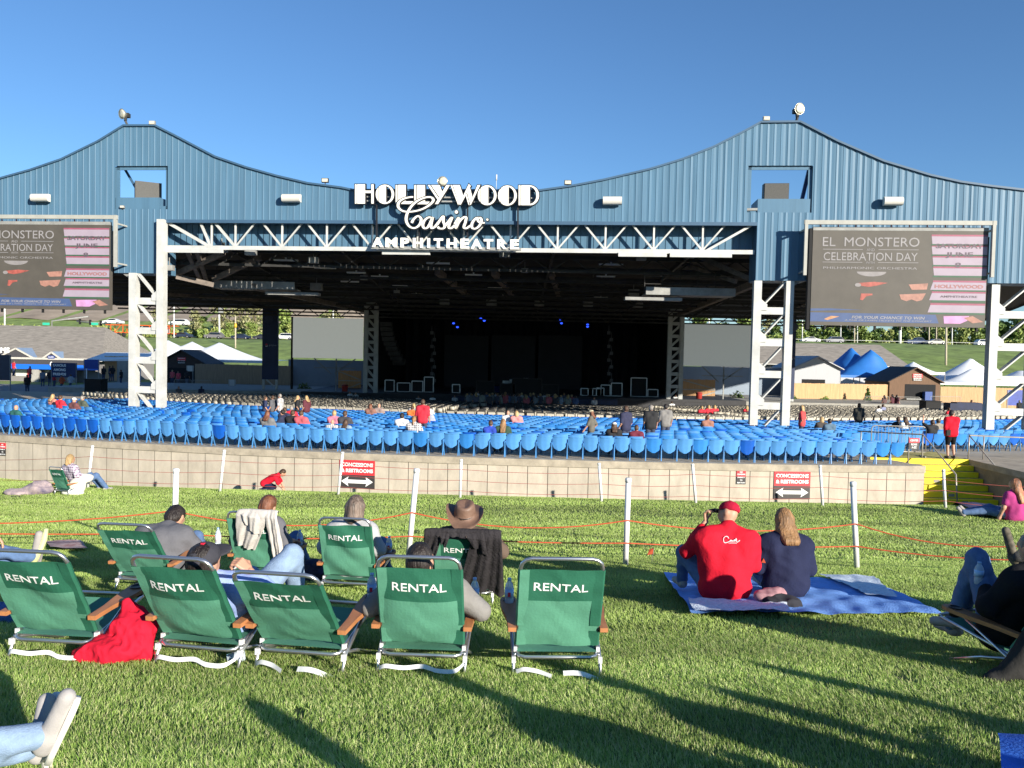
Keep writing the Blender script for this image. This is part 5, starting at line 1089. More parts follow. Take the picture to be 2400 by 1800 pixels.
def make_person(label, J, L, Mx=None, h=0.015, group=None):
    t = thing('person', label, 'person', (0, 0, 0), 0, group)
    if Mx is not None: t.matrix_world = Mx
    ms = body_meshes(J, L, h); mt = {'body': L.get('skin', SKIN), 'shirt': L.get('shirt'), 'trousers': L.get('trousers', JEANS), 'hair': L.get('hairm', HB), 'shoe_l': L.get('shoe', SHOE), 'shoe_r': L.get('shoe', SHOE)}
    for k, (V, f) in ms.items():
        if len(V): link(k.split('_')[0], np_mesh(k.split('_')[0], V, f, mt[k] or SKIN), t)
    if L.get('cap'):
        V, f = cap_mesh(J); c = link('cap', np_mesh('cap', V, f, L['cap']), t); V, f = brim_mesh(J); link('brim', np_mesh('brim', V, f, L.get('brim', L['cap'])), c)
        up, hd, rt = head_axes(J); b = MB(); b.box(V3(J['head']) + up * 0.125 - hd * 0.004, (0.02, 0.02, 0.012)); b.build('button', L.get('button', L['cap']), c)
    return t
def P0(**kw):
    J = dict(pel=(0, 0.17, 0.25), chest=(0, 0.06, 0.53), neck=(0, -0.02, 0.71), head=(0, 0.0, 0.86), hd=(0, 1, -0.1), lS=(-0.19, 0.0, 0.64), rS=(0.19, 0.0, 0.64), lE=(-0.29, 0.0, 0.46), rE=(0.29, 0.0, 0.46), lW=(-0.27, 0.24, 0.44), rW=(0.27, 0.24, 0.44), lH=(-0.09, 0.21, 0.24), rH=(0.09, 0.21, 0.24), lK=(-0.13, 0.62, 0.42), rK=(0.13, 0.62, 0.42), lA=(-0.13, 0.90, 0.10), rA=(0.13, 0.90, 0.10), lT=(-0.14, 1.1, 0.05), rT=(0.14, 1.1, 0.05))
    J.update(kw); return J
GREYT = cloth_mat('grey', (0.125, 0.125, 0.14)); LGREY = cloth_mat('light_grey', (0.40, 0.40, 0.41)); LBLUE = cloth_mat('pale_blue', (0.30, 0.40, 0.72)); MGREY = cloth_mat('heather', (0.22, 0.21, 0.20)); BLK = cloth_mat('black', (0.012, 0.012, 0.014)); REDJ = cloth_mat('red', (0.60, 0.012, 0.03)); NAVY = cloth_mat('navy', (0.018, 0.022, 0.055)); BROWN = cloth_mat('brown', (0.12, 0.085, 0.065))
CAPG = cloth_mat('cap_grey', (0.045, 0.045, 0.055)); CAPR = cloth_mat('cap_red', (0.42, 0.012, 0.04))
# man in the grey T-shirt, leaning forward out of his chair
make_person('man in a grey T-shirt leaning forward in a lawn chair on the left', P0(pel=(0.0, 0.16, 0.22), chest=(0.0, 0.22, 0.43), neck=(0.0, 0.33, 0.55), head=(0.0, 0.44, 0.645), hd=(0.1, 0.8, -0.6), lS=(-0.22, 0.27, 0.49), rS=(0.20, 0.26, 0.49), lE=(-0.32, 0.42, 0.34), rE=(0.32, 0.38, 0.32), lW=(-0.2, 0.62, 0.38), rW=(0.28, 0.60, 0.34)), dict(f=1.22, sleeve=0.75, shirt=GREYT, hair='short', hairm=HD, seed=2), CH['A'][0])
bottle(cpt('A', 0.32, 0.72, 0.31), 'water bottle with a white paper band held by the man in grey', m_labw, 1.1)
make_person('person with auburn hair sitting in the chair with the hung grey hoodie', P0(head=(0.07, 0.02, 0.84), neck=(0.04, -0.01, 0.70)), dict(shirt=GREYT, sleeve=1.2, hair='short', hairm=HR, seed=5), CH['B'][0])
make_person('person with grey streaked hair and a light grey shirt in a lawn chair', P0(head=(0.03, 0.02, 0.88), neck=(0.02, 0.0, 0.73)), dict(f=1.2, shirt=LGREY, sleeve=1.3, hair='bob', hairm=M('hair_streaked', (0.062, 0.045, 0.035), 0.5, 0.9, 30, bump=0.8, bscale=70, stretch=(1, 1, 0.1), tint=(2.2, 2.2, 2.2)), seed=6), CH['C'][0])
Jd = P0(head=(0.0, 0.0, 0.83), neck=(0, -0.03, 0.69), rE=(0.36, 0.06, 0.50), rW=(0.31, 0.28, 0.56)); pd_ = make_person('person in a wide brown leather hat, jacket hung over the chair', Jd, dict(f=1.15, shirt=BROWN, sleeve=1.9, hair='short', hairm=HB, seed=7), CH['D'][0])
m_hat = M('hat_leather', (0.155, 0.090, 0.062), 0.55, 0.25, 6, bump=0.2, bscale=40)
def wide_hat(parent, Hc, tilt):
    b = MB(); b.smooth = True; g = []; R = Matrix.Rotation(tilt, 3, 'X')
    for r, z in ((0.0, 0.125), (0.04, 0.122), (0.066, 0.128), (0.080, 0.118), (0.088, 0.09), (0.095, 0.03), (0.100, 0.0), (0.125, -0.005), (0.155, -0.006), (0.185, 0.0), (0.188, -0.004), (0.155, -0.012), (0.10, -0.008)):
        row = []
        for k in range(33):
            a = 2 * math.pi * k / 32; r_ = r if r < 0.1 else 0.1 + (r - 0.1) * 1.35; x, y = r_ * math.cos(a) * 1.1, r_ * 1.15 * math.sin(a); zz = z + (max(0, r - 0.1) * 0.85 * (math.cos(a)) ** 4 - max(0, r - 0.1) * 0.30 * (math.sin(a)) ** 2) * (1.3 if x < 0 else 0.6)
            if r < 0.07: zz -= 0.02 * (1 - abs(x) / 0.07) if abs(x) < 0.05 else 0
            row.append(Vector(Hc) + R @ Vector((x * (1 - 0.25 * max(0, r - 0.12) / 0.07), y, zz)))
        g.append(row)
    b.sheet(g); hat = b.build('hat', m_hat, parent); b = MB(); b.tube([Vector(Hc) + R @ Vector((0.099 * math.cos(a), 0.111 * math.sin(a), 0.012)) for a in np.linspace(0, 2 * math.pi, 25)], 0.006, 5, caps=False); b.build('hat_band', m_cup, hat)
wide_hat(pd_, V3(Jd['head']) + V3((0, -0.01, 0.03)), 0.42)
# front row
J2 = P0(pel=(0.04, 0.22, 0.23), chest=(0.04, 0.08, 0.42), neck=(0.05, -0.07, 0.54), head=(0.065, -0.12, 0.66), hd=(0.2, 0.9, 0.2), lS=(-0.15, -0.0, 0.48), rS=(0.25, -0.01, 0.48), rE=(0.46, 0.08, 0.40), rW=(0.27, 0.06, 0.58), lE=(-0.24, 0.1, 0.42), lW=(-0.1, 0.3, 0.42), rK=(0.30, 0.56, 0.60), rA=(0.22, 0.85, 0.14), lK=(-0.05, 0.62, 0.42))
make_person('man in a dark cap and pale blue shirt, hand raised to his face', J2, dict(f=1.1, shirt=LBLUE, sleeve=1.75, hair='short', hairm=HD, cap=CAPG, button=m_labr, trousers=LJEANS, hand_r=dict(fwd=(-0.6, -0.25, 0.6), palm=(-0.6, 0.3, -0.5), curl=0.9), seed=8), CH['2'][0], 0.014)
make_person('dark haired man in a heather T-shirt low in his chair', P0(pel=(0, 0.30, 0.25), chest=(-0.01, 0.14, 0.44), neck=(-0.02, 0.01, 0.575), head=(-0.03, 0.0, 0.715), hd=(0.3, 0.9, -0.2), lE=(-0.37, 0.06, 0.38), rE=(0.38, 0.05, 0.38), lS=(-0.22, 0.05, 0.50), rS=(0.22, 0.05, 0.50), lH=(-0.09, 0.3, 0.24), rH=(0.09, 0.3, 0.24), lW=(-0.28, 0.3, 0.42), rW=(0.28, 0.3, 0.42)), dict(f=1.18, shirt=MGREY, sleeve=0.95, hair='short', hairm=HD, seed=9), CH['4'][0])
# couple on the blanket
Mx = lawn_M(G(1703, 1418) + ZV * 0.05, 0.03)
JM = dict(pel=(0, 0.02, 0.13), chest=(0.0, 0.06, 0.44), neck=(0.03, 0.10, 0.68), head=(0.06, 0.16, 0.845), hd=(-0.72, 0.68, -0.05), lS=(-0.23, 0.06, 0.60), rS=(0.25, 0.05, 0.58), lE=(-0.36, 0.20, 0.44), rE=(0.31, 0.12, 0.33), lW=(-0.135, 0.30, 0.74), rW=(0.16, 0.36, 0.26), lH=(-0.11, 0.08, 0.12), rH=(0.11, 0.08, 0.12), lK=(-0.34, 0.40, 0.40), rK=(0.22, 0.52, 0.36), lA=(-0.33, 0.50, 0.10), rA=(-0.05, 0.62, 0.09), lT=(-0.37, 0.70, 0.06), rT=(-0.12, 0.80, 0.06))
pm = make_person('man in a red jersey and red cap sitting on the blue blanket', JM, dict(f=1.35, shirt=REDJ, sleeve=1.75, hair='bald', cap=CAPR, brim=NAVY, collar=True, seed=12, hand_l=dict(fwd=(-0.05, -0.1, 1.0), palm=(0.55, -0.5, 0), curl=0.8)), Mx, 0.013)
b = MB(); b.smooth = True; c = V3(JM['neck']); b.lathe([(0.088, -0.012), (0.085, 0.012), (0.076, 0.035), (0.072, 0.038), (0.078, 0.0)], c + V3((0, 0.0, 0.015)), (0.1, 0.25, 1), 20); b.build('collar', m_labw, pm)
b = MB(); up, hd, rt = head_axes(JM); H = V3(JM['head']); b.tube([H + rt * -0.082 - hd * 0.0 + up * 0.012, H + rt * -0.078 + hd * 0.09 + up * 0.01], 0.004, 5); b.tube([H + rt * (-0.055 + 0.02 * math.cos(a)) + hd * 0.108 + up * (0.008 + 0.017 * math.sin(a)) for a in np.linspace(0, 6.28, 12)], 0.003, 4, caps=False); b.build('glasses', m_cup, pm)
b = MB(); rr0 = 0.034
b.add([H + up * (0.022 + rr0 * math.sin(a)) + rt * rr0 * 1.1 * math.cos(a) - hd * (0.1125 - 0.012 * math.cos(a) ** 2) for a in np.linspace(0, math.pi, 10)], [tuple(range(10))]); b.build('cap_opening', SKIN, pm)
b = MB(); bk = lambda x, z: V3((x + 0.01, -0.135 + 0.10 * (z - 0.45), z))
pts = catmull([(0.035, 0.02, 0), (0.02, 0.038, 0), (-0.005, 0.03, 0), (-0.012, 0.005, 0), (0.0, -0.018, 0), (0.03, -0.01, 0), (0.045, 0.0, 0), (0.055, 0.008, 0), (0.05, -0.008, 0), (0.064, 0.004, 0), (0.07, -0.006, 0), (0.085, 0.012, 0), (0.085, -0.008, 0), (0.10, 0.022, 0), (0.103, -0.008, 0), (0.115, -0.008, 0), (0.128, 0.005, 0), (0.132, -0.008, 0), (0.15, 0.006, 0), (0.155, -0.01, 0)], 3)
bk2 = lambda p: V3((-0.045 + p.x * 1.15, -0.062, 0.595 + p.y * 1.15))
b.tube([bk2(p) for p in pts], 0.0042, 5); b.tube([bk2(p) for p in catmull([(0.03, -0.02, 0), (0.09, -0.018, 0), (0.15, -0.025, 0)], 3)], 0.003, 5); b.build('jersey_script', m_labw, pm)
Mw = lawn_M(G(1848, 1412) + ZV * 0.05, 0.05)
JW = dict(pel=(0, 0.03, 0.13), chest=(0.0, 0.08, 0.42), neck=(0.0, 0.12, 0.62), head=(0.0, 0.15, 0.775), hd=(-0.1, 1, 0), lS=(-0.20, 0.09, 0.53), rS=(0.20, 0.09, 0.53), lE=(-0.28, 0.10, 0.28), rE=(0.27, 0.12, 0.27), lW=(-0.10, 0.34, 0.24), rW=(0.10, 0.34, 0.24), lH=(-0.1, 0.08, 0.12), rH=(0.1, 0.08, 0.12), lK=(-0.26, 0.42, 0.32), rK=(0.20, 0.46, 0.34), lA=(-0.08, 0.55, 0.09), rA=(0.05, 0.60, 0.09), lT=(-0.1, 0.74, 0.05), rT=(0.07, 0.80, 0.05))
pw = make_person('woman with long light brown hair in a navy hoodie on the blanket', JW, dict(f=1.22, shirt=NAVY, sleeve=1.9, hair='long', hairm=HLB, hood=True, seed=14), Mw, 0.013)
b = MB(); b.prism([(-0.02, -0.02), (0.02, -0.02), (0.0, 0.025)], (-0.262, 0.016, 0.37), (1, -0.4, 0), (0, 0, 1), (0, -0.012, 0)); b.build('sleeve_emblem', m_rope, pw)
# the hoodie, jacket and coat hung over chair backs
def over_chair(k, name, label, cat, mat, parts, seed, lining=None):
    Mx, th = CH[k]; th = D(th); Hh = V3((0, 0, 0.175)); d = V3((0, -math.sin(th), math.cos(th))); nb = V3((0, -math.cos(th), -math.sin(th)))
    Q = lambda x, v, o: Hh + V3((x, 0, 0)) + d * v + nb * o
    pr = [('c', Q(*a), Q(*b_), ra, rb) for a, b_, ra, rb in parts]; V, f = sdf(pr, 0.011, 0.035, noise=[(0.005, 21, seed), (0.003, 75, seed + 1)]); o = link(name, np_mesh(name, V, f, mat)); o.matrix_world = Mx; return tag(o, label, cat)
def drape(k, name, label, cat, mat, panels, lining=None):            # cloth laid over the top tube of a chair back
    Mx, th = CH[k]; th = D(th); Hh = V3((0, 0, 0.175)); d = V3((0, -math.sin(th), math.cos(th))); nb = V3((0, -math.cos(th), -math.sin(th))); b = MB(); b.smooth = True
    for (t0, t1, b0, b1, lf, lb, am, nf, ph, off, cut) in panels:
        n, m = 26, 34
        for layer in (0, 1):
            g = []
            for j in range(m):
                s_ = -lf + (lf + lb) * j / (m - 1); w = max(0, s_) / lb; row = []
                for i in range(n):
                    u = i / (n - 1); x0, x1 = t0 + (b0 - t0) * w, t1 + (b1 - t1) * w; x = x0 + (x1 - x0) * u; s2 = s_ * (1 + cut * (u - 0.5)) if s_ > 0 else s_
                    fold = am * (0.35 + w) * (math.sin(nf * u * 6.283 + ph + 1.5 * w) + 0.5 * math.sin(nf * 2.3 * u * 6.283 + 2 * ph + 4 * w)) + 0.004 * math.sin(40 * s_ + 9 * u + ph)
                    e = 0.012 * (1 - (2 * u - 1) ** 8); o = off + fold + (e if layer else 0)
                    if abs(s_) < 0.045: q = math.pi * (s_ + 0.045) / 0.09; pos = d * (0.675 + 0.030 * math.sin(q) + (e if layer else 0)) + nb * (-0.028 * math.cos(q) + (0.010 + fold * 0.5))
                    else: pos = d * (0.675 - (abs(s2) - 0.045)) + nb * ((0.028 + o) if s_ > 0 else (-0.03 - (e if layer else 0)))
                    row.append(Hh + V3((x, 0, 0)) + pos)
                g.append(row if layer else list(reversed(row)))
            b.cur = 0 if layer else 1; b.sheet(g)
    o = b.build(name, [mat, lining or mat]); o.matrix_world = Mx; return tag(o, label, cat)
drape('B', 'hung_hoodie', 'pale grey hoodie hung over the back of a lawn chair', 'hoodie', cloth_mat('hoodie_grey', (0.50, 0.47, 0.44)), [(-0.12, 0.27, -0.17, 0.02, 0.12, 0.44, 0.014, 1.6, 0.4, 0.03, 0.15), (-0.06, 0.16, -0.02, 0.13, 0.10, 0.22, 0.014, 1.3, 2.0, 0.055, 0.6), (0.20, 0.33, 0.22, 0.35, 0.05, 0.66, 0.012, 1.4, 1.0, 0.03, 0.05)], cloth_mat('hoodie_inside', (0.35, 0.33, 0.31)))
drape('D', 'hung_jacket', 'dark quilted jacket hung over the back of the hat wearer\'s chair', 'jacket', cloth_mat('jacket_charcoal', (0.030, 0.027, 0.030), 0.3, 0.6), [(-0.35, -0.17, -0.36, -0.24, 0.10, 0.30, 0.012, 1.2, 0.2, 0.02, -0.2), (-0.20, -0.10, -0.20, -0.15, 0.06, 0.14, 0.01, 1.0, 1.0, 0.05, 0.2), (-0.20, 0.22, -0.10, 0.10, 0.10, 0.055, 0.006, 1.5, 0.6, 0.03, 0), (0.02, 0.20, 0.10, 0.24, 0.10, 0.20, 0.012, 1.0, 0.6, 0.05, 0.5), (0.10, 0.36, -0.04, 0.40, 0.12, 0.74, 0.016, 2.2, 0.3, 0.025, 0.12)], cloth_mat('jacket_lining', (0.10, 0.075, 0.06)))
over_chair('F', 'hung_coat', 'black coat draped over the chair back at the right edge', 'coat', cloth_mat('coat_black', (0.03, 0.029, 0.028), 0.3), [((-0.26, 0.66, 0.02), (0.27, 0.66, 0.02), 0.06, 0.06), ((-0.2, 0.64, 0.04), (-0.24, 0.3, 0.06), 0.07, 0.075), ((-0.24, 0.3, 0.06), (-0.36, -0.05, 0.10), 0.075, 0.06), ((-0.05, 0.64, 0.05), (-0.08, 0.0, 0.10), 0.08, 0.08), ((0.12, 0.64, 0.05), (0.12, -0.05, 0.10), 0.08, 0.08), ((0.25, 0.64, 0.03), (0.28, -0.08, 0.08), 0.07, 0.07), ((-0.40, -0.02, 0.16), (-0.10, -0.10, 0.14), 0.05, 0.06), ((-0.55, -0.10, 0.12), (-0.30, -0.06, 0.12), 0.05, 0.08), ((-0.30, 0.22, 0.10), (-0.50, -0.08, 0.14), 0.07, 0.05), ((-0.1, -0.1, 0.14), (0.25, -0.1, 0.12), 0.06, 0.05)], 21)
# right edge: person in jeans with a phone, another with crossed legs
JF = P0(hd=(0.1, 1, -0.2), lE=(-0.30, 0.14, 0.44), lW=(-0.10, 0.28, 0.52), rW=(0.05, 0.28, 0.52), lK=(-0.02, 0.40, 0.72), lA=(0.0, 0.60, 0.24), rK=(0.14, 0.48, 0.60), rA=(0.16, 0.72, 0.14), lT=(0.0, 0.80, 0.16), rT=(0.18, 0.90, 0.1))
make_person('reclining person in jeans and a black sweater holding a phone at the right edge', JF, dict(f=1.12, shirt=BLK, sleeve=1.95, trousers=JEANS, hairm=HG, hand_l=dict(fwd=(0.5, 0.6, 0.2), palm=(0.5, 0.2, -0.6), curl=0.8), hand_r=dict(fwd=(-0.4, 0.6, 0.3), palm=(-0.6, 0.1, -0.3), curl=0.8), seed=17), CH['F'][0], 0.014)
t = thing('mobile_phone', 'grey mobile phone held by the person in jeans at the right edge', 'phone', (0, 0, 0)); t.matrix_world = CH['F'][0] @ Matrix.Translation((-0.005, 0.35, 0.60)) @ Matrix.Rotation(-0.5, 4, 'X'); b = MB(); b.box((0, 0, 0), (0.075, 0.010, 0.155)); b.build('case', m_cup, t); b = MB(); b.box((0, -0.006, 0), (0.066, 0.003, 0.135)); b.build('display', M('phone_glass', (0.30, 0.33, 0.34), 0.15, 0.1), t)
t = bottle(cpt('F', -0.11, 0.33, 0.55), 'small blue bottle held next to the phone at the right edge', m_lab, 0.8)
CH['G'] = (lawn_M(Vector((5.42, 6.75, lawn_z(6.75))), D(38)), 27); rental_chair(CH['G'][0], D(27), 'green RENTAL lawn chair of the person with crossed legs, mostly outside the view', strap=0)
make_person('person in grey trousers and dark boots with one leg crossed at the right edge', P0(lK=(-0.20, 0.50, 0.52), lA=(-0.42, 0.80, 0.60), lT=(-0.47, 0.90, 0.86), rK=(0.12, 0.5, 0.52), rA=(-0.02, 0.62, 0.1)), dict(shirt=BLK, trousers=cloth_mat('trousers_grey', (0.07, 0.068, 0.066)), shoe=M('boot_tread', (0.10, 0.085, 0.06), 0.8, 0.8, 20), shoe_up=(0, -0.7, 0.5), seed=19), CH['G'][0])
# left edge: outstretched legs with running shoes, seated beyond the frame
Mx = lawn_M(Vector((-5.35, 7.0, lawn_z(7.0))), D(-52))
ps = make_person('person in jeans at the left edge stretching out a leg with a grey running shoe', P0(rW=(0.16, 0.62, 0.60), rE=(0.24, 0.22, 0.56), rS=(0.2, 0.0, 0.68), chest=(0, -0.02, 0.55), neck=(0, -0.05, 0.73), head=(0, -0.02, 0.88), rK=(0.10, 0.58, 0.46), rA=(0.10, 0.96, 0.36), rT=(0.12, 1.03, 0.60), lK=(-0.12, 0.58, 0.34), lA=(-0.02, 0.98, 0.22), lT=(0.0, 1.06, 0.42)), dict(shirt=LGREY, sleeve=0.8, trousers=JEANS, shoe=SHOE, shoe_up=(0, -0.85, 0.4), hand_r=dict(fwd=(0.1, 0.8, -0.45), palm=(0, -0.3, -0.9), curl=0.35), seed=23), Mx, 0.014)
b = MB(); b.smooth = True; b.tube([(0.12, 0.985, 0.30), (0.13, 1.035, 0.42), (0.135, 1.065, 0.52), (0.14, 1.075, 0.62)], [0.03, 0.024, 0.026, 0.018], 8); b.build('sole', M('sole_lime', (0.62, 0.66, 0.30), 0.6), ps)
# the feet in the corner nearest the camera
Mx = lawn_M(Vector((-2.52, 2.93, lawn_z(2.93))), D(-48))
pc = make_person('crossed legs in pale jeans and grey canvas shoes in the corner nearest the camera', dict(pel=(0, -0.25, 0.13), chest=(0, -0.45, 0.42), neck=(0, -0.55, 0.62), head=(0, -0.55, 0.77), lS=(-0.19, -0.5, 0.55), rS=(0.19, -0.5, 0.55), lE=(-0.25, -0.7, 0.3), rE=(0.25, -0.7, 0.3), lW=(-0.2, -0.75, 0.06), rW=(0.2, -0.75, 0.06), lH=(-0.09, -0.2, 0.12), rH=(0.09, -0.2, 0.12), lK=(-0.06, 0.22, 0.17), rK=(0.08, 0.22, 0.14), lA=(0.10, 0.66, 0.17), rA=(-0.02, 0.66, 0.10), lT=(0.20, 0.76, 0.37), rT=(-0.08, 0.74, 0.29)), dict(shirt=NAVY, trousers=LJEANS, shoe=M('canvas_grey', (0.36, 0.34, 0.33), 0.85, 0.08, 14, bump=0.1, bscale=150), shoe_up=(0, -0.6, 0.7), seed=29), Mx, 0.012)
for a, t_, s in ((V3((0.10, 0.66, 0.17)), V3((0.20, 0.76, 0.37)), 1), (V3((-0.02, 0.66, 0.10)), V3((-0.08, 0.74, 0.29)), 1)):
    d = (t_ - a).normalized(); zz = V3((0, -0.6, 0.7)); n = (zz - d * zz.dot(d)).normalized(); side = d.cross(n); b = MB(); b.smooth = True; hl = a - n * 0.045 - d * 0.03; d2 = (t_ - d * 0.035 - hl).normalized(); n = (n - d2 * n.dot(d2)).normalized(); d = d2; side = d.cross(n); hl = hl - n * 0.030
    ring = [(-0.06, 0.034), (0.0, 0.040), (0.10, 0.040), (0.17, 0.046), (0.215, 0.040), (0.245, 0.024), (0.252, 0.0)]; out = [hl + d * x + side * w for x, w in ring] + [hl + d * x - side * w for x, w in reversed(ring)]
    b.add(out + [p - n * 0.024 for p in out], [tuple(range(len(out)))] + [(i, i + len(out), (i + 1) % len(out) + len(out), (i + 1) % len(out)) for i in range(len(out))] + [tuple(range(2 * len(out) - 1, len(out) - 1, -1))]); b.build('sole', SOLE, pc)
# lawn people further off
PLAID = M('plaid', (0.42, 0.32, 0.42), 0.85, 0, 1)
def plaid_nodes(m, c1, c2, sc):
    nt = m.node_tree; b = nt.nodes['Principled BSDF']; tc = nt.nodes.new('ShaderNodeTexCoord'); mx = None
    for ax in ('X', 'Z'):
        w = nt.nodes.new('ShaderNodeTexWave'); w.bands_direction = ax; w.inputs['Scale'].default_value = sc; nt.links.new(tc.outputs['Object'], w.inputs[0]); r = nt.nodes.new('ShaderNodeMath'); r.operation = 'GREATER_THAN'; r.inputs[1].default_value = 0.72; nt.links.new(w.outputs['Fac'], r.inputs[0])
        if mx is None: mx = r
        else: s = nt.nodes.new('ShaderNodeMath'); s.operation = 'ADD'; nt.links.new(mx.outputs[0], s.inputs[0]); nt.links.new(r.outputs[0], s.inputs[1]); mx = s
    q = nt.nodes.new('ShaderNodeMath'); q.operation = 'MULTIPLY'; q.inputs[1].default_value = 0.5; nt.links.new(mx.outputs[0], q.inputs[0]); k = nt.nodes.new('ShaderNodeMix'); k.data_type = 'RGBA'; k.inputs[6].default_value = (*c1, 1); k.inputs[7].default_value = (*c2, 1); nt.links.new(q.outputs[0], k.inputs[0]); nt.links.new(k.outputs[2], b.inputs['Base Color'])
plaid_nodes(PLAID, (0.60, 0.55, 0.62), (0.12, 0.05, 0.12), 5.0); PLAID2 = M('plaid_white', (0.6, 0.6, 0.58), 0.85, 0, 1); plaid_nodes(PLAID2, (0.62, 0.60, 0.58), (0.08, 0.07, 0.09), 4.0)
gp = G(162, 1156); Mx = lawn_M(gp, D(-30)); pf = make_person('woman with blond hair in a plaid shirt sitting by the concrete wall', P0(), dict(shirt=PLAID, sleeve=1.8, hair='bob', hairm=HBL, seed=31), Mx, 0.022)
pf.scale = (1.12, 1.12, 1.12)
o = heap('white_blanket', 'white blanket over the lap of the woman in the plaid shirt', 'blanket', [('e', gp + V3(c), r) for c, r in (((0.30, -0.12, 0.22), (0.22, 0.2, 0.24)), ((0.42, 0.1, 0.42), (0.2, 0.2, 0.14)), ((0.25, -0.25, 0.06), (0.32, 0.16, 0.08)))], M('blanket_white', (0.70, 0.68, 0.58), 0.9, 0.1, 4), [(0.03, 14, 2)], 0.025)
gk = P(640, 1160, 24.5); gk.z = lawn_z(24.5, gk.x); make_person('child in a bright red shirt crouching against the foot of the wall', dict(pel=(-0.28, 0, 0.30), chest=(-0.02, 0, 0.46), neck=(0.18, 0.0, 0.56), head=(0.30, 0.02, 0.62), hd=(0.8, 0.2, -0.4), lS=(0.10, 0.12, 0.50), rS=(0.10, -0.12, 0.48), lE=(0.2, 0.2, 0.3), rE=(0.22, -0.15, 0.28), lW=(0.3, 0.15, 0.1), rW=(0.36, -0.1, 0.1), lH=(-0.28, 0.08, 0.28), rH=(-0.28, -0.08, 0.28), lK=(0.0, 0.1, 0.14), rK=(0.0, -0.1, 0.14), lA=(-0.35, 0.1, 0.07), rA=(-0.35, -0.1, 0.07), lT=(-0.5, 0.1, 0.05), rT=(-0.5, -0.1, 0.05)), dict(shirt=REDJ, sleeve=0.9, hair='short', hairm=HB, trousers=NAVY, f=0.9, seed=33), Matrix.Translation(gk) @ Matrix.Scale(0.95, 4), 0.02)
gg = G(2380, 1222); make_person('girl with long two tone hair and a pink top sitting on the lawn', dict(pel=(0, 0, 0.12), chest=(0, 0, 0.40), neck=(-0.02, 0.02, 0.60), head=(-0.03, 0.03, 0.75), hd=(-0.5, 0.8, 0), lS=(-0.17, 0, 0.52), rS=(0.17, 0, 0.52), lE=(-0.26, -0.02, 0.28), rE=(0.24, 0, 0.28), lW=(-0.3, 0.05, 0.06), rW=(0.1, 0.3, 0.2), lH=(-0.09, 0.05, 0.11), rH=(0.09, 0.05, 0.11), lK=(-0.45, 0.25, 0.16), rK=(-0.3, 0.4, 0.2), lA=(-0.85, 0.35, 0.1), rA=(-0.7, 0.5, 0.1), lT=(-0.98, 0.4, 0.2), rT=(-0.85, 0.55, 0.2)), dict(shirt=cloth_mat('pink', (0.42, 0.05, 0.20)), sleeve=0.6, hair='verylong', hairm=M('hair_two_tone', (0.14, 0.07, 0.04), 0.5, 0.9, 8, bump=0.8, bscale=60, stretch=(1, 1, 0.2), tint=(3, 2.4, 2)), seed=35), Matrix.Translation(gg) @ Matrix.Scale(1.25, 4), 0.02)
# standing people behind the camera on the right, whose long shadows fall across the lawn
def standJ(walk=0.0, **kw):
    J = dict(pel=(0, 0, 0.95), chest=(0, 0, 1.25), neck=(0, 0.0, 1.47), head=(0, 0.03, 1.63), hd=(0, 1, 0), lS=(-0.19, 0, 1.41), rS=(0.19, 0, 1.41), lE=(-0.25, -0.03 + walk * 0.3, 1.12), rE=(0.25, -0.03 - walk * 0.3, 1.12), lW=(-0.25, 0.12 + walk * 0.3, 0.90), rW=(0.25, 0.12 - walk * 0.2, 0.90), lH=(-0.09, 0, 0.92), rH=(0.09, 0, 0.92), lK=(-0.10, 0.04 - walk * 0.25, 0.50), rK=(0.10, 0.04 + walk * 0.45, 0.52), lA=(-0.11, -0.03 - walk * 0.6, 0.09 + walk * 0.12), rA=(0.11, -0.03 + walk * 0.5, 0.09), lT=(-0.12, 0.17 - walk * 0.6, 0.045), rT=(0.12, 0.17 + walk * 0.5, 0.045)); J.update(kw); return J
for x, y, rz, lab in ((2.46, 1.41, 10, 'person in black sitting on the lawn just right of the camera'), (3.3, 1.6, 0, 'second person in black sitting on the lawn right of the camera'), (4.5, 0.8, 5, 'third person in black sitting on the lawn right of the camera'), (5.0, 1.4, 5, 'fourth person in black sitting on the lawn right of the camera'), (1.78, 0.35, 0, 'person in black sitting on the lawn closest to the camera')):
    make_person(lab, JW, dict(f=1.15, shirt=BLK, sleeve=1.9, hairm=HD, seed=41), lawn_M(Vector((x, y, lawn_z(y))), D(rz)), 0.024)
# ================================================================== buildings, tents and fences beyond the bowl
GZ = -5.05
def atz(px, py, z):                                                # point on the level ground seen at this pixel
    d = ray(px, py); return d * (z / d.z)
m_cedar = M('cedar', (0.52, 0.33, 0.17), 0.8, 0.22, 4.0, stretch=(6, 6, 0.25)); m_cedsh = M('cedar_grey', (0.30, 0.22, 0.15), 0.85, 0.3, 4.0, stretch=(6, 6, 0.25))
m_shingle = M('shingles', (0.24, 0.215, 0.185), 0.9, 0.35, 2.5, bump=0.4, bscale=6, stretch=(0.4, 1, 3)); m_tentb = M('tent_blue', (0.022, 0.155, 0.50), 0.5, 0.1, 1); m_tentw = M('tent_white', (0.76, 0.78, 0.80), 0.6, 0.04, 1); m_brownw = M('brown_wood', (0.15, 0.085, 0.05), 0.8, 0.25, 4, stretch=(5, 5, 0.3)); m_roofdk = M('dark_roof', (0.035, 0.04, 0.05), 0.8, 0.3, 3); m_shedg = M('shed_grey', (0.42, 0.43, 0.46), 0.7, 0.08, 3, stretch=(8, 8, 0.2)); m_bluegrey = M('wall_blue_grey', (0.24, 0.29, 0.36), 0.8, 0.08, 1.0); m_drk = M('opening_dark', (0.012, 0.012, 0.014), 0.9)
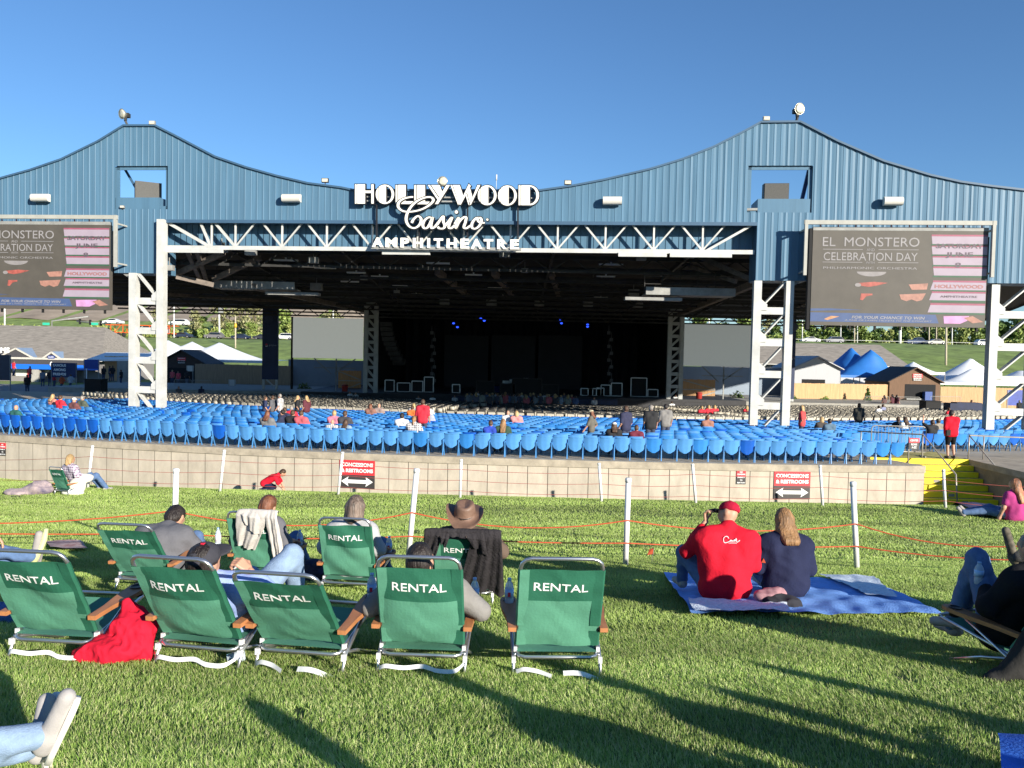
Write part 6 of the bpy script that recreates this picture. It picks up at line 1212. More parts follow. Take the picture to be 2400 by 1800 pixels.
def plank_fence(p, q, h, label, mat, w=0.15):
    p, q = Vector(p), Vector(q); d = q - p; L = d.length; t = thing('wooden_fence', label, 'fence', p, math.atan2(d.y, d.x)); b = MB(); n = int(L / w); r = random.Random(int(L * 10))
    for k in range(n): b.bx((k * w + 0.005, -0.012 + r.uniform(-.008, .008), 0), ((k + 1) * w - 0.005, 0.012, h + r.uniform(-0.02, 0.02)))
    b.build('boards', mat, t); b = MB()
    for z in (0.35, h - 0.3): b.bx((0, 0.02, z), (L, 0.06, z + 0.09))
    b.build('rail', mat, t)
FZ = -4.85
plank_fence(P(1858, 950, 84) * 1 + Vector((0, 0, FZ - P(1858, 950, 84).z)), P(2121, 950, 86) + Vector((0, 0, FZ - P(2121, 950, 86).z)), 2.45, 'pale new cedar fence left of the brown shed', m_cedar)
plank_fence(P(2203, 950, 87) + Vector((0, 0, FZ - P(2203, 950, 87).z)), P(2440, 950, 87) + Vector((0, 0, FZ - P(2440, 950, 87).z)), 2.3, 'pale new cedar fence right of the brown shed', m_cedar)
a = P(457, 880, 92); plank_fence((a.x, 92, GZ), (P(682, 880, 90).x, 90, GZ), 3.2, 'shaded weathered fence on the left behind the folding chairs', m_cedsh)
a = P(245, 880, 98); plank_fence((a.x, 98, GZ + 0.8), (P(330, 880, 98).x, 98, GZ + 0.8), 3.0, 'short pale fence left of the white tower', m_cedar)
def gabled(name, label, cat, x0, x1, y, z0, ze, zr, depth, mw, mr, ry=None, over=0.3):   # a shed whose gable faces the camera
    t = thing(name, label, cat, (x0, y, z0)); w = x1 - x0; he, hr = ze - z0, zr - z0
    b = MB(); b.prism([(0, 0), (w, 0), (w, he), (w / 2, hr), (0, he)], (0, 0, 0), (1, 0, 0), (0, 0, 1), (0, 0.2, 0)); b.build('gable_wall', mw, t); b = MB(); b.bx((0, 0.2, 0), (0.15, depth, he)); b.bx((w - 0.15, 0.2, 0), (w, depth, he)); b.build('side_wall', mw, t)
    b = MB(); k = (hr - he) / (w / 2)
    for sg in (-1, 1): xa, xb = w / 2, w / 2 + sg * (w / 2 + over); za, zb = hr + 0.05, hr - k * (w / 2 + over) + 0.05; b.prism([(xa, za), (xb, zb), (xb, zb + 0.12), (xa, za + 0.14)], (0, -0.3, 0), (1, 0, 0), (0, 0, 1), (0, depth, 0))
    b.build('roof', mr, t); b = MB()
    for sg in (-1, 1): b.bar((w / 2, -0.32, hr + 0.1), (w / 2 + sg * (w / 2 + over), -0.32, hr - k * (w / 2 + over) + 0.08), 0.06, 0.16, hint=Vector((0, 1, 0)))
    b.build('barge_board', mw, t); return t, w, he, hr
# brown shed with the bar opening on the right
y = 85.5; x0, x1 = P(2085, 900, y).x, P(2204, 900, y).x; t, w, he, hr = gabled('brown_shed', 'brown timber shed with a bar opening between two pale fences', 'shed', x0, x1, y, FZ, P(2145, 895, y).z, P(2145, 864, y).z, 6, m_brownw, m_roofdk)
xo = P(2121, 900, y).x - x0; b = MB(); b.bx((xo, -0.02, 0.1), (w - 0.5, -0.006, P(2160, 901, y).z - FZ)); b.build('opening', m_drk, t); b = MB(); b.bx((xo, -0.5, 0.9), (xo + 2.2, -0.05, 1.05)); b.build('counter', m_grys, t)
def plate_sign(par, c, w, h, lines, ztop=0.55):
    c = Vector(c); b = MB(); b.box(c + Vector((0, 0, h * (1 - ztop) / 2)), (w, 0.03, h * ztop)); b.cur = 1; b.box(c - Vector((0, 0, h * ztop / 2)), (w * 0.9, 0.03, h * (1 - ztop))); s = b.build('shop_sign', [m_sred, m_sdk], par)
    for i, l in enumerate(lines): put_text(MB(), l, c + Vector((0, -0.02, h * (0.36 - 0.75 * i / max(1, len(lines) - 1)))), (1, 0, 0), (0, 0, 1), (0, -1, 0), h * 0.14, w * 0.78, bold=0.03, ext=0.002).build('lettering', m_sw, s)
plate_sign(t, (w * 0.54, -0.05, he + (hr - he) * 0.35), 1.05, 0.75, ('DRINKS', 'ICE COLD', 'BEVERAGES', 'SNACKS'))
b = MB(); b.box((w - 1.6, -0.5, 0.9), (0.75, 0.6, 1.8)); v = tag(b.build('vending_cooler', M('cooler_blue', (0.015, 0.06, 0.26), 0.4)), 'upright blue drinks cooler in the brown shed opening', 'cooler'); v.location = (x0, y, FZ)
y = 88.0; x0, x1 = P(1860, 880, y).x, P(1969, 880, y).x; t, w, he, hr = gabled('grey_shed', 'light grey shed with a low gable behind the pale fence', 'shed', x0, x1, y, GZ, P(1915, 864, y).z, P(1915, 838, y).z, 7, m_shedg, m_shedg); b = MB(); b.bx((w * 0.18, -0.02, 2.4), (w * 0.68, -0.005, P(1900, 889, y).z - GZ)); b.build('opening', m_drk, t)
# long shingle roofed building behind
def hip_building(name, label, xa, xb, xra, xrb, y, ye, zb, ze, zr, mat, over=0.6):
    t = thing(name, label, 'building', (xa, y, zb)); w = xb - xa; b = MB(); b.bx((0.4, 0.5, 0), (w - 0.4, ye - y - 0.5, ze - zb)); b.build('wall', mat, t)
    m = (ye - y) / 2; R = lambda x, yy, z: (x - xa, yy, z - zb); b = MB(); e = over
    A, B, Cc, Dd = R(xa - e, -e, ze), R(xb + e, -e, ze), R(xb + e, 2 * m + e, ze), R(xa - e, 2 * m + e, ze); E, F_ = R(xra, m, zr), R(xrb, m, zr)
    b.add([A, B, Cc, Dd, E, F_], [(0, 1, 5, 4), (1, 2, 5), (2, 3, 4, 5), (3, 0, 4), (3, 2, 1, 0)]); b.build('roof', m_shingle, t)
    b = MB(); b.bar(R(xa - e, -e - 0.03, ze - 0.02), R(xb + e, -e - 0.03, ze - 0.02), 0.08, 0.28, hint=Vector((0, 1, 0))); b.build('fascia', m_lampw, t); return t
y = 104; hip_building('concession_building', 'long building with a brown shingle roof behind the grey shed', P(1830, 870, y).x - 8, P(2120, 870, y).x, P(1830, 803, y + 6).x - 4, P(2062, 806, y + 6).x, y, y + 12, GZ, P(2000, 857, y).z, P(1960, 806, y + 6).z, m_shedg)
# tents
def tent(label, x0, x1, y0, y1, zb, ze, peaks, mat, name='tent'):
    t = thing(name, label, 'tent', (x0, y0, zb)); b = MB(); b.smooth = True; n, m = 49, 25; g = []
    for j in range(m):
        row = []
        for i in range(n):
            x, y = x0 + (x1 - x0) * i / (n - 1), y0 + (y1 - y0) * j / (m - 1); z = ze - 0.0
            ed = min(1, min(min(x - x0, x1 - x) / ((x1 - x0) * 0.5), min(y - y0, y1 - y) / ((y1 - y0) * 0.5)) * 2.6)
            zz = ze
            for px_, py_, hz, sp in peaks: r = math.hypot((x - px_), (y - py_) * (x1 - x0) / (y1 - y0) * 0.8) / sp; zz = max(zz, ze + (hz - ze) * max(0, 1 - r) ** 1.35 * ed)
            row.append((x - x0, y - y0, zz - zb))
        g.append(row)
    b.sheet(g); b.smooth = False
    b.sheet([[(g[0][i][0], -0.01, g[0][i][2] - dz) for i in range(n)] for dz in (0.0, 0.3)]); b.build('canopy', mat, t)
    for i in (0, 0.33, 0.66, 1):
        for yy in (0.02, y1 - y0 - 0.02): q = MB(); q.tube([((x1 - x0) * i, yy, 0), ((x1 - x0) * i, yy, ze - zb)], 0.05, 6); q.build('pole', m_grys, t)
    return t
y = 93; f = lambda px, py, Y: P(px, py, Y)
tent('bright blue tent with two tall peaks behind the pale fence', f(1970, 880, y).x, f(2108, 880, y).x, y, y + 7, GZ, f(2040, 880, y).z, [(f(2033, 822, y).x, y + 4.5, f(2033, 812, y).z, 4.0), (f(2059, 822, y).x, y + 2.0, f(2059, 818, y).z, 4.6)], m_tentb)
tent('small white tent peak behind the brown shed', f(2128, 874, 96).x, f(2215, 874, 96).x, 96, 100, GZ, f(2170, 872, 96).z, [(f(2160, 850, 96).x, 98, f(2160, 848, 96).z, 2.6)], m_tentw)
tent('large white tent with two pointed peaks on the right', f(2175, 895, 94).x, f(2520, 895, 94).x, 94, 104, GZ, f(2300, 897, 94).z, [(f(2269, 850, 100).x, 99.5, f(2269, 838, 100).z, 5.5), (f(2290, 864, 95).x, 96, f(2290, 862, 95).z, 3.6), (f(2420, 850, 100).x, 99.5, f(2420, 845, 100).z, 5.5)], m_tentw)
tent('big white marquee partly behind the white tower on the left', f(290, 840, 103).x, f(640, 840, 103).x, 101, 113, GZ, f(450, 842, 102).z, [(f(392, 805, 107).x, 107, f(392, 796, 107).z, 6.5), (f(450, 805, 107).x, 107, f(450, 800, 107).z, 6.0), (f(515, 805, 107).x, 107, f(515, 802, 107).z, 6.5)], m_tentw)
# the dark shaded sheds on the left
y = 95; x0, x1 = P(372, 860, y).x, P(480, 860, y).x; t, w, he, hr = gabled('dark_shed', 'dark brown shed with a gable sign in the shade on the left', 'shed', x0, x1, y, GZ, P(420, 852, y).z, P(427, 823, y).z, 6, M('shed_dark', (0.05, 0.036, 0.032), 0.8, 0.2), m_roofdk)
plate_sign(t, (w * 0.5, -0.06, he + (hr - he) * 0.25), 1.0, 0.7, ('DRINKS', 'ICE COLD', 'SNACKS')); b = MB(); b.bx((0.5, -0.02, 0.2), (w - 0.4, -0.006, 2.6)); b.build('opening', m_drk, t)
# restroom building
y = 108; xa, xb = P(-160, 860, y).x, P(232, 860, y).x; zE = P(120, 848, y).z; zR = P(100, 764, y + 9).z
t = hip_building('restroom_building', 'restroom building with a grey shingle roof, small gables and a bright blue band', xa, xb, P(-100, 764, y + 9).x, P(247, 770, y + 9).x, y, y + 18, GZ, zE + 0.25, zR, M('restroom_wall', (0.20, 0.19, 0.19), 0.8, 0.1, 1), 0.8)
hh = zE - GZ; b = MB(); b.bx((0, -1.25, hh - 1.0), (xb - xa + 0.6, -1.1, hh - 0.35)); b.build('blue_band', M('band_blue', (0.01, 0.13, 0.62), 0.45, 0.05), t); b = MB(); b.bx((0, -1.2, hh - 0.35), (xb - xa + 0.6, -1.0, hh + 0.3)); b.build('header', M('header_dark', (0.05, 0.048, 0.055), 0.8), t)
b = MB(); b.bx((0, -1.3, hh + 0.3), (xb - xa + 0.7, -0.9, hh + 0.55)); b.build('eave', M('eave_pale', (0.50, 0.47, 0.42), 0.7, 0.1), t)
for px, hw, zz in ((50, 2.2, 1.15), (-40, 2.2, 1.15), (133, 1.0, 0.75)):
    c = P(px, 840, y).x - xa; b = MB(); b.prism([(c - hw, hh + 0.5), (c + hw, hh + 0.5), (c, hh + 0.5 + zz)], (0, -1.15, 0), (1, 0, 0), (0, 0, 1), (0, 3.5, 0)); b.build('gable', M('header_dark', (0.05, 0.048, 0.055), 0.8), t); b = MB()
    for sg in (-1, 1): b.bar((c, -1.22, hh + 0.55 + zz), (c + sg * (hw + 0.2), -1.22, hh + 0.45), 0.2, 0.18, hint=Vector((0, 1, 0)))
    b.build('gable_trim', M('eave_pale', (0.50, 0.47, 0.42), 0.7, 0.1), t); b = MB(); b.prism([(c, hh + 0.6 + zz), (c + hw, hh + 0.55), (c + hw, hh + 0.6), (c, hh + 0.66 + zz)], (0, -1.0, 0), (1, 0, 0), (0, 0, 1), (0, 4.5, 0)); b.build('gable_roof', M('roof_sky', (0.22, 0.30, 0.42), 0.5), t)
for px in (93, 176): c = P(px, 860, y).x - xa; b = MB(); b.bx((c - 0.5, -1.1, 0), (c + 0.5, -0.5, hh - 1.0)); b.build('pillar', m_cg, t)
for px0, px1, mt in ((60, 66, M('door_red', (0.55, 0.03, 0.03), 0.5)), (66, 82, m_drk), (32, 58, m_lampw), (100, 112, m_lampw), (114, 165, m_lampw)): c0, c1 = P(px0, 860, y).x - xa, P(px1, 860, y).x - xa; b = MB(); b.bx((c0, 0.42, 0.1 if mt is not m_lampw else 0.7), (c1, 0.49, hh - 0.9)); b.build('door' if mt is not m_lampw else 'wall_panel', mt, t)
q = MB(); put_text(q, 'RESTROOMS', (P(-12, 822, y).x - xa, -1.3, P(-12, 820, y).z - GZ), (1, 0, 0), (0, 0, 1), (0, -1, 0), 0.75, 5.6, bold=0.04, ext=0.02); q.build('lettering', m_sw, t)
c = P(133, 822, y).x - xa; b = MB(); b.bx((c - 0.45, -1.34, hh + 0.45), (c + 0.45, -1.25, hh + 0.85)); b.build('small_sign', M('sign_navy', (0.03, 0.06, 0.25), 0.5), t); q = MB(); put_text(q, 'WOMEN', (c, -1.36, hh + 0.65), (1, 0, 0), (0, 0, 1), (0, -1, 0), 0.2, 0.7, ext=0.003); q.build('lettering', m_sw, t); b = MB(); b.lathe([(0, -0.45), (0.1, -0.2), (0.22, 0.0), (0.12, 0.3), (0, 0.42)], (c, -1.3, hh - 0.35), n=10); b.build('pictogram', m_sw, t)
# banner, blue sign, white canopy in front
def board(name, label, cat, px0, px1, py0, py1, Y, mat, lines=(), legs=True, lh=0.13, mt=None):
    p0, p1 = P(px0, py1, Y), P(px1, py0, Y); w, h = p1.x - p0.x, p1.z - p0.z; t = thing(name, label, cat, p0); b = MB(); b.bx((0, 0, 0), (w, 0.06, h)); b.build('panel', mat, t)
    if legs:
        for x in (0.06, w - 0.06): b = MB(); b.bar((x, 0.03, GZ - p0.z), (x, 0.03, h), 0.07); b.build('post', m_grys, t)
    if lines:
        for i, l in enumerate(lines): put_text(MB(), l, (w * 0.34, -0.012, h * (0.82 - 0.3 * i)), (1, 0, 0), (0, 0, 1), (0, -1, 0), h * 0.19, w * 0.5 * min(1, len(l) / 6 + 0.1), bold=0.04, ext=0.004).build('lettering', mt or m_sw, t)
    return t
board('banner', 'dark blue banner reading FAMOUS AMONG FRIENDS by the restrooms', 'banner', 119, 180, 851, 884, 84, M('banner_navy', (0.015, 0.03, 0.11), 0.6, 0.3, 1.5), ('FAMOUS', 'AMONG', 'FRIENDS'))
board('blue_board', 'plain bright blue board on two posts right of the restrooms', 'board', 196, 232, 843, 864, 88, M('board_blue', (0.01, 0.05, 0.30), 0.5))
board('menu_board', 'pale menu board beside the dark shed', 'board', 437, 453, 857, 870, 93, m_lampw); board('display_board', 'white panel leaning in front of the weathered fence', 'panel', 535, 552, 890, 912, 86, M('panel_white', (0.5, 0.52, 0.55), 0.6)); board('dark_kiosk', 'dark blue kiosk at the far left edge of the bowl', 'kiosk', -60, 25, 832, 890, 78, M('kiosk_dark', (0.02, 0.03, 0.06), 0.5, 0.2))
board('grey_screen_wall', 'plain grey wall panel behind the white tower on the left', 'wall', 274, 325, 847, 905, 93, m_cg)
board('blue_poster', 'blue poster on the pale fence at the right edge', 'poster', 2360, 2412, 915, 950, 82, M('poster_blue', (0.02, 0.05, 0.30), 0.5, 0.3, 1.5))
t = thing('white_canopy', 'white canopy roof left of the white tower', 'canopy', P(200, 835, 96)); wx = P(330, 835, 96).x - P(200, 835, 96).x; b = MB(); b.add([(0, 0, -0.4), (wx, 0, -0.2), (wx, 5, 0.5), (0, 5, 0.5), (0, 0, -0.6), (wx, 0, -0.4)], [(0, 1, 2, 3), (4, 5, 1, 0)]); b.build('cover', m_tentw, t)
for x in (0.1, wx - 0.1): b = MB(); b.bar((x, 0.1, -4.6), (x, 0.1, -0.4), 0.1); b.build('post', m_tentw, t)
# grey video screens, blue-grey walls and gates beside the stage
def side_screen(px0, px1, py0, py1, Y, label, mt, pt=0):
    p0, p1 = P(px0, py1, Y), P(px1, py0, Y); w, h = p1.x - p0.x, p1.z - p0.z; t = thing('side_screen', label, 'video screen', p0, 0, 'plain grey screens beside the stage'); b = MB(); b.bx((0, 0, 0), (w, 0.25, h)); b.build('panel', mt, t); b = MB(); b.bx((-0.18, -0.02, -3.0), (-0.02, 0.3, h + 0.05)) if pt == 0 else b.bx((w + 0.02, -0.02, -0.1), (w + 0.18, 0.3, h)); b.build('frame', m_blk, t); b = MB()
    for a, c in (((0.3 * w, 0.15, 0), (0.55 * w, 0.15, -1.5)), ((0.9 * w, 0.15, 0), (0.6 * w, 0.15, -1.4)), ((0.62 * w, 0.15, 0), (0.62 * w, 0.15, -3.4)), ((0.3 * w, 0.15, -0.9), (0.9 * w, 0.15, -0.9))): b.bar(a, c, 0.1)
    b.build('support', m_grys, t)
side_screen(686, 851, 747, 838, 76, 'plain grey video screen left of the stage', M('screen_grey', (0.30, 0.30, 0.28), 0.7, 0.03, emit=((0.95, 1.0, 0.92), 0.17))); side_screen(1598, 1762, 763, 857, 76, 'plain grey video screen right of the stage', M('screen_grey2', (0.28, 0.29, 0.28), 0.7, 0.03, emit=((0.92, 1.0, 0.96), 0.105)), 1)
for px0, px1, py, lab in ((676, 870, 842, 'blue grey wall below the left grey screen'), (1590, 1860, 858, 'blue grey wall below the right grey screen')): Y = 91; p0, p1 = P(px0, py, Y), P(px1, py, Y); b = MB(); b.bx((p0.x, Y, GZ), (p1.x, Y + 0.3, p0.z)); b.bx((p0.x, Y - 0.03, p0.z - 1.9), (p1.x, Y - 0.001, p0.z - 1.86)); tag(b.build('backstage_wall', m_bluegrey), lab, 'wall')
def gate(px0, px1, py0, py1, Y, label):
    p0, p1 = P(px0, py1, Y), P(px1, py0, Y); w, h = p1.x - p0.x, p1.z - p0.z; t = thing('timber_gate', label, 'gate', p0); b = MB(); n = 9
    for k in range(n): b.bx((w * k / n + 0.01, 0, 0), (w * (k + 1) / n - 0.01, 0.05, h - (0.03 if k % 2 else 0)))
    b.build('boards', m_cedsh2, t); b = MB(); b.bar((0.05, -0.03, 0.1), (w - 0.05, -0.03, h * 0.45), 0.06, 0.12); b.bar((0.05, -0.03, h - 0.1), (w - 0.05, -0.03, h * 0.6), 0.06, 0.12); b.bar((0, -0.03, h * 0.55), (w, -0.03, h * 0.55), 0.06, 0.1); b.build('brace', m_grys, t)
m_cedsh2 = M('cedar_warm', (0.40, 0.23, 0.11), 0.85, 0.3, 4.0, stretch=(6, 6, 0.25))
gate(792, 847, 869, 921, 83, 'warm brown timber gate left of the stage'); gate(1598, 1677, 890, 942, 82, 'warm brown timber gate right of the stage')
# banner columns
m_bann = M('banner_blue', (0.010, 0.022, 0.075), 0.6, 0.3, 0.6)
def banner_column(px0, px1, py0, py1, pyb, Y, label):
    p0, p1 = P(px0, pyb, Y), P(px1, py0, Y); w = p1.x - p0.x; t = thing('banner_column', label, 'column', p0); z0 = P(px0, py1, Y).z - p0.z; z1 = p1.z - p0.z
    b = MB(); b.bx((0, -0.05, z0), (w, 0.3, z1)); b.build('banner', m_bann, t); b = MB()
    for x in (0.12, w - 0.12): b.bar((x, 0.1, 0), (x, 0.1, z1), 0.22)
    b.bar((w * 0.25, 0.1, z0), (w * 0.75, 0.1, 0.3), 0.12); b.build('legs_frame', m_grys2, t); b = MB(); c = Vector((w * 0.28, -0.06, z0 + (z1 - z0) * 0.48)); r = 0.14
    b.add([c + Vector((r * math.cos(a), 0, r * math.sin(a))) for a in np.linspace(0.35, math.pi + 0.1, 9)], [tuple(reversed(range(9)))]); b.cur = 1; b.add([c + Vector((r * math.cos(a), -0.002, r * math.sin(a) - 0.03)) for a in np.linspace(math.pi + 0.4, 2 * math.pi - 0.1, 8)], [tuple(reversed(range(8)))]); b.build('emblem', [m_labr, m_labw], t)
    q = MB(); put_text(q, 'pepsi', c + Vector((0.62, 0, -0.02)), (1, 0, 0), (0, 0, 1), (0, -1, 0), 0.22, 0.72, ext=0.003); q.build('lettering', M('banner_text', (0.28, 0.30, 0.38), 0.6), t)
    b = MB(); b.lathe([(0.40, 0.0), (0.46, -0.01), (0.40, -0.02)], (w * 0.42, -0.06, z0 + (z1 - z0) * 0.84), (0, -1, 0), 24); b.build('ring', M('banner_ring', (0.03, 0.045, 0.10), 0.6), t)
banner_column(614, 652, 722, 889, 912, 80, 'tall dark blue drink banner column left of the stage'); banner_column(1848, 1867, 735, 935, 945, 78, 'dark blue drink banner column behind the right white tower')
b = MB(); p0, p1 = P(540, 913, 80), P(668, 913, 80)
# plants by the fence
def leafy(center, rad, n, size, seed, mat, shape='e'):
    r = np.random.default_rng(seed); u = r.normal(size=(n, 3)); u /= np.linalg.norm(u, axis=1)[:, None]; rr = r.uniform(0.25, 1, n) ** 0.5; lump = 1 + 0.28 * _noise(u * 3.0, 1.4, seed) * 2
    p = u * (rr * lump)[:, None] * np.array(rad)
    if shape == 'c': k = (p[:, 2] / rad[2] + 1) / 2; p[:, :2] *= (1.25 - 1.1 * np.clip(k, 0, 1))[:, None]
    p += np.array(center); a = r.normal(size=(n, 3)); a /= np.linalg.norm(a, axis=1)[:, None]; b_ = np.cross(a, r.normal(size=(n, 3))); b_ /= np.linalg.norm(b_, axis=1)[:, None]; s = size * r.uniform(0.6, 1.4, n)[:, None]
    V = np.stack([p - a * s, p + b_ * s * 0.6, p + a * s, p - b_ * s * 0.6], 1).reshape(-1, 3); F4 = (np.arange(n)[:, None] * 4 + np.arange(4)).astype(int)
    return V, F4
def leaf_mat(name, c, c2):
    m = M(name, c, 0.6, 0); nt = m.node_tree; g = nt.nodes.new('ShaderNodeNewGeometry'); r = nt.nodes.new('ShaderNodeValToRGB'); r.color_ramp.elements[0].color = (*c, 1); r.color_ramp.elements[1].color = (*c2, 1); nt.links.new(g.outputs['Random Per Island'], r.inputs[0]); nt.links.new(r.outputs[0], nt.nodes['Principled BSDF'].inputs['Base Color']); return m
LM = [leaf_mat('leaf_dark', (0.06, 0.11, 0.022), (0.15, 0.22, 0.05)), leaf_mat('leaf_mid', (0.11, 0.17, 0.03), (0.27, 0.34, 0.085)), leaf_mat('leaf_pale', (0.18, 0.23, 0.055), (0.40, 0.43, 0.14)), leaf_mat('leaf_olive', (0.14, 0.15, 0.06), (0.32, 0.31, 0.15))]
m_bark = M('bark', (0.13, 0.10, 0.075), 0.9, 0.3, 6)
for px, py, rad, lab, mt, sh in ((2033, 932, (0.42, 0.42, 1.15), 'narrow dark cypress in front of the pale fence', 0, 'c'), (1932, 943, (0.6, 0.6, 0.55), 'round green bush in front of the pale fence', 1, 'e'), (1976, 945, (0.35, 0.35, 0.3), 'tiny green shrub between the bush and the cypress', 1, 'e'), (1862, 940, (0.45, 0.4, 0.5), 'dark small bush at the left end of the pale fence', 0, 'e'), (711, 915, (0.7, 0.6, 0.8), 'dark shrub below the left grey screen', 0, 'e'), (1727, 935, (0.8, 0.6, 0.8), 'dark shrub below the right grey screen', 0, 'e')):
    Y = 83; c = P(px, py, Y); t = thing('shrub', lab, 'shrub', c); V, f4 = leafy((0, 0, 0), rad, 420, 0.11, int(px), LM[mt], sh); link('foliage', np_mesh('foliage', V, f4, LM[mt], False), t); b = MB(); b.tube([(0, 0, -rad[2] - 0.4), (0, 0, 0)], 0.04, 6); b.build('stem', m_bark, t)
# ================================================================== trees and shrubs along the highway
def tree_proto(name, seed, h, w, mt, dens=1500, leaf=0.42):
    r = random.Random(seed); t = thing(name, 'tree', 'tree'); b = MB(); b.tube([(0, 0, -0.5), (0.05 * h * 0.1, 0, h * 0.3), (0, 0.1, h * 0.75)], [0.03 * h * 0.6, 0.02 * h * 0.6, 0.05], 7)
    Vs = []; Fs = []; o = 0
    for k in range(13):
        a = r.uniform(0, 6.28); rr_ = r.uniform(0.1, 0.5) * w * (1.15 if k < 5 else 0.8); z = h * (r.uniform(0.10, 0.35) if k < 5 else r.uniform(0.4, 0.9)); p = Vector((rr_ * math.cos(a), rr_ * math.sin(a), z)); b.tube([(0, 0, h * 0.3), p * 0.5 + Vector((0, 0, h * 0.2)), p], [0.07, 0.05, 0.02], 5)
        V, f = leafy(tuple(p), (w * r.uniform(0.28, 0.42), w * r.uniform(0.28, 0.42), h * r.uniform(0.12, 0.2)), dens // 11, leaf, seed * 20 + k, None); Vs.append(V); Fs.append(f + o); o += len(V)
    b.build('trunk', m_bark, t); link('crown', np_mesh('crown', np.concatenate(Vs), np.concatenate(Fs), LM[mt], False), t); return t
protos = [tree_proto('broadleaf_tree', 3, 9, 5.2, 1), tree_proto('broadleaf_tree', 5, 8, 4.2, 0), tree_proto('young_tree', 8, 7, 3.4, 2, 1100), tree_proto('sparse_tree', 11, 9.5, 4.6, 3, 700, 0.4)]
TL = [['mid green rounded tree', 'dark green dense tree', 'pale green young tree', 'sparse olive tree'][k] for k in range(4)]; first = [True] * 4
def plant(k, px, py, Y, s, where, grp):
    x = P(px, py, Y).x; z = float(land_z(x, Y)); o = protos[k] if first[k] else dup(protos[k]); first[k] = False; o.location = (x, Y, z - 0.4); o.rotation_euler = (0, 0, px * 0.37); s2 = s; o.scale = (s2, s2, s2 * (0.9 + 0.2 * ((px * 7) % 10) / 10)); o['label'] = '%s %s' % (TL[k], where); o['group'] = grp
GT = 'trees beyond the highway'
for k, px, Y, s in ((0, 1640, 222, 1.1), (2, 1690, 224, 1.0), (0, 1735, 222, 1.1), (3, 1800, 226, 1.0), (1, 1822, 220, .8), (0, 1880, 216, .85), (1, 1905, 220, 0.85), (0, 1945, 218, 0.95), (1, 1975, 219, 1.0), (3, 1995, 228, 1.15), (0, 2020, 216, .85), (1, 2050, 216, .8), (2, 2080, 215, .75), (3, 2100, 232, 1.2), (1, 2115, 224, 1.0), (2, 2140, 214, .85), (3, 2165, 232, 1.2), (1, 2185, 222, 1.05), (2, 2205, 214, .8), (1, 2230, 224, 1.1), (2, 2255, 215, .85), (0, 2290, 216, .9), (1, 2320, 222, 1.2), (1, 2350, 224, 1.25), (0, 2385, 220, 1.15), (1, 2425, 220, 1.2)): plant(k, px, 790, Y, s, 'in the row right of the stage beyond the highway', GT)
GT2 = 'trees on the hillside left of the stage'
for k, px, Y, s in ((3, 372, 226, 1.0), (3, 455, 225, .8), (0, 470, 232, .65), (3, 520, 228, 1.1), (3, 560, 227, 1.2), (3, 598, 230, 1.2), (0, 535, 222, .5), (0, 585, 221, .55), (0, 665, 226, .95), (2, 682, 222, .7), (3, 790, 235, 1.0), (3, 765, 240, .8)): plant(k, px, 760, Y, s, 'on the hillside left of the stage', GT2)
GSB = 'shrubs along the hillside'
me_sh = [np_mesh('shrub', *leafy((0, 0, 0.7), (1.7, 1.2, 1.0), 420, 0.27, 50 + k, None), LM[2 if k else 1], False) for k in range(2)]; rsb = random.Random(4)
for i in range(104):
    px = -60 + i * 11.5 + rsb.uniform(-5, 5) if i < 64 else 1600 + (i - 64) * 21 + rsb.uniform(-8, 8); Y = rsb.uniform(213, 226) if i < 64 else rsb.uniform(211, 232); x = P(px, 760, Y).x; o = link('hillside_shrub', me_sh[i % 2]); s = rsb.uniform(0.7, 1.6); o.scale = (s, s, s); o.location = (x, Y, float(land_z(x, Y)) - 0.2); o.rotation_euler = (0, 0, i); tag(o, 'small green shrub on the hillside left of the stage' if i < 64 else 'low green shrub under the trees beyond the right highway', 'shrub', GSB if i < 64 else 'shrubs under the right trees')
b = MB(); b.smooth = True; g = []
for x in np.linspace(-240, -38, 60):
    g.append([(x, y_, float(land_z(x, y_)) + 0.15 + 0.2 * math.sin(x * 0.4)) for y_ in np.linspace(252, 336, 14)])
b.sheet(g); tag(b.build('hill', M('bare_hill', (0.30, 0.24, 0.18), 0.95, 0.3, 0.12, bump=0.5, bscale=0.6)), kind='structure')
g = [[(x, y_, float(land_z(x, y_)) + 0.12) for y_ in (218, 221.5)] for x in np.linspace(-95, -48, 40)]; b = MB(); b.sheet(g); tag(b.build('stone_bank', M('pale_stone', (0.42, 0.36, 0.26), 0.95, 0.4, 2)), 'strip of pale stones along the hillside', 'stones', kind='stuff')
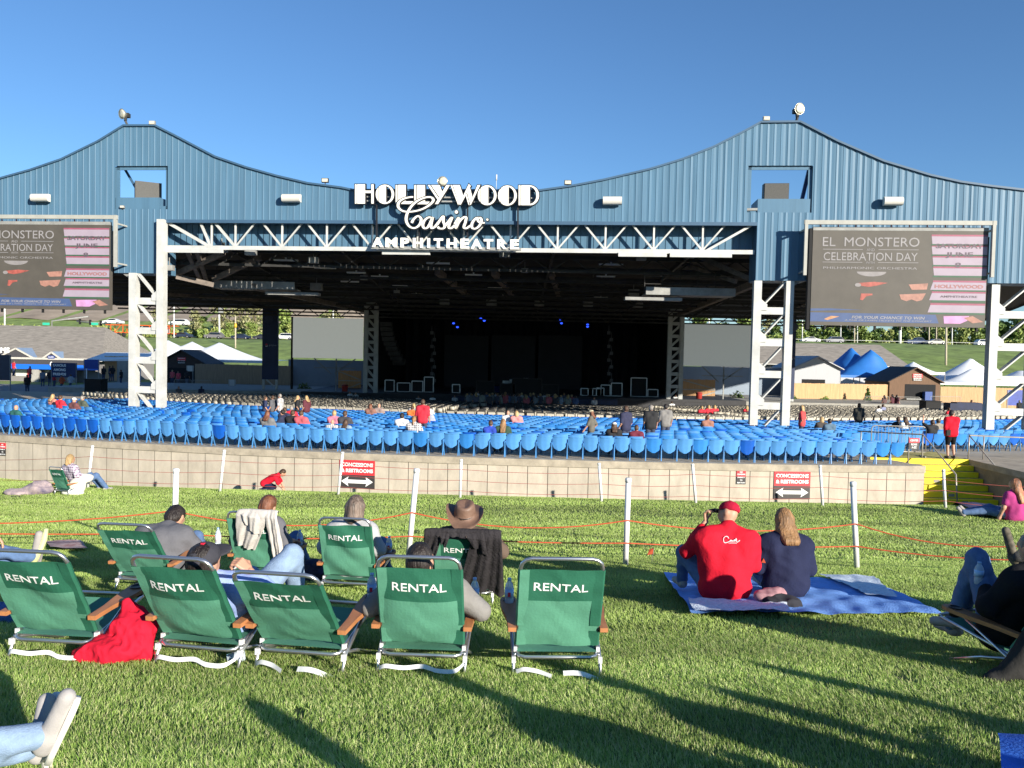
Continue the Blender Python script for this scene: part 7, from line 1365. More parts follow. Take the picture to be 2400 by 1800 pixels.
# poles
m_pole = M('pole_wood', (0.42, 0.36, 0.27), 0.85, 0.2, 3); m_polew = M('pole_white', (0.66, 0.66, 0.64), 0.5, 0.05)
GP = 'poles along the highway'
for px, pyt, pyb, Y, r, mt, lab in ((2218, 768, 858, 150, .22, m_pole, 'tall wooden pole on the right bank before the highway'), (2003, 765, 800, 212, .2, m_pole, 'wooden pole left of two others beyond the highway'), (2010, 765, 797, 214, .14, m_polew, 'thin pale pole beside a wooden pole beyond the highway'), (2110, 764, 796, 212, .42, m_polew, 'thick white pole beyond the highway on the right'), (2178, 768, 805, 208, .18, m_pole, 'slim wooden pole right of the thick white pole'), (2195, 770, 805, 210, .18, m_pole, 'slim wooden pole left of the tall one on the bank'), (2232, 768, 808, 208, .14, m_polew, 'thin white pole right of the tall wooden pole'), (1881, 735, 800, 205, .14, m_polew, 'thin white pole right of the white tower'), (1971, 765, 806, 205, .14, m_polew, 'thin white pole between two parked cars'), (1662, 740, 800, 205, .2, m_polew, 'white pole behind the right grey screen'), (408, 717, 792, 195, .16, m_polew, 'thin white pole among the parked cars on the left'), (515, 716, 783, 208, .24, m_polew, 'utility pole on the left hillside'), (552, 766, 817, 170, .17, m_pole, 'yellow topped pole before the left highway'), (781, 724, 745, 215, .2, m_polew, 'white pole above the left grey screen'), (11, 725, 765, 200, .2, m_polew, 'white pole below the left video screen')):
    p = P(px, pyb, Y); q = P(px - (2 if px == 515 else 0), pyt - 25, Y); t = thing('utility_pole', lab, 'pole', p, 0, GP); b = MB(); b.tube([(0, 0, -3), q - p], [r, r * 0.8], 8); b.build('shaft', mt, t)
    if px == 552: b = MB(); b.lathe([(0.25, 0), (0.3, 0.5), (0.2, 0.9), (0, 1.0)], P(px, 768, Y) - p, n=10); b.build('cap', M('pole_yellow', (0.65, 0.36, 0.03), 0.5), t)
    if px == 515: b = MB(); b.box(P(518, 727, Y) - p, (0.9, 0.9, 1.4)); b.build('transformer', m_grys, t)
def mast(px0, px1, py0, py1, pyb, Y, label, sig):
    p = P(px0, pyb, Y); t = thing('signal_mast', label, 'traffic light', p); q = P(px0, py0, Y) - p; e = P(px1, py1, Y) - p; b = MB(); b.tube([(0, 0, -2), q, e], 0.18, 7); b.build('mast_arm', m_grys, t)
    for s in sig: c = q.lerp(e, s); b = MB(); b.box(c, (0.42, 0.4, 1.3)); b.build('signal_head', m_blk, t)
    return t
mast(122, 42, 778, 770, 790, 198, 'traffic signal mast with a green sign left of the tower', (0.25, 0.55, 0.8, 0.98)); t = mast(122, 207, 752, 742, 790, 199, 'long bare mast arm above the restroom roof', ()); mast(255, 180, 759, 753, 790, 200, 'traffic signal mast right of the long bare arm', (0.25, 0.58, 0.9))
for px, lab in ((108, 'green street name board on the left signal mast'), (222, 'green street name board on the right signal mast')): p = P(px, 759, 197); b = MB(); b.box((0, 0, 0), (1.7, 0.08, 0.6)); o = tag(b.build('street_name_board', M('sign_green', (0.03, 0.42, 0.28), 0.5)), lab, 'sign'); o.location = p
# ================================================================== vehicles
m_glass = M('car_glass', (0.015, 0.02, 0.025), 0.1, 0, spec=0.8); m_tyre = M('tyre', (0.015, 0.015, 0.016), 0.8, 0.1); m_rim = M('wheel_rim', (0.45, 0.45, 0.46), 0.3, 0, metal=0.7)
PRF = {'sedan': (4.7, 1.8, [(0, .45), (0.05, .85), (0.9, .98), (1.75, 1.42), (3.0, 1.43), (3.75, 1.02), (4.6, .92), (4.7, .5)], [(1.05, 1.0), (1.8, 1.36), (2.95, 1.37), (3.6, 1.02)]), 'suv': (4.6, 1.9, [(0, .5), (0.05, 1.0), (1.0, 1.08), (1.6, 1.66), (3.9, 1.68), (4.5, 1.1), (4.6, .5)], [(1.12, 1.1), (1.68, 1.58), (3.85, 1.6), (4.25, 1.12)]), 'pickup': (5.7, 1.95, [(0, .6), (0.05, 1.05), (1.3, 1.15), (1.9, 1.8), (3.2, 1.82), (3.45, 1.2), (5.6, 1.2), (5.7, .6)], [(1.4, 1.17), (1.95, 1.72), (3.15, 1.74), (3.35, 1.2)])}
def car(kind, px, py, Y, col, label, face=1, grp='cars on the highway', z=None, rough=0.25):
    L, w, body, win = PRF[kind]; p = P(px, py, Y); zz = z if z is not None else float(land_z(p.x, Y)) + 0.1; t = thing({'sedan': 'parked_car', 'suv': 'parked_suv', 'pickup': 'pickup_truck'}[kind], label, 'pickup' if kind == 'pickup' else 'car', (p.x, Y, zz), 0 if face < 0 else math.pi, grp); mc = M('paint_%.2f_%.2f_%.2f' % col, col, rough, 0, spec=0.6)
    b = MB(); pol = [(x - L / 2, z_) for x, z_ in body]; pol = pol + [(L / 2, .32), (-L / 2, .32)] if False else pol + [(pol[-1][0] - .05, .32), (pol[0][0] + .05, .32)]
    n = len(pol); vs = []; 
    for yy, k in ((-w / 2, 1.0), (w / 2, 1.0)): vs += [Vector((x, yy * (0.82 if z_ > 1.25 else 1.0), z_)) for x, z_ in pol]
    b.add(vs, [tuple(range(n)), tuple(range(2 * n - 1, n - 1, -1))] + [(i, i + n, (i + 1) % n + n, (i + 1) % n) for i in range(n)]); b.build('body', mc, t)
    for sy in (-1, 1):
        q = MB(); q.add([Vector((x - L / 2, sy * (w / 2 * (0.84 if z_ > 1.25 else 0.99) + 0.03), z_)) for x, z_ in win], [(0, 1, 2, 3)]); q.build('side_window', m_glass, t)
    q = MB()
    for i0, i1 in ((0, 1), (3, 2)):
        xa, za = win[i0]; xb, zb = win[i1]; dx = -0.04 if i0 == 0 else 0.04; q.add([Vector((xa - L / 2 + dx * 3, -w * .44, za)), Vector((xa - L / 2 + dx * 3, w * .44, za)), Vector((xb - L / 2 + dx, w * .38, zb)), Vector((xb - L / 2 + dx, -w * .38, zb))], [(0, 1, 2, 3)])
    q.build('windscreen', m_glass, t)
    for x in (-L / 2 + L * .19, L / 2 - L * .20):
        for sy in (-1, 1): q = MB(); q.lathe([(0.2, -.11), (0.34, -.1), (0.34, .1), (0.2, .11)], (x, sy * (w / 2 - .08), .34), (0, 1, 0), 14); wh = q.build('wheel', m_tyre, t); q = MB(); q.lathe([(0.21, .115), (0.05, .13), (0, .13)], (x, sy * (w / 2 - .08), .34), (0, sy, 0), 10); q.build('rim', m_rim, wh)
WHT = (0.68, 0.68, 0.67); car('sedan', 1899, 798, 203, WHT, 'white sedan right of the right white tower', -1); car('suv', 1954, 798, 204, (0.18, 0.18, 0.19), 'grey hatchback right of the white sedan', -1); car('pickup', 2149, 803, 202, (0.015, 0.035, 0.10), 'dark blue pickup truck on the right highway', 1); car('sedan', 2193, 806, 199, (0.42, 0.40, 0.36), 'beige sedan close behind the blue pickup', -1); car('suv', 2308, 806, 202, WHT, 'white SUV at the right end of the highway', 1)
car('sedan', 428, 786, 200, (0.02, 0.03, 0.06), 'dark sedan near the car transporter on the left', -1); car('suv', 502, 786, 203, (0.16, 0.15, 0.15), 'grey brown SUV on the left highway', -1); car('sedan', 565, 786, 203, (0.012, 0.02, 0.05), 'dark blue sedan by the yellow topped pole', -1); car('sedan', 616, 788, 203, (0.03, 0.03, 0.04), 'dark car half hidden by the blue banner column', -1); car('suv', 668, 788, 200, WHT, 'white van half hidden by the left grey screen', -1)
# car transporter with two white cars on top
t = thing('car_transporter', 'orange car transporter trailer carrying white cars on the left highway', 'truck', P(350, 790, 198) * 1); zt0 = float(land_z(P(350, 790, 198).x, 198)); t.location.z = zt0 + 0.1; m_or = M('orange_paint', (0.62, 0.10, 0.02), 0.4, 0.1); Lh = 12.5
b = MB(); b.bx((-Lh / 2 - 2, -1.1, 0.9), (Lh / 2, 1.1, 1.1)); b.bx((-Lh / 2 - 4, -1.1, 2.75), (Lh / 2 + 1, 1.1, 2.95))
for x in (-9, -6, -3, 0.5, 3, 5.5): b.bar((x, -1.05, 1.0), (x, -1.05, 2.8), 0.16); b.bar((x, 1.05, 1.0), (x, 1.05, 2.8), 0.16)
for x in (-8, -4, 1, 4): b.bar((x, -1.05, 1.0), (x + 1.5, -1.05, 2.8), 0.12)
b.build('frame', m_or, t); b = MB(); b.bx((2.0, -1.1, 0.8), (4.6, 1.1, 2.7)); b.build('cab', m_polew, t)
for x in (-7, -5.8, 3.8): b = MB(); b.lathe([(0.25, -1.2), (0.5, -1.19), (0.5, -0.9), (0.25, -0.89)], (x, 0, 0.5), (0, 1, 0), 14); b.build('wheel', m_tyre, t)
car('sedan', 266, 770, 198, WHT, 'white sedan on the upper deck of the car transporter', -1, 'cars on the transporter', zt0 + 3.05); car('suv', 420, 770, 198, WHT, 'white SUV on the upper deck of the car transporter', -1, 'cars on the transporter', zt0 + 3.05); car('suv', 345, 785, 198, (0.6, 0.6, 0.6), 'pale car on the lower deck of the car transporter', -1, 'cars on the transporter', zt0 + 1.2)
# guard rails
b = MB(); g = [(x, 193.6, float(land_z(x, 193.6)) + 0.65) for x in np.linspace(20, 160, 60)]; 
for p, q in zip(g[:-1], g[1:]): b.bar(p, q, 0.08, 0.3, hint=Vector((0, 1, 0)))
tag(b.build('guard_rail', M('guard_steel', (0.5, 0.5, 0.5), 0.5)), 'long pale guard rail along the right highway', 'guard rail')
# ================================================================== stage gear and barriers
m_case = M('case_edge', (0.80, 0.82, 0.82), 0.5, 0.05); GA = 'framed equipment cases on the stage'
for px, py0, py1, w in ((913, 899, 925, 22), (946, 902, 922, 30), (978, 897, 922, 26), (1005, 889, 924, 22), (1069, 901, 920, 18), (1375, 918, 934, 28), (1393, 918, 934, 30), (1419, 911, 936, 22), (1445, 906, 936, 26), (1497, 893, 936, 38), (1407, 897, 915, 18), (1530, 919, 936, 24), (1137, 898, 926, 42), (1235, 890, 925, 70), (1190, 903, 926, 36), (1290, 903, 926, 38)):
    Y = 77.5; p0, p1 = P(px - w / 2, py1, Y), P(px + w / 2, py0, Y); W_, H_ = p1.x - p0.x, p1.z - p0.z; t = thing('equipment_case', 'dark equipment case with pale metal edges on the stage', 'equipment case', (p0.x, Y, ZS), 0, GA); b = MB(); b.bx((0.04, 0.04, 0.03), (W_ - 0.04, 0.7, H_ - 0.03)); b.build('case_body', m_blk, t); b = MB()
    for a, c in (((0, 0, 0), (W_, 0, 0)), ((0, 0, H_), (W_, 0, H_)), ((0, 0, 0), (0, 0, H_)), ((W_, 0, 0), (W_, 0, H_))): b.bar(a, c, 0.09)
    b.build('edges', m_case if px < 1100 or px > 1300 else m_dkst, t)
t = thing('drum_riser', 'raised drum platform with blue cloth in the middle of the stage', 'platform', (P(1215, 915, 80).x, 80, ZS)); b = MB(); b.bx((-3.0, -0.8, 0), (3.0, 2, 0.7)); b.build('deck', m_case2 if 'm_case2' in globals() else m_dkst, t); b = MB(); b.bx((-3.0, -0.86, 0.05), (3.0, -0.82, 0.66)); b.build('cloth', M('cloth_blue', (0.02, 0.06, 0.25), 0.8, 0.3, 3), t)
for x, z, r in ((-0.6, 1.15, 0.32), (0.1, 1.2, 0.28), (0.7, 1.3, 0.24), (-1.2, 1.0, 0.4)): o = thing('drum', 'pale drum on the raised platform', 'drum', (P(1215, 915, 80).x + x, 79.6, ZS + z), 0, 'drums on the platform'); b = MB(); b.lathe([(0, -0.2), (r, -0.2), (r, 0.2), (0, 0.2)], n=14); b.build('drum_shell', m_case, o); b = MB(); b.bar((0, 0, -0.2), (0, 0, -0.5), 0.05); b.build('stand', m_dkst, o)
m_curt = M('stage_curtain', (0.011, 0.012, 0.017), 0.9, 0.3, 1.0); b = MB(); b.smooth = True; g = []
for i in range(160):
    x = sx0 + 1 + (sx1 - sx0 - 2) * i / 159; yy = 94 + 0.18 * math.sin(i * 0.9) + 0.1 * math.sin(i * 2.3); g.append([(x, yy, ZS), (x, yy, 5.2)])
b.sheet(g); tag(b.build('stage_curtain', m_curt), 'black curtain hanging across the back of the stage', 'curtain')
for px0, px1 in ((1040, 1145), (1150, 1255), (1260, 1365)):
    p0, p1 = P(px0, 905, 90), P(px1, 800, 90); b = MB(); b.bx((p0.x, 90, ZS), (p1.x, 90.1, p1.z + 0.6)); tag(b.build('backdrop_panel', M('backdrop', (0.014, 0.016, 0.022), 0.8, 0.2, 0.7)), 'tall dark backdrop panel at the %s of the stage' % ('left' if px0 < 1100 else 'middle' if px0 < 1200 else 'right'), 'backdrop', 'backdrop panels')
for px, lab in ((1015, 'hanging chain of stage lights left of the backdrop'), (1430, 'hanging chain of stage lights right of the backdrop')):
    b = MB()
    for k in range(9): p = P(px + (k % 2) * 6 - 3, 780 + k * 16, 83); b.box(p, (0.3, 0.3, 0.34)); b.bar(p, p + Vector((0, 0, 0.75)), 0.05)
    tag(b.build('light_chain', M('lamp_metal', (0.10, 0.10, 0.11), 0.4, 0.3, 3)), lab, 'stage lights')
t = thing('speaker_array', 'curved hanging speaker array left of the stage', 'loudspeaker', (0, 0, 0))
for k in range(9): p = P(905 + 0.35 * k * k + k, 760 + k * 11, 80); b = MB(); b.box(p, (1.2, 0.7, 0.42), Matrix.Rotation(0.06 * k, 3, 'X')); b.build('cabinet', m_dkst, t)
# crowd barriers
for i in range(16):
    px = 780 + i * 55; Y = 70.5; p, q = P(px, 950, Y), P(px + 52, 950, Y); barricade((p.x, Y, GZ + 0.02), (q.x, Y, GZ + 0.02), 'grey crowd barrier in the row before the stage', 'crowd barriers before the stage', 1.15, m_dkst, 14)
for px0, px1, Y, lab in ((2027, 2083, 79, 'crowd barrier before the pale fence behind standing women'), (2090, 2156, 79, 'crowd barrier before the brown shed opening'), (2180, 2252, 82, 'grey stacked barrier right of the brown shed opening'), (408, 449, 84, 'crowd barrier before the dark shed'), (452, 495, 84, 'crowd barrier before the weathered fence')):
    p, q = P(px0, 940, Y), P(px1, 940, Y); barricade((p.x, Y, GZ + 0.15), (q.x, Y, GZ + 0.15), lab, 'barriers around the bowl', 1.5, M('barrier_pale', (0.34, 0.34, 0.33), 0.5, metal=0.2), 20)
for px0, px1, py0, py1, Y, lab in ((2170, 2206, 942, 962, 70, 'black equipment box before the brown shed'), (198, 236, 890, 905, 70, 'black covered table at the left side of the bowl')):
    p0, p1 = P(px0, py1, Y), P(px1, py0, Y); b = MB(); b.bx((0, 0, GZ - p0.z if px0 < 300 else 0), (p1.x - p0.x, 1.2, p1.z - p0.z)); b.bx((-0.06, -0.06, p1.z - p0.z + 0.002), (p1.x - p0.x + 0.06, 1.26, p1.z - p0.z + 0.06)); o = tag(b.build('equipment_box', m_blk), lab, 'box'); o.location = p0
for px, py, lab in ((808, 918, 'red bin by the left stage column'), (1638, 936, 'red bin by the timber gate right of the stage')): Y = 76; o = thing('red_bin', lab, 'bin', P(px, py + 6, Y)); b = MB(); b.lathe([(0.24, 0), (0.30, 0.8), (0.32, 0.82), (0.30, 0.9), (0, 0.95)], n=14); b.build('bin_body', M('bin_red', (0.45, 0.05, 0.04), 0.5), o); b = MB(); b.lathe([(0.325, 0.83), (0.325, 0.88)], n=14); b.build('rim', m_dkst, o)
p0 = P(2258, 960, 62); b = MB(); b.box((0, 0, 0), (2.6, 1.0, 1.0)); b.box((0.2, 0, 0.53), (1.9, 0.9, 0.06)); o = tag(b.build('covered_stall', M('cover_navy', (0.012, 0.02, 0.06), 0.7, 0.3, 3)), 'navy covered table by the aisle on the right', 'table'); o.location = p0
# ================================================================== grass blades
def grass(name, y0, y1, dens, hgt, wid, seed, mat):
    r = np.random.default_rng(seed); n = int(dens * (y1 - y0) * 2 * 0.68 * (y0 + y1) / 2)
    y = np.sqrt(r.uniform(y0 ** 2, y1 ** 2, n)); x = r.uniform(-0.68, 0.68, n) * y
    d = np.hypot(x - CX, y - CY) - RW; ok = (d > 0.06) & ~((x > 13.7) & (y > 26.4)) & ~((x > 16.4) & (y > 20.3)); x, y, d = x[ok], y[ok], d[ok]; n = len(x)
    z = np.maximum(LZ0 + LSL * y + 0.34 * np.exp(-((d - 3.6) / 2.6) ** 2), -5.04)
    p = np.stack([x, y, 0 * x], -1); ps_ = p * np.array([0.22, 1.3, 0]); cl = _noise(p, 5.0, 11) + 0.8 * _noise(p, 17.0, 12) + 0.6 * _noise(p, 1.6, 13) + 1.1 * _noise(ps_, 3.0, 31)
    gap = 0.7 * _noise(p, 7.0, 41) + 0.6 * _noise(p, 3.2, 42) + 0.4 * _noise(p, 22.0, 43); ok = gap + r.uniform(-0.15, 0.15, n) > -0.62; x, y, z, p, cl = x[ok], y[ok], z[ok], p[ok], cl[ok]; n = len(x)
    h = hgt * (0.80 + 0.24 * cl + r.uniform(-0.25, 0.35, n)); h = np.clip(h, hgt * 0.3, hgt * 1.6)
    az = 1.6 * _noise(p, 2.2, 21) + 0.9 * _noise(p, 9.0, 22) + r.normal(0, 0.9, n) + 2.0; ln = np.clip(r.normal(0.55, 0.28, n) + 0.2 * cl, 0.05, 1.1)
    tip = np.stack([np.cos(az) * ln * h, np.sin(az) * ln * h, h * (1.05 - 0.35 * ln)], -1); ba = 0.695 + r.normal(0, 0.75, n); w = wid * r.uniform(0.6, 1.3, n)
    side = np.stack([np.cos(ba) * w, np.sin(ba) * w, 0 * w], -1) / 2; base = np.stack([x, y, z - 0.006], -1); mid = base + tip * 0.5 + np.stack([0 * h, 0 * h, h * 0.12], -1)
    V = np.stack([base - side, base + side, mid + side * 0.8, mid - side * 0.8, base + tip], 1).reshape(-1, 3); k = (np.arange(n) * 5)[:, None]
    me = bpy.data.meshes.new(name); me.vertices.add(len(V)); me.vertices.foreach_set('co', V.astype(np.float32).ravel())
    li = np.concatenate([k + 0, k + 1, k + 2, k + 3, k + 3, k + 2, k + 4], 1).astype(np.int32).ravel(); me.loops.add(len(li)); me.loops.foreach_set('vertex_index', li)
    me.polygons.add(2 * n); st = np.stack([np.arange(n) * 7, np.arange(n) * 7 + 4], 1).astype(np.int32).ravel(); me.polygons.foreach_set('loop_start', st); me.update(calc_edges=True)
    me.materials.append(mat); return link(name, me)
m_grass = bpy.data.materials.new('grass_blade'); m_grass.use_nodes = True; _n = m_grass.node_tree; _b = _n.nodes['Principled BSDF']; _b.inputs['Roughness'].default_value = 0.45; _b.inputs['Specular IOR Level'].default_value = 0.35
_g = _n.nodes.new('ShaderNodeNewGeometry'); _r = _n.nodes.new('ShaderNodeValToRGB'); _e = _r.color_ramp
_e.elements[0].position = 0.0; _e.elements[0].color = (0.14, 0.26, 0.045, 1); _e.elements[1].position = 1.0; _e.elements[1].color = (0.68, 0.64, 0.36, 1)
for ps_, cl_ in ((0.34, (0.30, 0.455, 0.090)), (0.64, (0.43, 0.56, 0.16)), (0.88, (0.56, 0.60, 0.26))): q = _e.elements.new(ps_); q.color = (*cl_, 1)
_n.links.new(_g.outputs['Random Per Island'], _r.inputs[0])
_tc = _n.nodes.new('ShaderNodeTexCoord'); _no = _n.nodes.new('ShaderNodeTexNoise'); _no.inputs['Scale'].default_value = 0.9; _no.inputs['Detail'].default_value = 7; _mp = _n.nodes.new('ShaderNodeMapping'); _mp.inputs['Scale'].default_value = (0.35, 1.3, 1)
_n.links.new(_tc.outputs['Object'], _mp.inputs[0]); _n.links.new(_mp.outputs[0], _no.inputs['Vector']); _mr = _n.nodes.new('ShaderNodeMapRange'); _mr.inputs[1].default_value = 0.35; _mr.inputs[2].default_value = 0.65; _mr.inputs[3].default_value = 0.70; _mr.inputs[4].default_value = 1.25
_n.links.new(_no.outputs['Fac'], _mr.inputs[0]); _mx = _n.nodes.new('ShaderNodeVectorMath'); _mx.operation = 'SCALE'; _n.links.new(_r.outputs[0], _mx.inputs[0]); _n.links.new(_mr.outputs[0], _mx.inputs['Scale'])
_n.links.new(_mx.outputs[0], _b.inputs['Base Color'])
_tr = _n.nodes.new('ShaderNodeBsdfTranslucent'); _n.links.new(_mx.outputs[0], _tr.inputs[0]); _ms = _n.nodes.new('ShaderNodeMixShader'); _ms.inputs[0].default_value = 0.38
_n.links.new(_b.outputs[0], _ms.inputs[1]); _n.links.new(_tr.outputs[0], _ms.inputs[2]); _n.links.new(_ms.outputs[0], _n.nodes['Material Output'].inputs[0])
m_gfar = m_grass.copy(); m_gfar.name = 'grass_blade_far'; _e2 = [q for q in m_gfar.node_tree.nodes if q.type == 'VALTORGB'][0].color_ramp
for q, c in zip(_e2.elements, ((0.25, 0.37, 0.075), (0.32, 0.45, 0.10), (0.40, 0.51, 0.14), (0.46, 0.55, 0.19), (0.52, 0.58, 0.25))): q.color = (*c, 1)
for nm, a, b_, dn, hg, wd, sd, mt in (('grass', 2.9, 6.5, 13000, 0.044, 0.0044, 1, m_grass), ('grass', 6.5, 12, 4600, 0.042, 0.0072, 2, m_gfar), ('grass', 12, 31, 1000, 0.050, 0.015, 3, m_gfar)):
    tag(grass(nm, a, b_, dn, hg, wd, sd, mt), 'short sunlit green grass of the lawn', 'grass', kind='stuff')
# ================================================================== people in the seats, on the floor and by the fences
SITJ = dict(pel=(0, -0.06, 0.46), chest=(0, -0.10, 0.74), neck=(0, -0.12, 0.96), head=(0, -0.09, 1.11), hd=(0, 1, 0), lS=(-0.20, -0.12, 0.89), rS=(0.20, -0.12, 0.89), lE=(-0.27, 0.02, 0.64), rE=(0.27, 0.02, 0.64), lW=(-0.15, 0.22, 0.58), rW=(0.15, 0.22, 0.58), lH=(-0.09, -0.05, 0.44), rH=(0.09, -0.05, 0.44), lK=(-0.12, 0.36, 0.54), rK=(0.12, 0.36, 0.54), lA=(-0.12, 0.38, 0.10), rA=(0.12, 0.38, 0.10), lT=(-0.13, 0.58, 0.05), rT=(0.13, 0.58, 0.05))
POSE = {'sit': SITJ, 'stand': standJ(), 'walk': standJ(0.5), 'hips': standJ(0, lE=(-0.34, -0.06, 1.15), rE=(0.34, -0.06, 1.15), lW=(-0.16, 0.05, 0.98), rW=(0.16, 0.05, 0.98)), 'wave': {**SITJ, 'lE': (-0.36, 0.02, 1.06), 'lW': (-0.34, 0.05, 1.32)}}
PM = {}
def proto(pose, hair):
    k = (pose, hair)
    if k not in PM: PM[k] = {n: np_mesh(n, V, f, SKIN) for n, (V, f) in body_meshes(POSE[pose], dict(sleeve=0.9, hair=hair, f=1.08), 0.028).items() if len(V)}
    return PM[k]
CM = {}
def cmat(c): 
    if c not in CM: CM[c] = M('cloth_%.2f_%.2f_%.2f' % c, c, 0.85, 0.15, 9)
    return CM[c]
GC = 'spectators around the bowl'
def spectator(px, py, pose, shirt, hair, hm, label, Y=None, pants=(0.04, 0.06, 0.12), face=None, cap=None, s=1.0, grp=GC, zf=None):
    h = {'sit': 1.235, 'wave': 1.235}.get(pose, 1.75) * s
    if Y is None:                                                  # a place on the bowl floor, never in the back row itself
        Y = max(solveY(px, py, h), wall_y(min(13, max(-18, P(px, py, 28).x))) + (1.75 if h < 1.5 else 3.2))
        if h > 1.5 and px < 740: Y = 40.0
        top = P(px, py, Y); s = min(1.12, max(0.84, s * (top.z - floor_at(top.x, top.y)) / h)); zf = floor_at(top.x, top.y) if zf is None else zf
    top = P(px, py, Y); z = zf if zf is not None else top.z - h; a = math.atan2(top.x - CX, CY - Y)
    t = thing('person', label, 'person', (top.x, Y, z), a if face is None else D(face), grp); t.scale = (s, s, s)
    for n, me in proto(pose, hair).items():
        o = link(n.split('_')[0], me, t); m = {'body': SKIN, 'shirt': shirt if not isinstance(shirt, tuple) else cmat(shirt), 'trousers': cmat(pants), 'hair': hm, 'shoe_l': BOOT, 'shoe_r': BOOT}[n]; o.material_slots[0].link = 'OBJECT'; o.material_slots[0].material = m
    if cap: V, f = cap_mesh(POSE[pose]); c = link('cap', np_mesh('cap', V, f, cmat(cap)), t); V, f = brim_mesh(POSE[pose]); link('brim', np_mesh('brim', V, f, cmat(cap)), c)
    return t
W_, K_, R_, N_ = (0.62, 0.62, 0.62), (0.015, 0.015, 0.017), (0.55, 0.02, 0.04), (0.02, 0.025, 0.06)
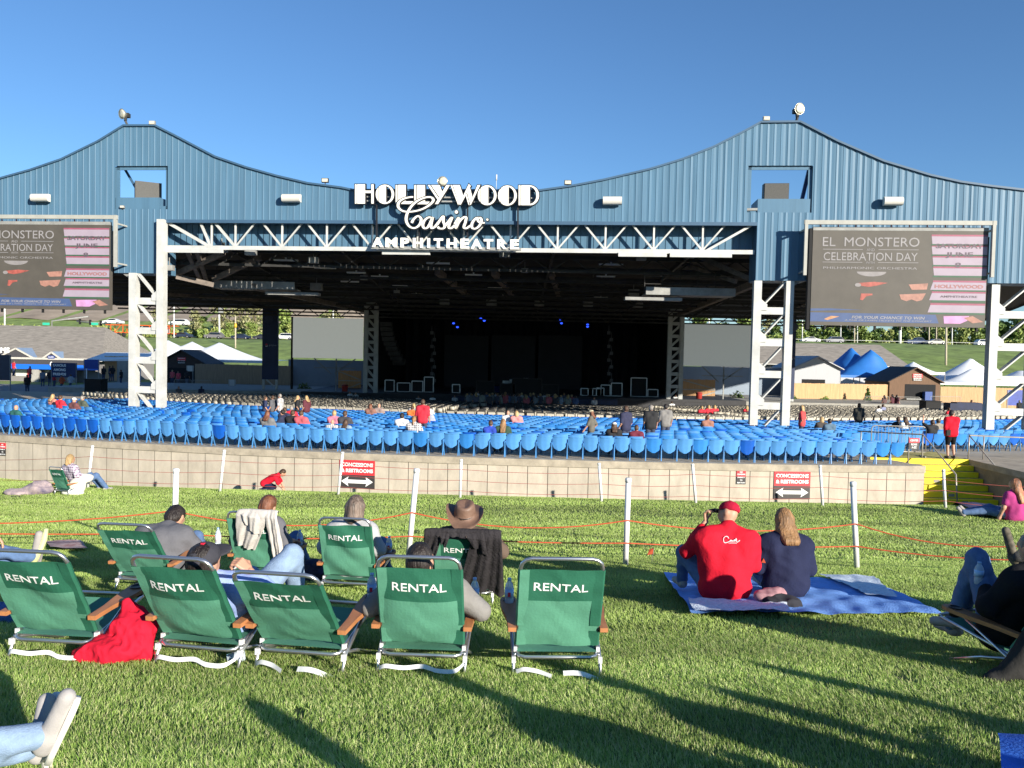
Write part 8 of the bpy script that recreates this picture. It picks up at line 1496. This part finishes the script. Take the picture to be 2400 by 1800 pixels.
LST = [
 (630, 962, 'sit', (0.16, 0.16, 0.16), 'long', HR, 'seated woman with long red brown hair, grey top, at the left of her row'), (657, 959, 'sit', N_, 'short', HD, 'seated person in a navy hoodie beside the red brown haired woman'), (689, 960, 'sit', K_, 'short', HB, 'seated person in black between the navy hoodie and the red jacket'), (709, 961, 'sit', (0.5, 0.10, 0.12), 'short', HB, 'seated person in a red and navy jacket at the right of the row'), (686, 950, 'sit', R_, 'short', HG, 'grey haired person in bright red seated ahead of the black jackets'), (670, 954, 'sit', N_, 'short', HB, 'child seated between the grey haired person and the plaid shirt'),
 (621, 932, 'stand', (0.02, 0.03, 0.08), 'short', HB, 'man in a navy vest standing at the left of the standing group'), (640, 927, 'stand', (0.10, 0.10, 0.11), 'short', HB, 'man in a dark grey T-shirt standing in the left group'), (657, 923, 'stand', PLAID2, 'short', HG, 'grey haired man in a plaid shirt standing in the left group'), (697, 927, 'hips', K_, 'long', HBL, 'blond woman in black standing left of the other blond woman'), (719, 927, 'stand', (0.10, 0.02, 0.03), 'long', HBL, 'blond woman with a maroon backpack standing right of the other'),
 (786, 961, 'sit', (0.62, 0.20, 0.28), 'short', HBL, 'seated blond person in a pink hoodie'), (811, 962, 'sit', (0.05, 0.05, 0.06), 'short', HB, 'seated person in a dark vest with pink sleeves'), (781, 983, 'sit', PLAID2, 'bald', HG, 'bald man in a pale plaid shirt two rows from the back'), (812, 985, 'sit', (0.22, 0.30, 0.36), 'long', HB, 'woman with long brown curls and a denim jacket near the back row'),
 (944, 967, 'sit', W_, 'short', HD, 'man in a white hoodie seated beside the plaid woman'), (972, 974, 'sit', PLAID2, 'pony', HLB, 'woman in a white checked shirt beside the white hoodie'), (968, 950, 'sit', (0.62, 0.16, 0.03), 'short', HB, 'person in bright orange seated ahead of the white hoodie'), (988, 957, 'sit', (0.40, 0.34, 0.24), 'bob', HBL, 'blond person in tan seated right of the orange one'), (971, 945, 'sit', (0.4, 0.38, 0.36), 'bob', HBL, 'blond person in pale grey seated behind the folding chairs'), (991, 936, 'stand', R_, 'short', HB, 'man in a red shirt shading his eyes'), (1006, 948, 'sit', W_, 'short', HB, 'person in white seated right of the man in red'), (1005, 958, 'sit', (0.35, 0.37, 0.45), 'short', HB, 'person in pale blue grey below the person in white'),
 (870, 946, 'sit', (0.25, 0.12, 0.09), 'bob', HR, 'red haired person seated by the folding chairs'), (890, 945, 'sit', (0.30, 0.22, 0.2), 'bald', HB, 'bald person in brown seated by the folding chairs'),
 (1151, 984, 'sit', (0.02, 0.06, 0.40), 'short', HB, 'boy in bright blue with an arm around his shoulders'), (1180, 981, 'sit', (0.03, 0.07, 0.045), 'verylong', HLB, 'girl with a long braid in a green hoodie'), (1191, 961, 'sit', W_, 'bald', HG, 'bald man in a white shirt at the front of the blue seats'), (1211, 962, 'sit', (0.62, 0.25, 0.24), 'bob', HBL, 'blond woman in pink beside the bald man in white'),
 (1387, 960, 'walk', (0.12, 0.11, 0.09), 'long', HR, 'woman in a cap and olive top walking along a row'), (1439, 988, 'sit', K_, 'long', HB, 'person with a white cap and black top seated left of the navy polo'), (1468, 951, 'stand', (0.022, 0.024, 0.06), 'short', HB, 'man in a navy polo standing with a green bottle'), (1491, 995, 'sit', (0.13, 0.012, 0.03), 'short', HB, 'person in maroon seated right of the navy polo'), (1561, 947, 'stand', (0.2, 0.19, 0.18), 'short', HD, 'man in a two tone grey shirt standing among folding chairs'), (1526, 949, 'stand', K_, 'short', HG, 'grey haired man in black standing among folding chairs'),
 (1644, 951, 'sit', R_, 'short', HBL, 'leftmost of three people in red by the right platform'), (1660, 949, 'sit', R_, 'bob', HBL, 'middle of three people in red by the right platform'), (1674, 949, 'sit', R_, 'bob', HBL, 'rightmost of three people in red by the right platform'), (1749, 950, 'sit', R_, 'long', HBL, 'blond woman in red beside the right white tower'), (1657, 972, 'sit', (0.3, 0.14, 0.1), 'short', HR, 'child seated below the three people in red'),
 (1881, 950, 'hips', (0.58, 0.06, 0.06), 'bob', HBL, 'woman in a red tank top right of the white tower'), (1923, 976, 'sit', (0.05, 0.04, 0.035), 'bob', HBL, 'grey blond person in dark brown at the front of the right seats'), (1942, 980, 'sit', (0.08, 0.14, 0.2), 'short', HD, 'dark haired person in teal with a white sleeve'), (2014, 945, 'stand', (0.06, 0.06, 0.05), 'short', HB, 'man with a backpack standing among the right folding chairs'), (2057, 950, 'sit', W_, 'short', HD, 'person in white seated among the right folding chairs'), (2067, 947, 'sit', (0.2, 0.22, 0.36), 'short', HB, 'man in pale purple seated next to the person in white'), (2102, 976, 'sit', K_, 'short', HB, 'dark jacketed person of the couple left of the staff member'), (2119, 977, 'sit', W_, 'long', HB, 'long haired person in white left of the staff member'), (2182, 983, 'wave', K_, 'short', HB, 'person in black raising a hand behind the staff member'), (2196, 980, 'sit', (0.25, 0.22, 0.18), 'short', HB, 'person in a camouflage cap behind the staff member'), (2221, 955, 'sit', R_, 'short', HB, 'person in red seated beyond the staff member'),
 (42, 948, 'sit', (0.015, 0.10, 0.09), 'bald', HG, 'bald man in a green shirt at the left edge'), (128, 923, 'sit', (0.5, 0.2, 0.15), 'long', HBL, 'blond woman with bare shoulders in the left seats'), (146, 926, 'sit', R_, 'short', HB, 'person in red beside the blond woman on the left'), (178, 931, 'sit', (0.14, 0.05, 0.05), 'bald', HG, 'person in a white cap and maroon in the left seats'), (197, 927, 'sit', (0.07, 0.085, 0.06), 'short', HG, 'grey haired person in dark green in the left seats')]
for q in LST: 
    cap = {1387: (0.4, 0.36, 0.24), 1439: (0.6, 0.6, 0.58), 178: (0.65, 0.64, 0.6), 2196: (0.16, 0.15, 0.1)}.get(q[0]); fc = {1387: 75, 621: -60, 640: 70, 657: 80, 697: -70, 719: 60, 1468: 35, 1881: 60, 2014: -40}.get(q[0])
    spectator(*q, cap=cap, face=fc, pants=(0.10, 0.095, 0.055) if q[0] == 1387 else (0.04, 0.05, 0.09))
p = P(1463, 1019, 31.3); t = thing('green_bottle', 'green bottle in the hand of the man in the navy polo', 'bottle', p - Vector((0, 0, 0.12))); b = MB(); b.lathe([(0.035, 0), (0.04, 0.02), (0.04, 0.15), (0.015, 0.22), (0, 0.25)], n=10); b.build('bottle_body', M('glass_green', (0.02, 0.30, 0.05), 0.2), t); b = MB(); b.lathe([(0.016, 0.22), (0.016, 0.26), (0, 0.26)], n=8); b.build('cap', m_sw, t)
# the staff member in red at the top of the stairs
JS = standJ(0.0, head=(0.02, 0.05, 1.63), hd=(0.75, 0.5, -0.1), rE=(0.24, 0.10, 1.15), rW=(0.34, 0.34, 1.16), lE=(-0.25, -0.06, 1.13), lW=(-0.20, 0.06, 0.90)); xs_ = P(2229, 1075, 28.7).x
t = make_person('staff member in a red jacket and black shorts standing at the top of the steps', JS, dict(f=1.2, shirt=REDJ, sleeve=1.85, hair='short', hairm=HD, trousers=BLK, pants=0.45, shoe=BOOT, seed=51), Matrix.Translation((xs_, 28.75, -3.43)), 0.019)
b = MB(); b.box((-0.20, -0.16, 0.95), (0.14, 0.08, 0.2)); b.build('bag', m_blk, t)
# standing by the right fence, walking on the left concourse
for px, py, Y, pose, sh, hair, hm, lab, fc in ((2073, 926, 78, 'stand', (0.09, 0.05, 0.05), 'long', HD, 'dark haired woman with an orange bag by the right barriers', 20), (2092, 924, 78, 'stand', (0.08, 0.02, 0.03), 'long', HD, 'left of two women in maroon by the right barriers', 30), (2102, 925, 78, 'stand', (0.06, 0.015, 0.03), 'long', HD, 'right of two women in maroon by the right barriers', -60), (2277, 937, 66, 'hips', K_, 'short', HB, 'man leaning over the navy covered table on the right', -80), (2390, 938, 76, 'stand', K_, 'short', HG, 'person in black before the blue poster at the right edge', 0), (2150, 915, 86.6, 'stand', R_, 'short', HBL, 'bar worker in red inside the brown shed opening', 180),
 (145, 879, 83, 'walk', (0.60, 0.10, 0.03), 'short', HB, 'man in bright orange walking on the left concourse', 80), (166, 877, 83, 'walk', (0.36, 0.42, 0.50), 'short', HB, 'man in a pale blue shirt walking on the left concourse', 80), (127, 871, 86, 'stand', R_, 'short', HB, 'person in red and black standing before the navy banner', -30), (117, 867, 86, 'stand', K_, 'short', HB, 'person in black standing left of the person in red', 20), (64, 878, 72, 'stand', K_, 'short', HD, 'large person in black at the left of the bowl', 50), (32, 845, 91, 'stand', R_, 'short', HB, 'person in bright red near the restroom door', -30), (70, 858, 90, 'stand', (0.5, 0.04, 0.04), 'short', HB, 'person in red in the restroom doorway', -30), (100, 868, 87, 'stand', (0.2, 0.22, 0.26), 'short', HB, 'person in grey blue near the restroom pillar', 30), (243, 858, 90, 'stand', K_, 'short', HD, 'person in black left of two others by the pale fence', 60), (257, 858, 91, 'stand', N_, 'short', HD, 'middle person in navy by the pale fence', -60), (264, 857, 91, 'stand', K_, 'short', HB, 'right person in black by the pale fence', 60), (284, 866, 88, 'stand', K_, 'short', HB, 'person in black behind a small table beside the white tower', 90), (404, 867, 93, 'stand', (0.5, 0.08, 0.1), 'short', HBL, 'left worker in red at the dark shed counter', 180), (418, 870, 93, 'stand', (0.55, 0.06, 0.09), 'short', HB, 'right worker in red at the dark shed counter', 180), (438, 868, 92, 'stand', K_, 'short', HD, 'customer in black at the dark shed', 0), (392, 914, 74, 'sit', R_, 'short', HBL, 'person in red beside the left white tower', 0), (419, 905, 72, 'stand', (0.1, 0.09, 0.09), 'short', HG, 'person in grey behind the left folding chairs', 180), (472, 905, 74, 'stand', N_, 'short', HD, 'person in navy behind the left folding chairs', 0)):
    spectator(px, py, pose, sh, hair, hm, lab, Y=Y, face=fc, zf=(P(px, py, Y).z - 1.75 if Y > 86 else None))
# crowd in front of the stage and white shirted guards
rc = random.Random(12); GP_ = 'standing crowd in front of the stage'; SH = [(0.06, 0.06, 0.07), (0.2, 0.22, 0.24), (0.40, 0.48, 0.58), (0.10, 0.10, 0.14), (0.60, 0.62, 0.64), (0.25, 0.26, 0.22), (0.45, 0.10, 0.12), (0.10, 0.14, 0.26)]
for i in range(40):
    px = 1112 + i * 6.6 + rc.uniform(-3, 3); Y = rc.uniform(66.5, 69.8); top = P(px, 900, Y); spectator(px, 0, 'stand', SH[i % 8], rc.choice(['short', 'short', 'long']), rc.choice([HB, HD, HBL, HLB]), 'standing spectator in the crowd pressed before the middle of the stage', Y=Y, face=rc.uniform(-60, 60), grp=GP_, zf=-5.03, s=rc.uniform(0.92, 1.04)) if True else None
for px, py, Y, zf, lab in ((821, 917, 73, None, 'left of two guards in white shirts by the left stage column'), (834, 919, 73, None, 'right of two guards in white shirts by the left stage column'), (981, 927, 72.5, None, 'guard in white before the stage cases on the left'), (1014, 926, 70, None, 'man in pale blue holding up a phone before the stage'), (1066, 926, 72.6, None, 'guard in white left of the crowd'), (1148, 928, 72.7, None, 'guard in white behind the left of the crowd'), (1393, 931, 72.5, None, 'guard in white right of the crowd'), (1575, 940, 71, None, 'guard in white below the right stage column'), (1584, 924, 76, None, 'guard in white beside the right stage column'), (1248, 957, 62, None, 'person in pale blue seated before the crowd')):
    spectator(px, py, 'stand' if Y > 63 else 'sit', (0.80, 0.80, 0.80), 'short', HB, lab, Y=Y, face=170 if Y > 71 else 0)
spectator(1048, 941, 'stand', PLAID, 'short', HB, 'person in a black and white patterned outfit before the stage', Y=64, face=40, pants=(0.45, 0.42, 0.36))
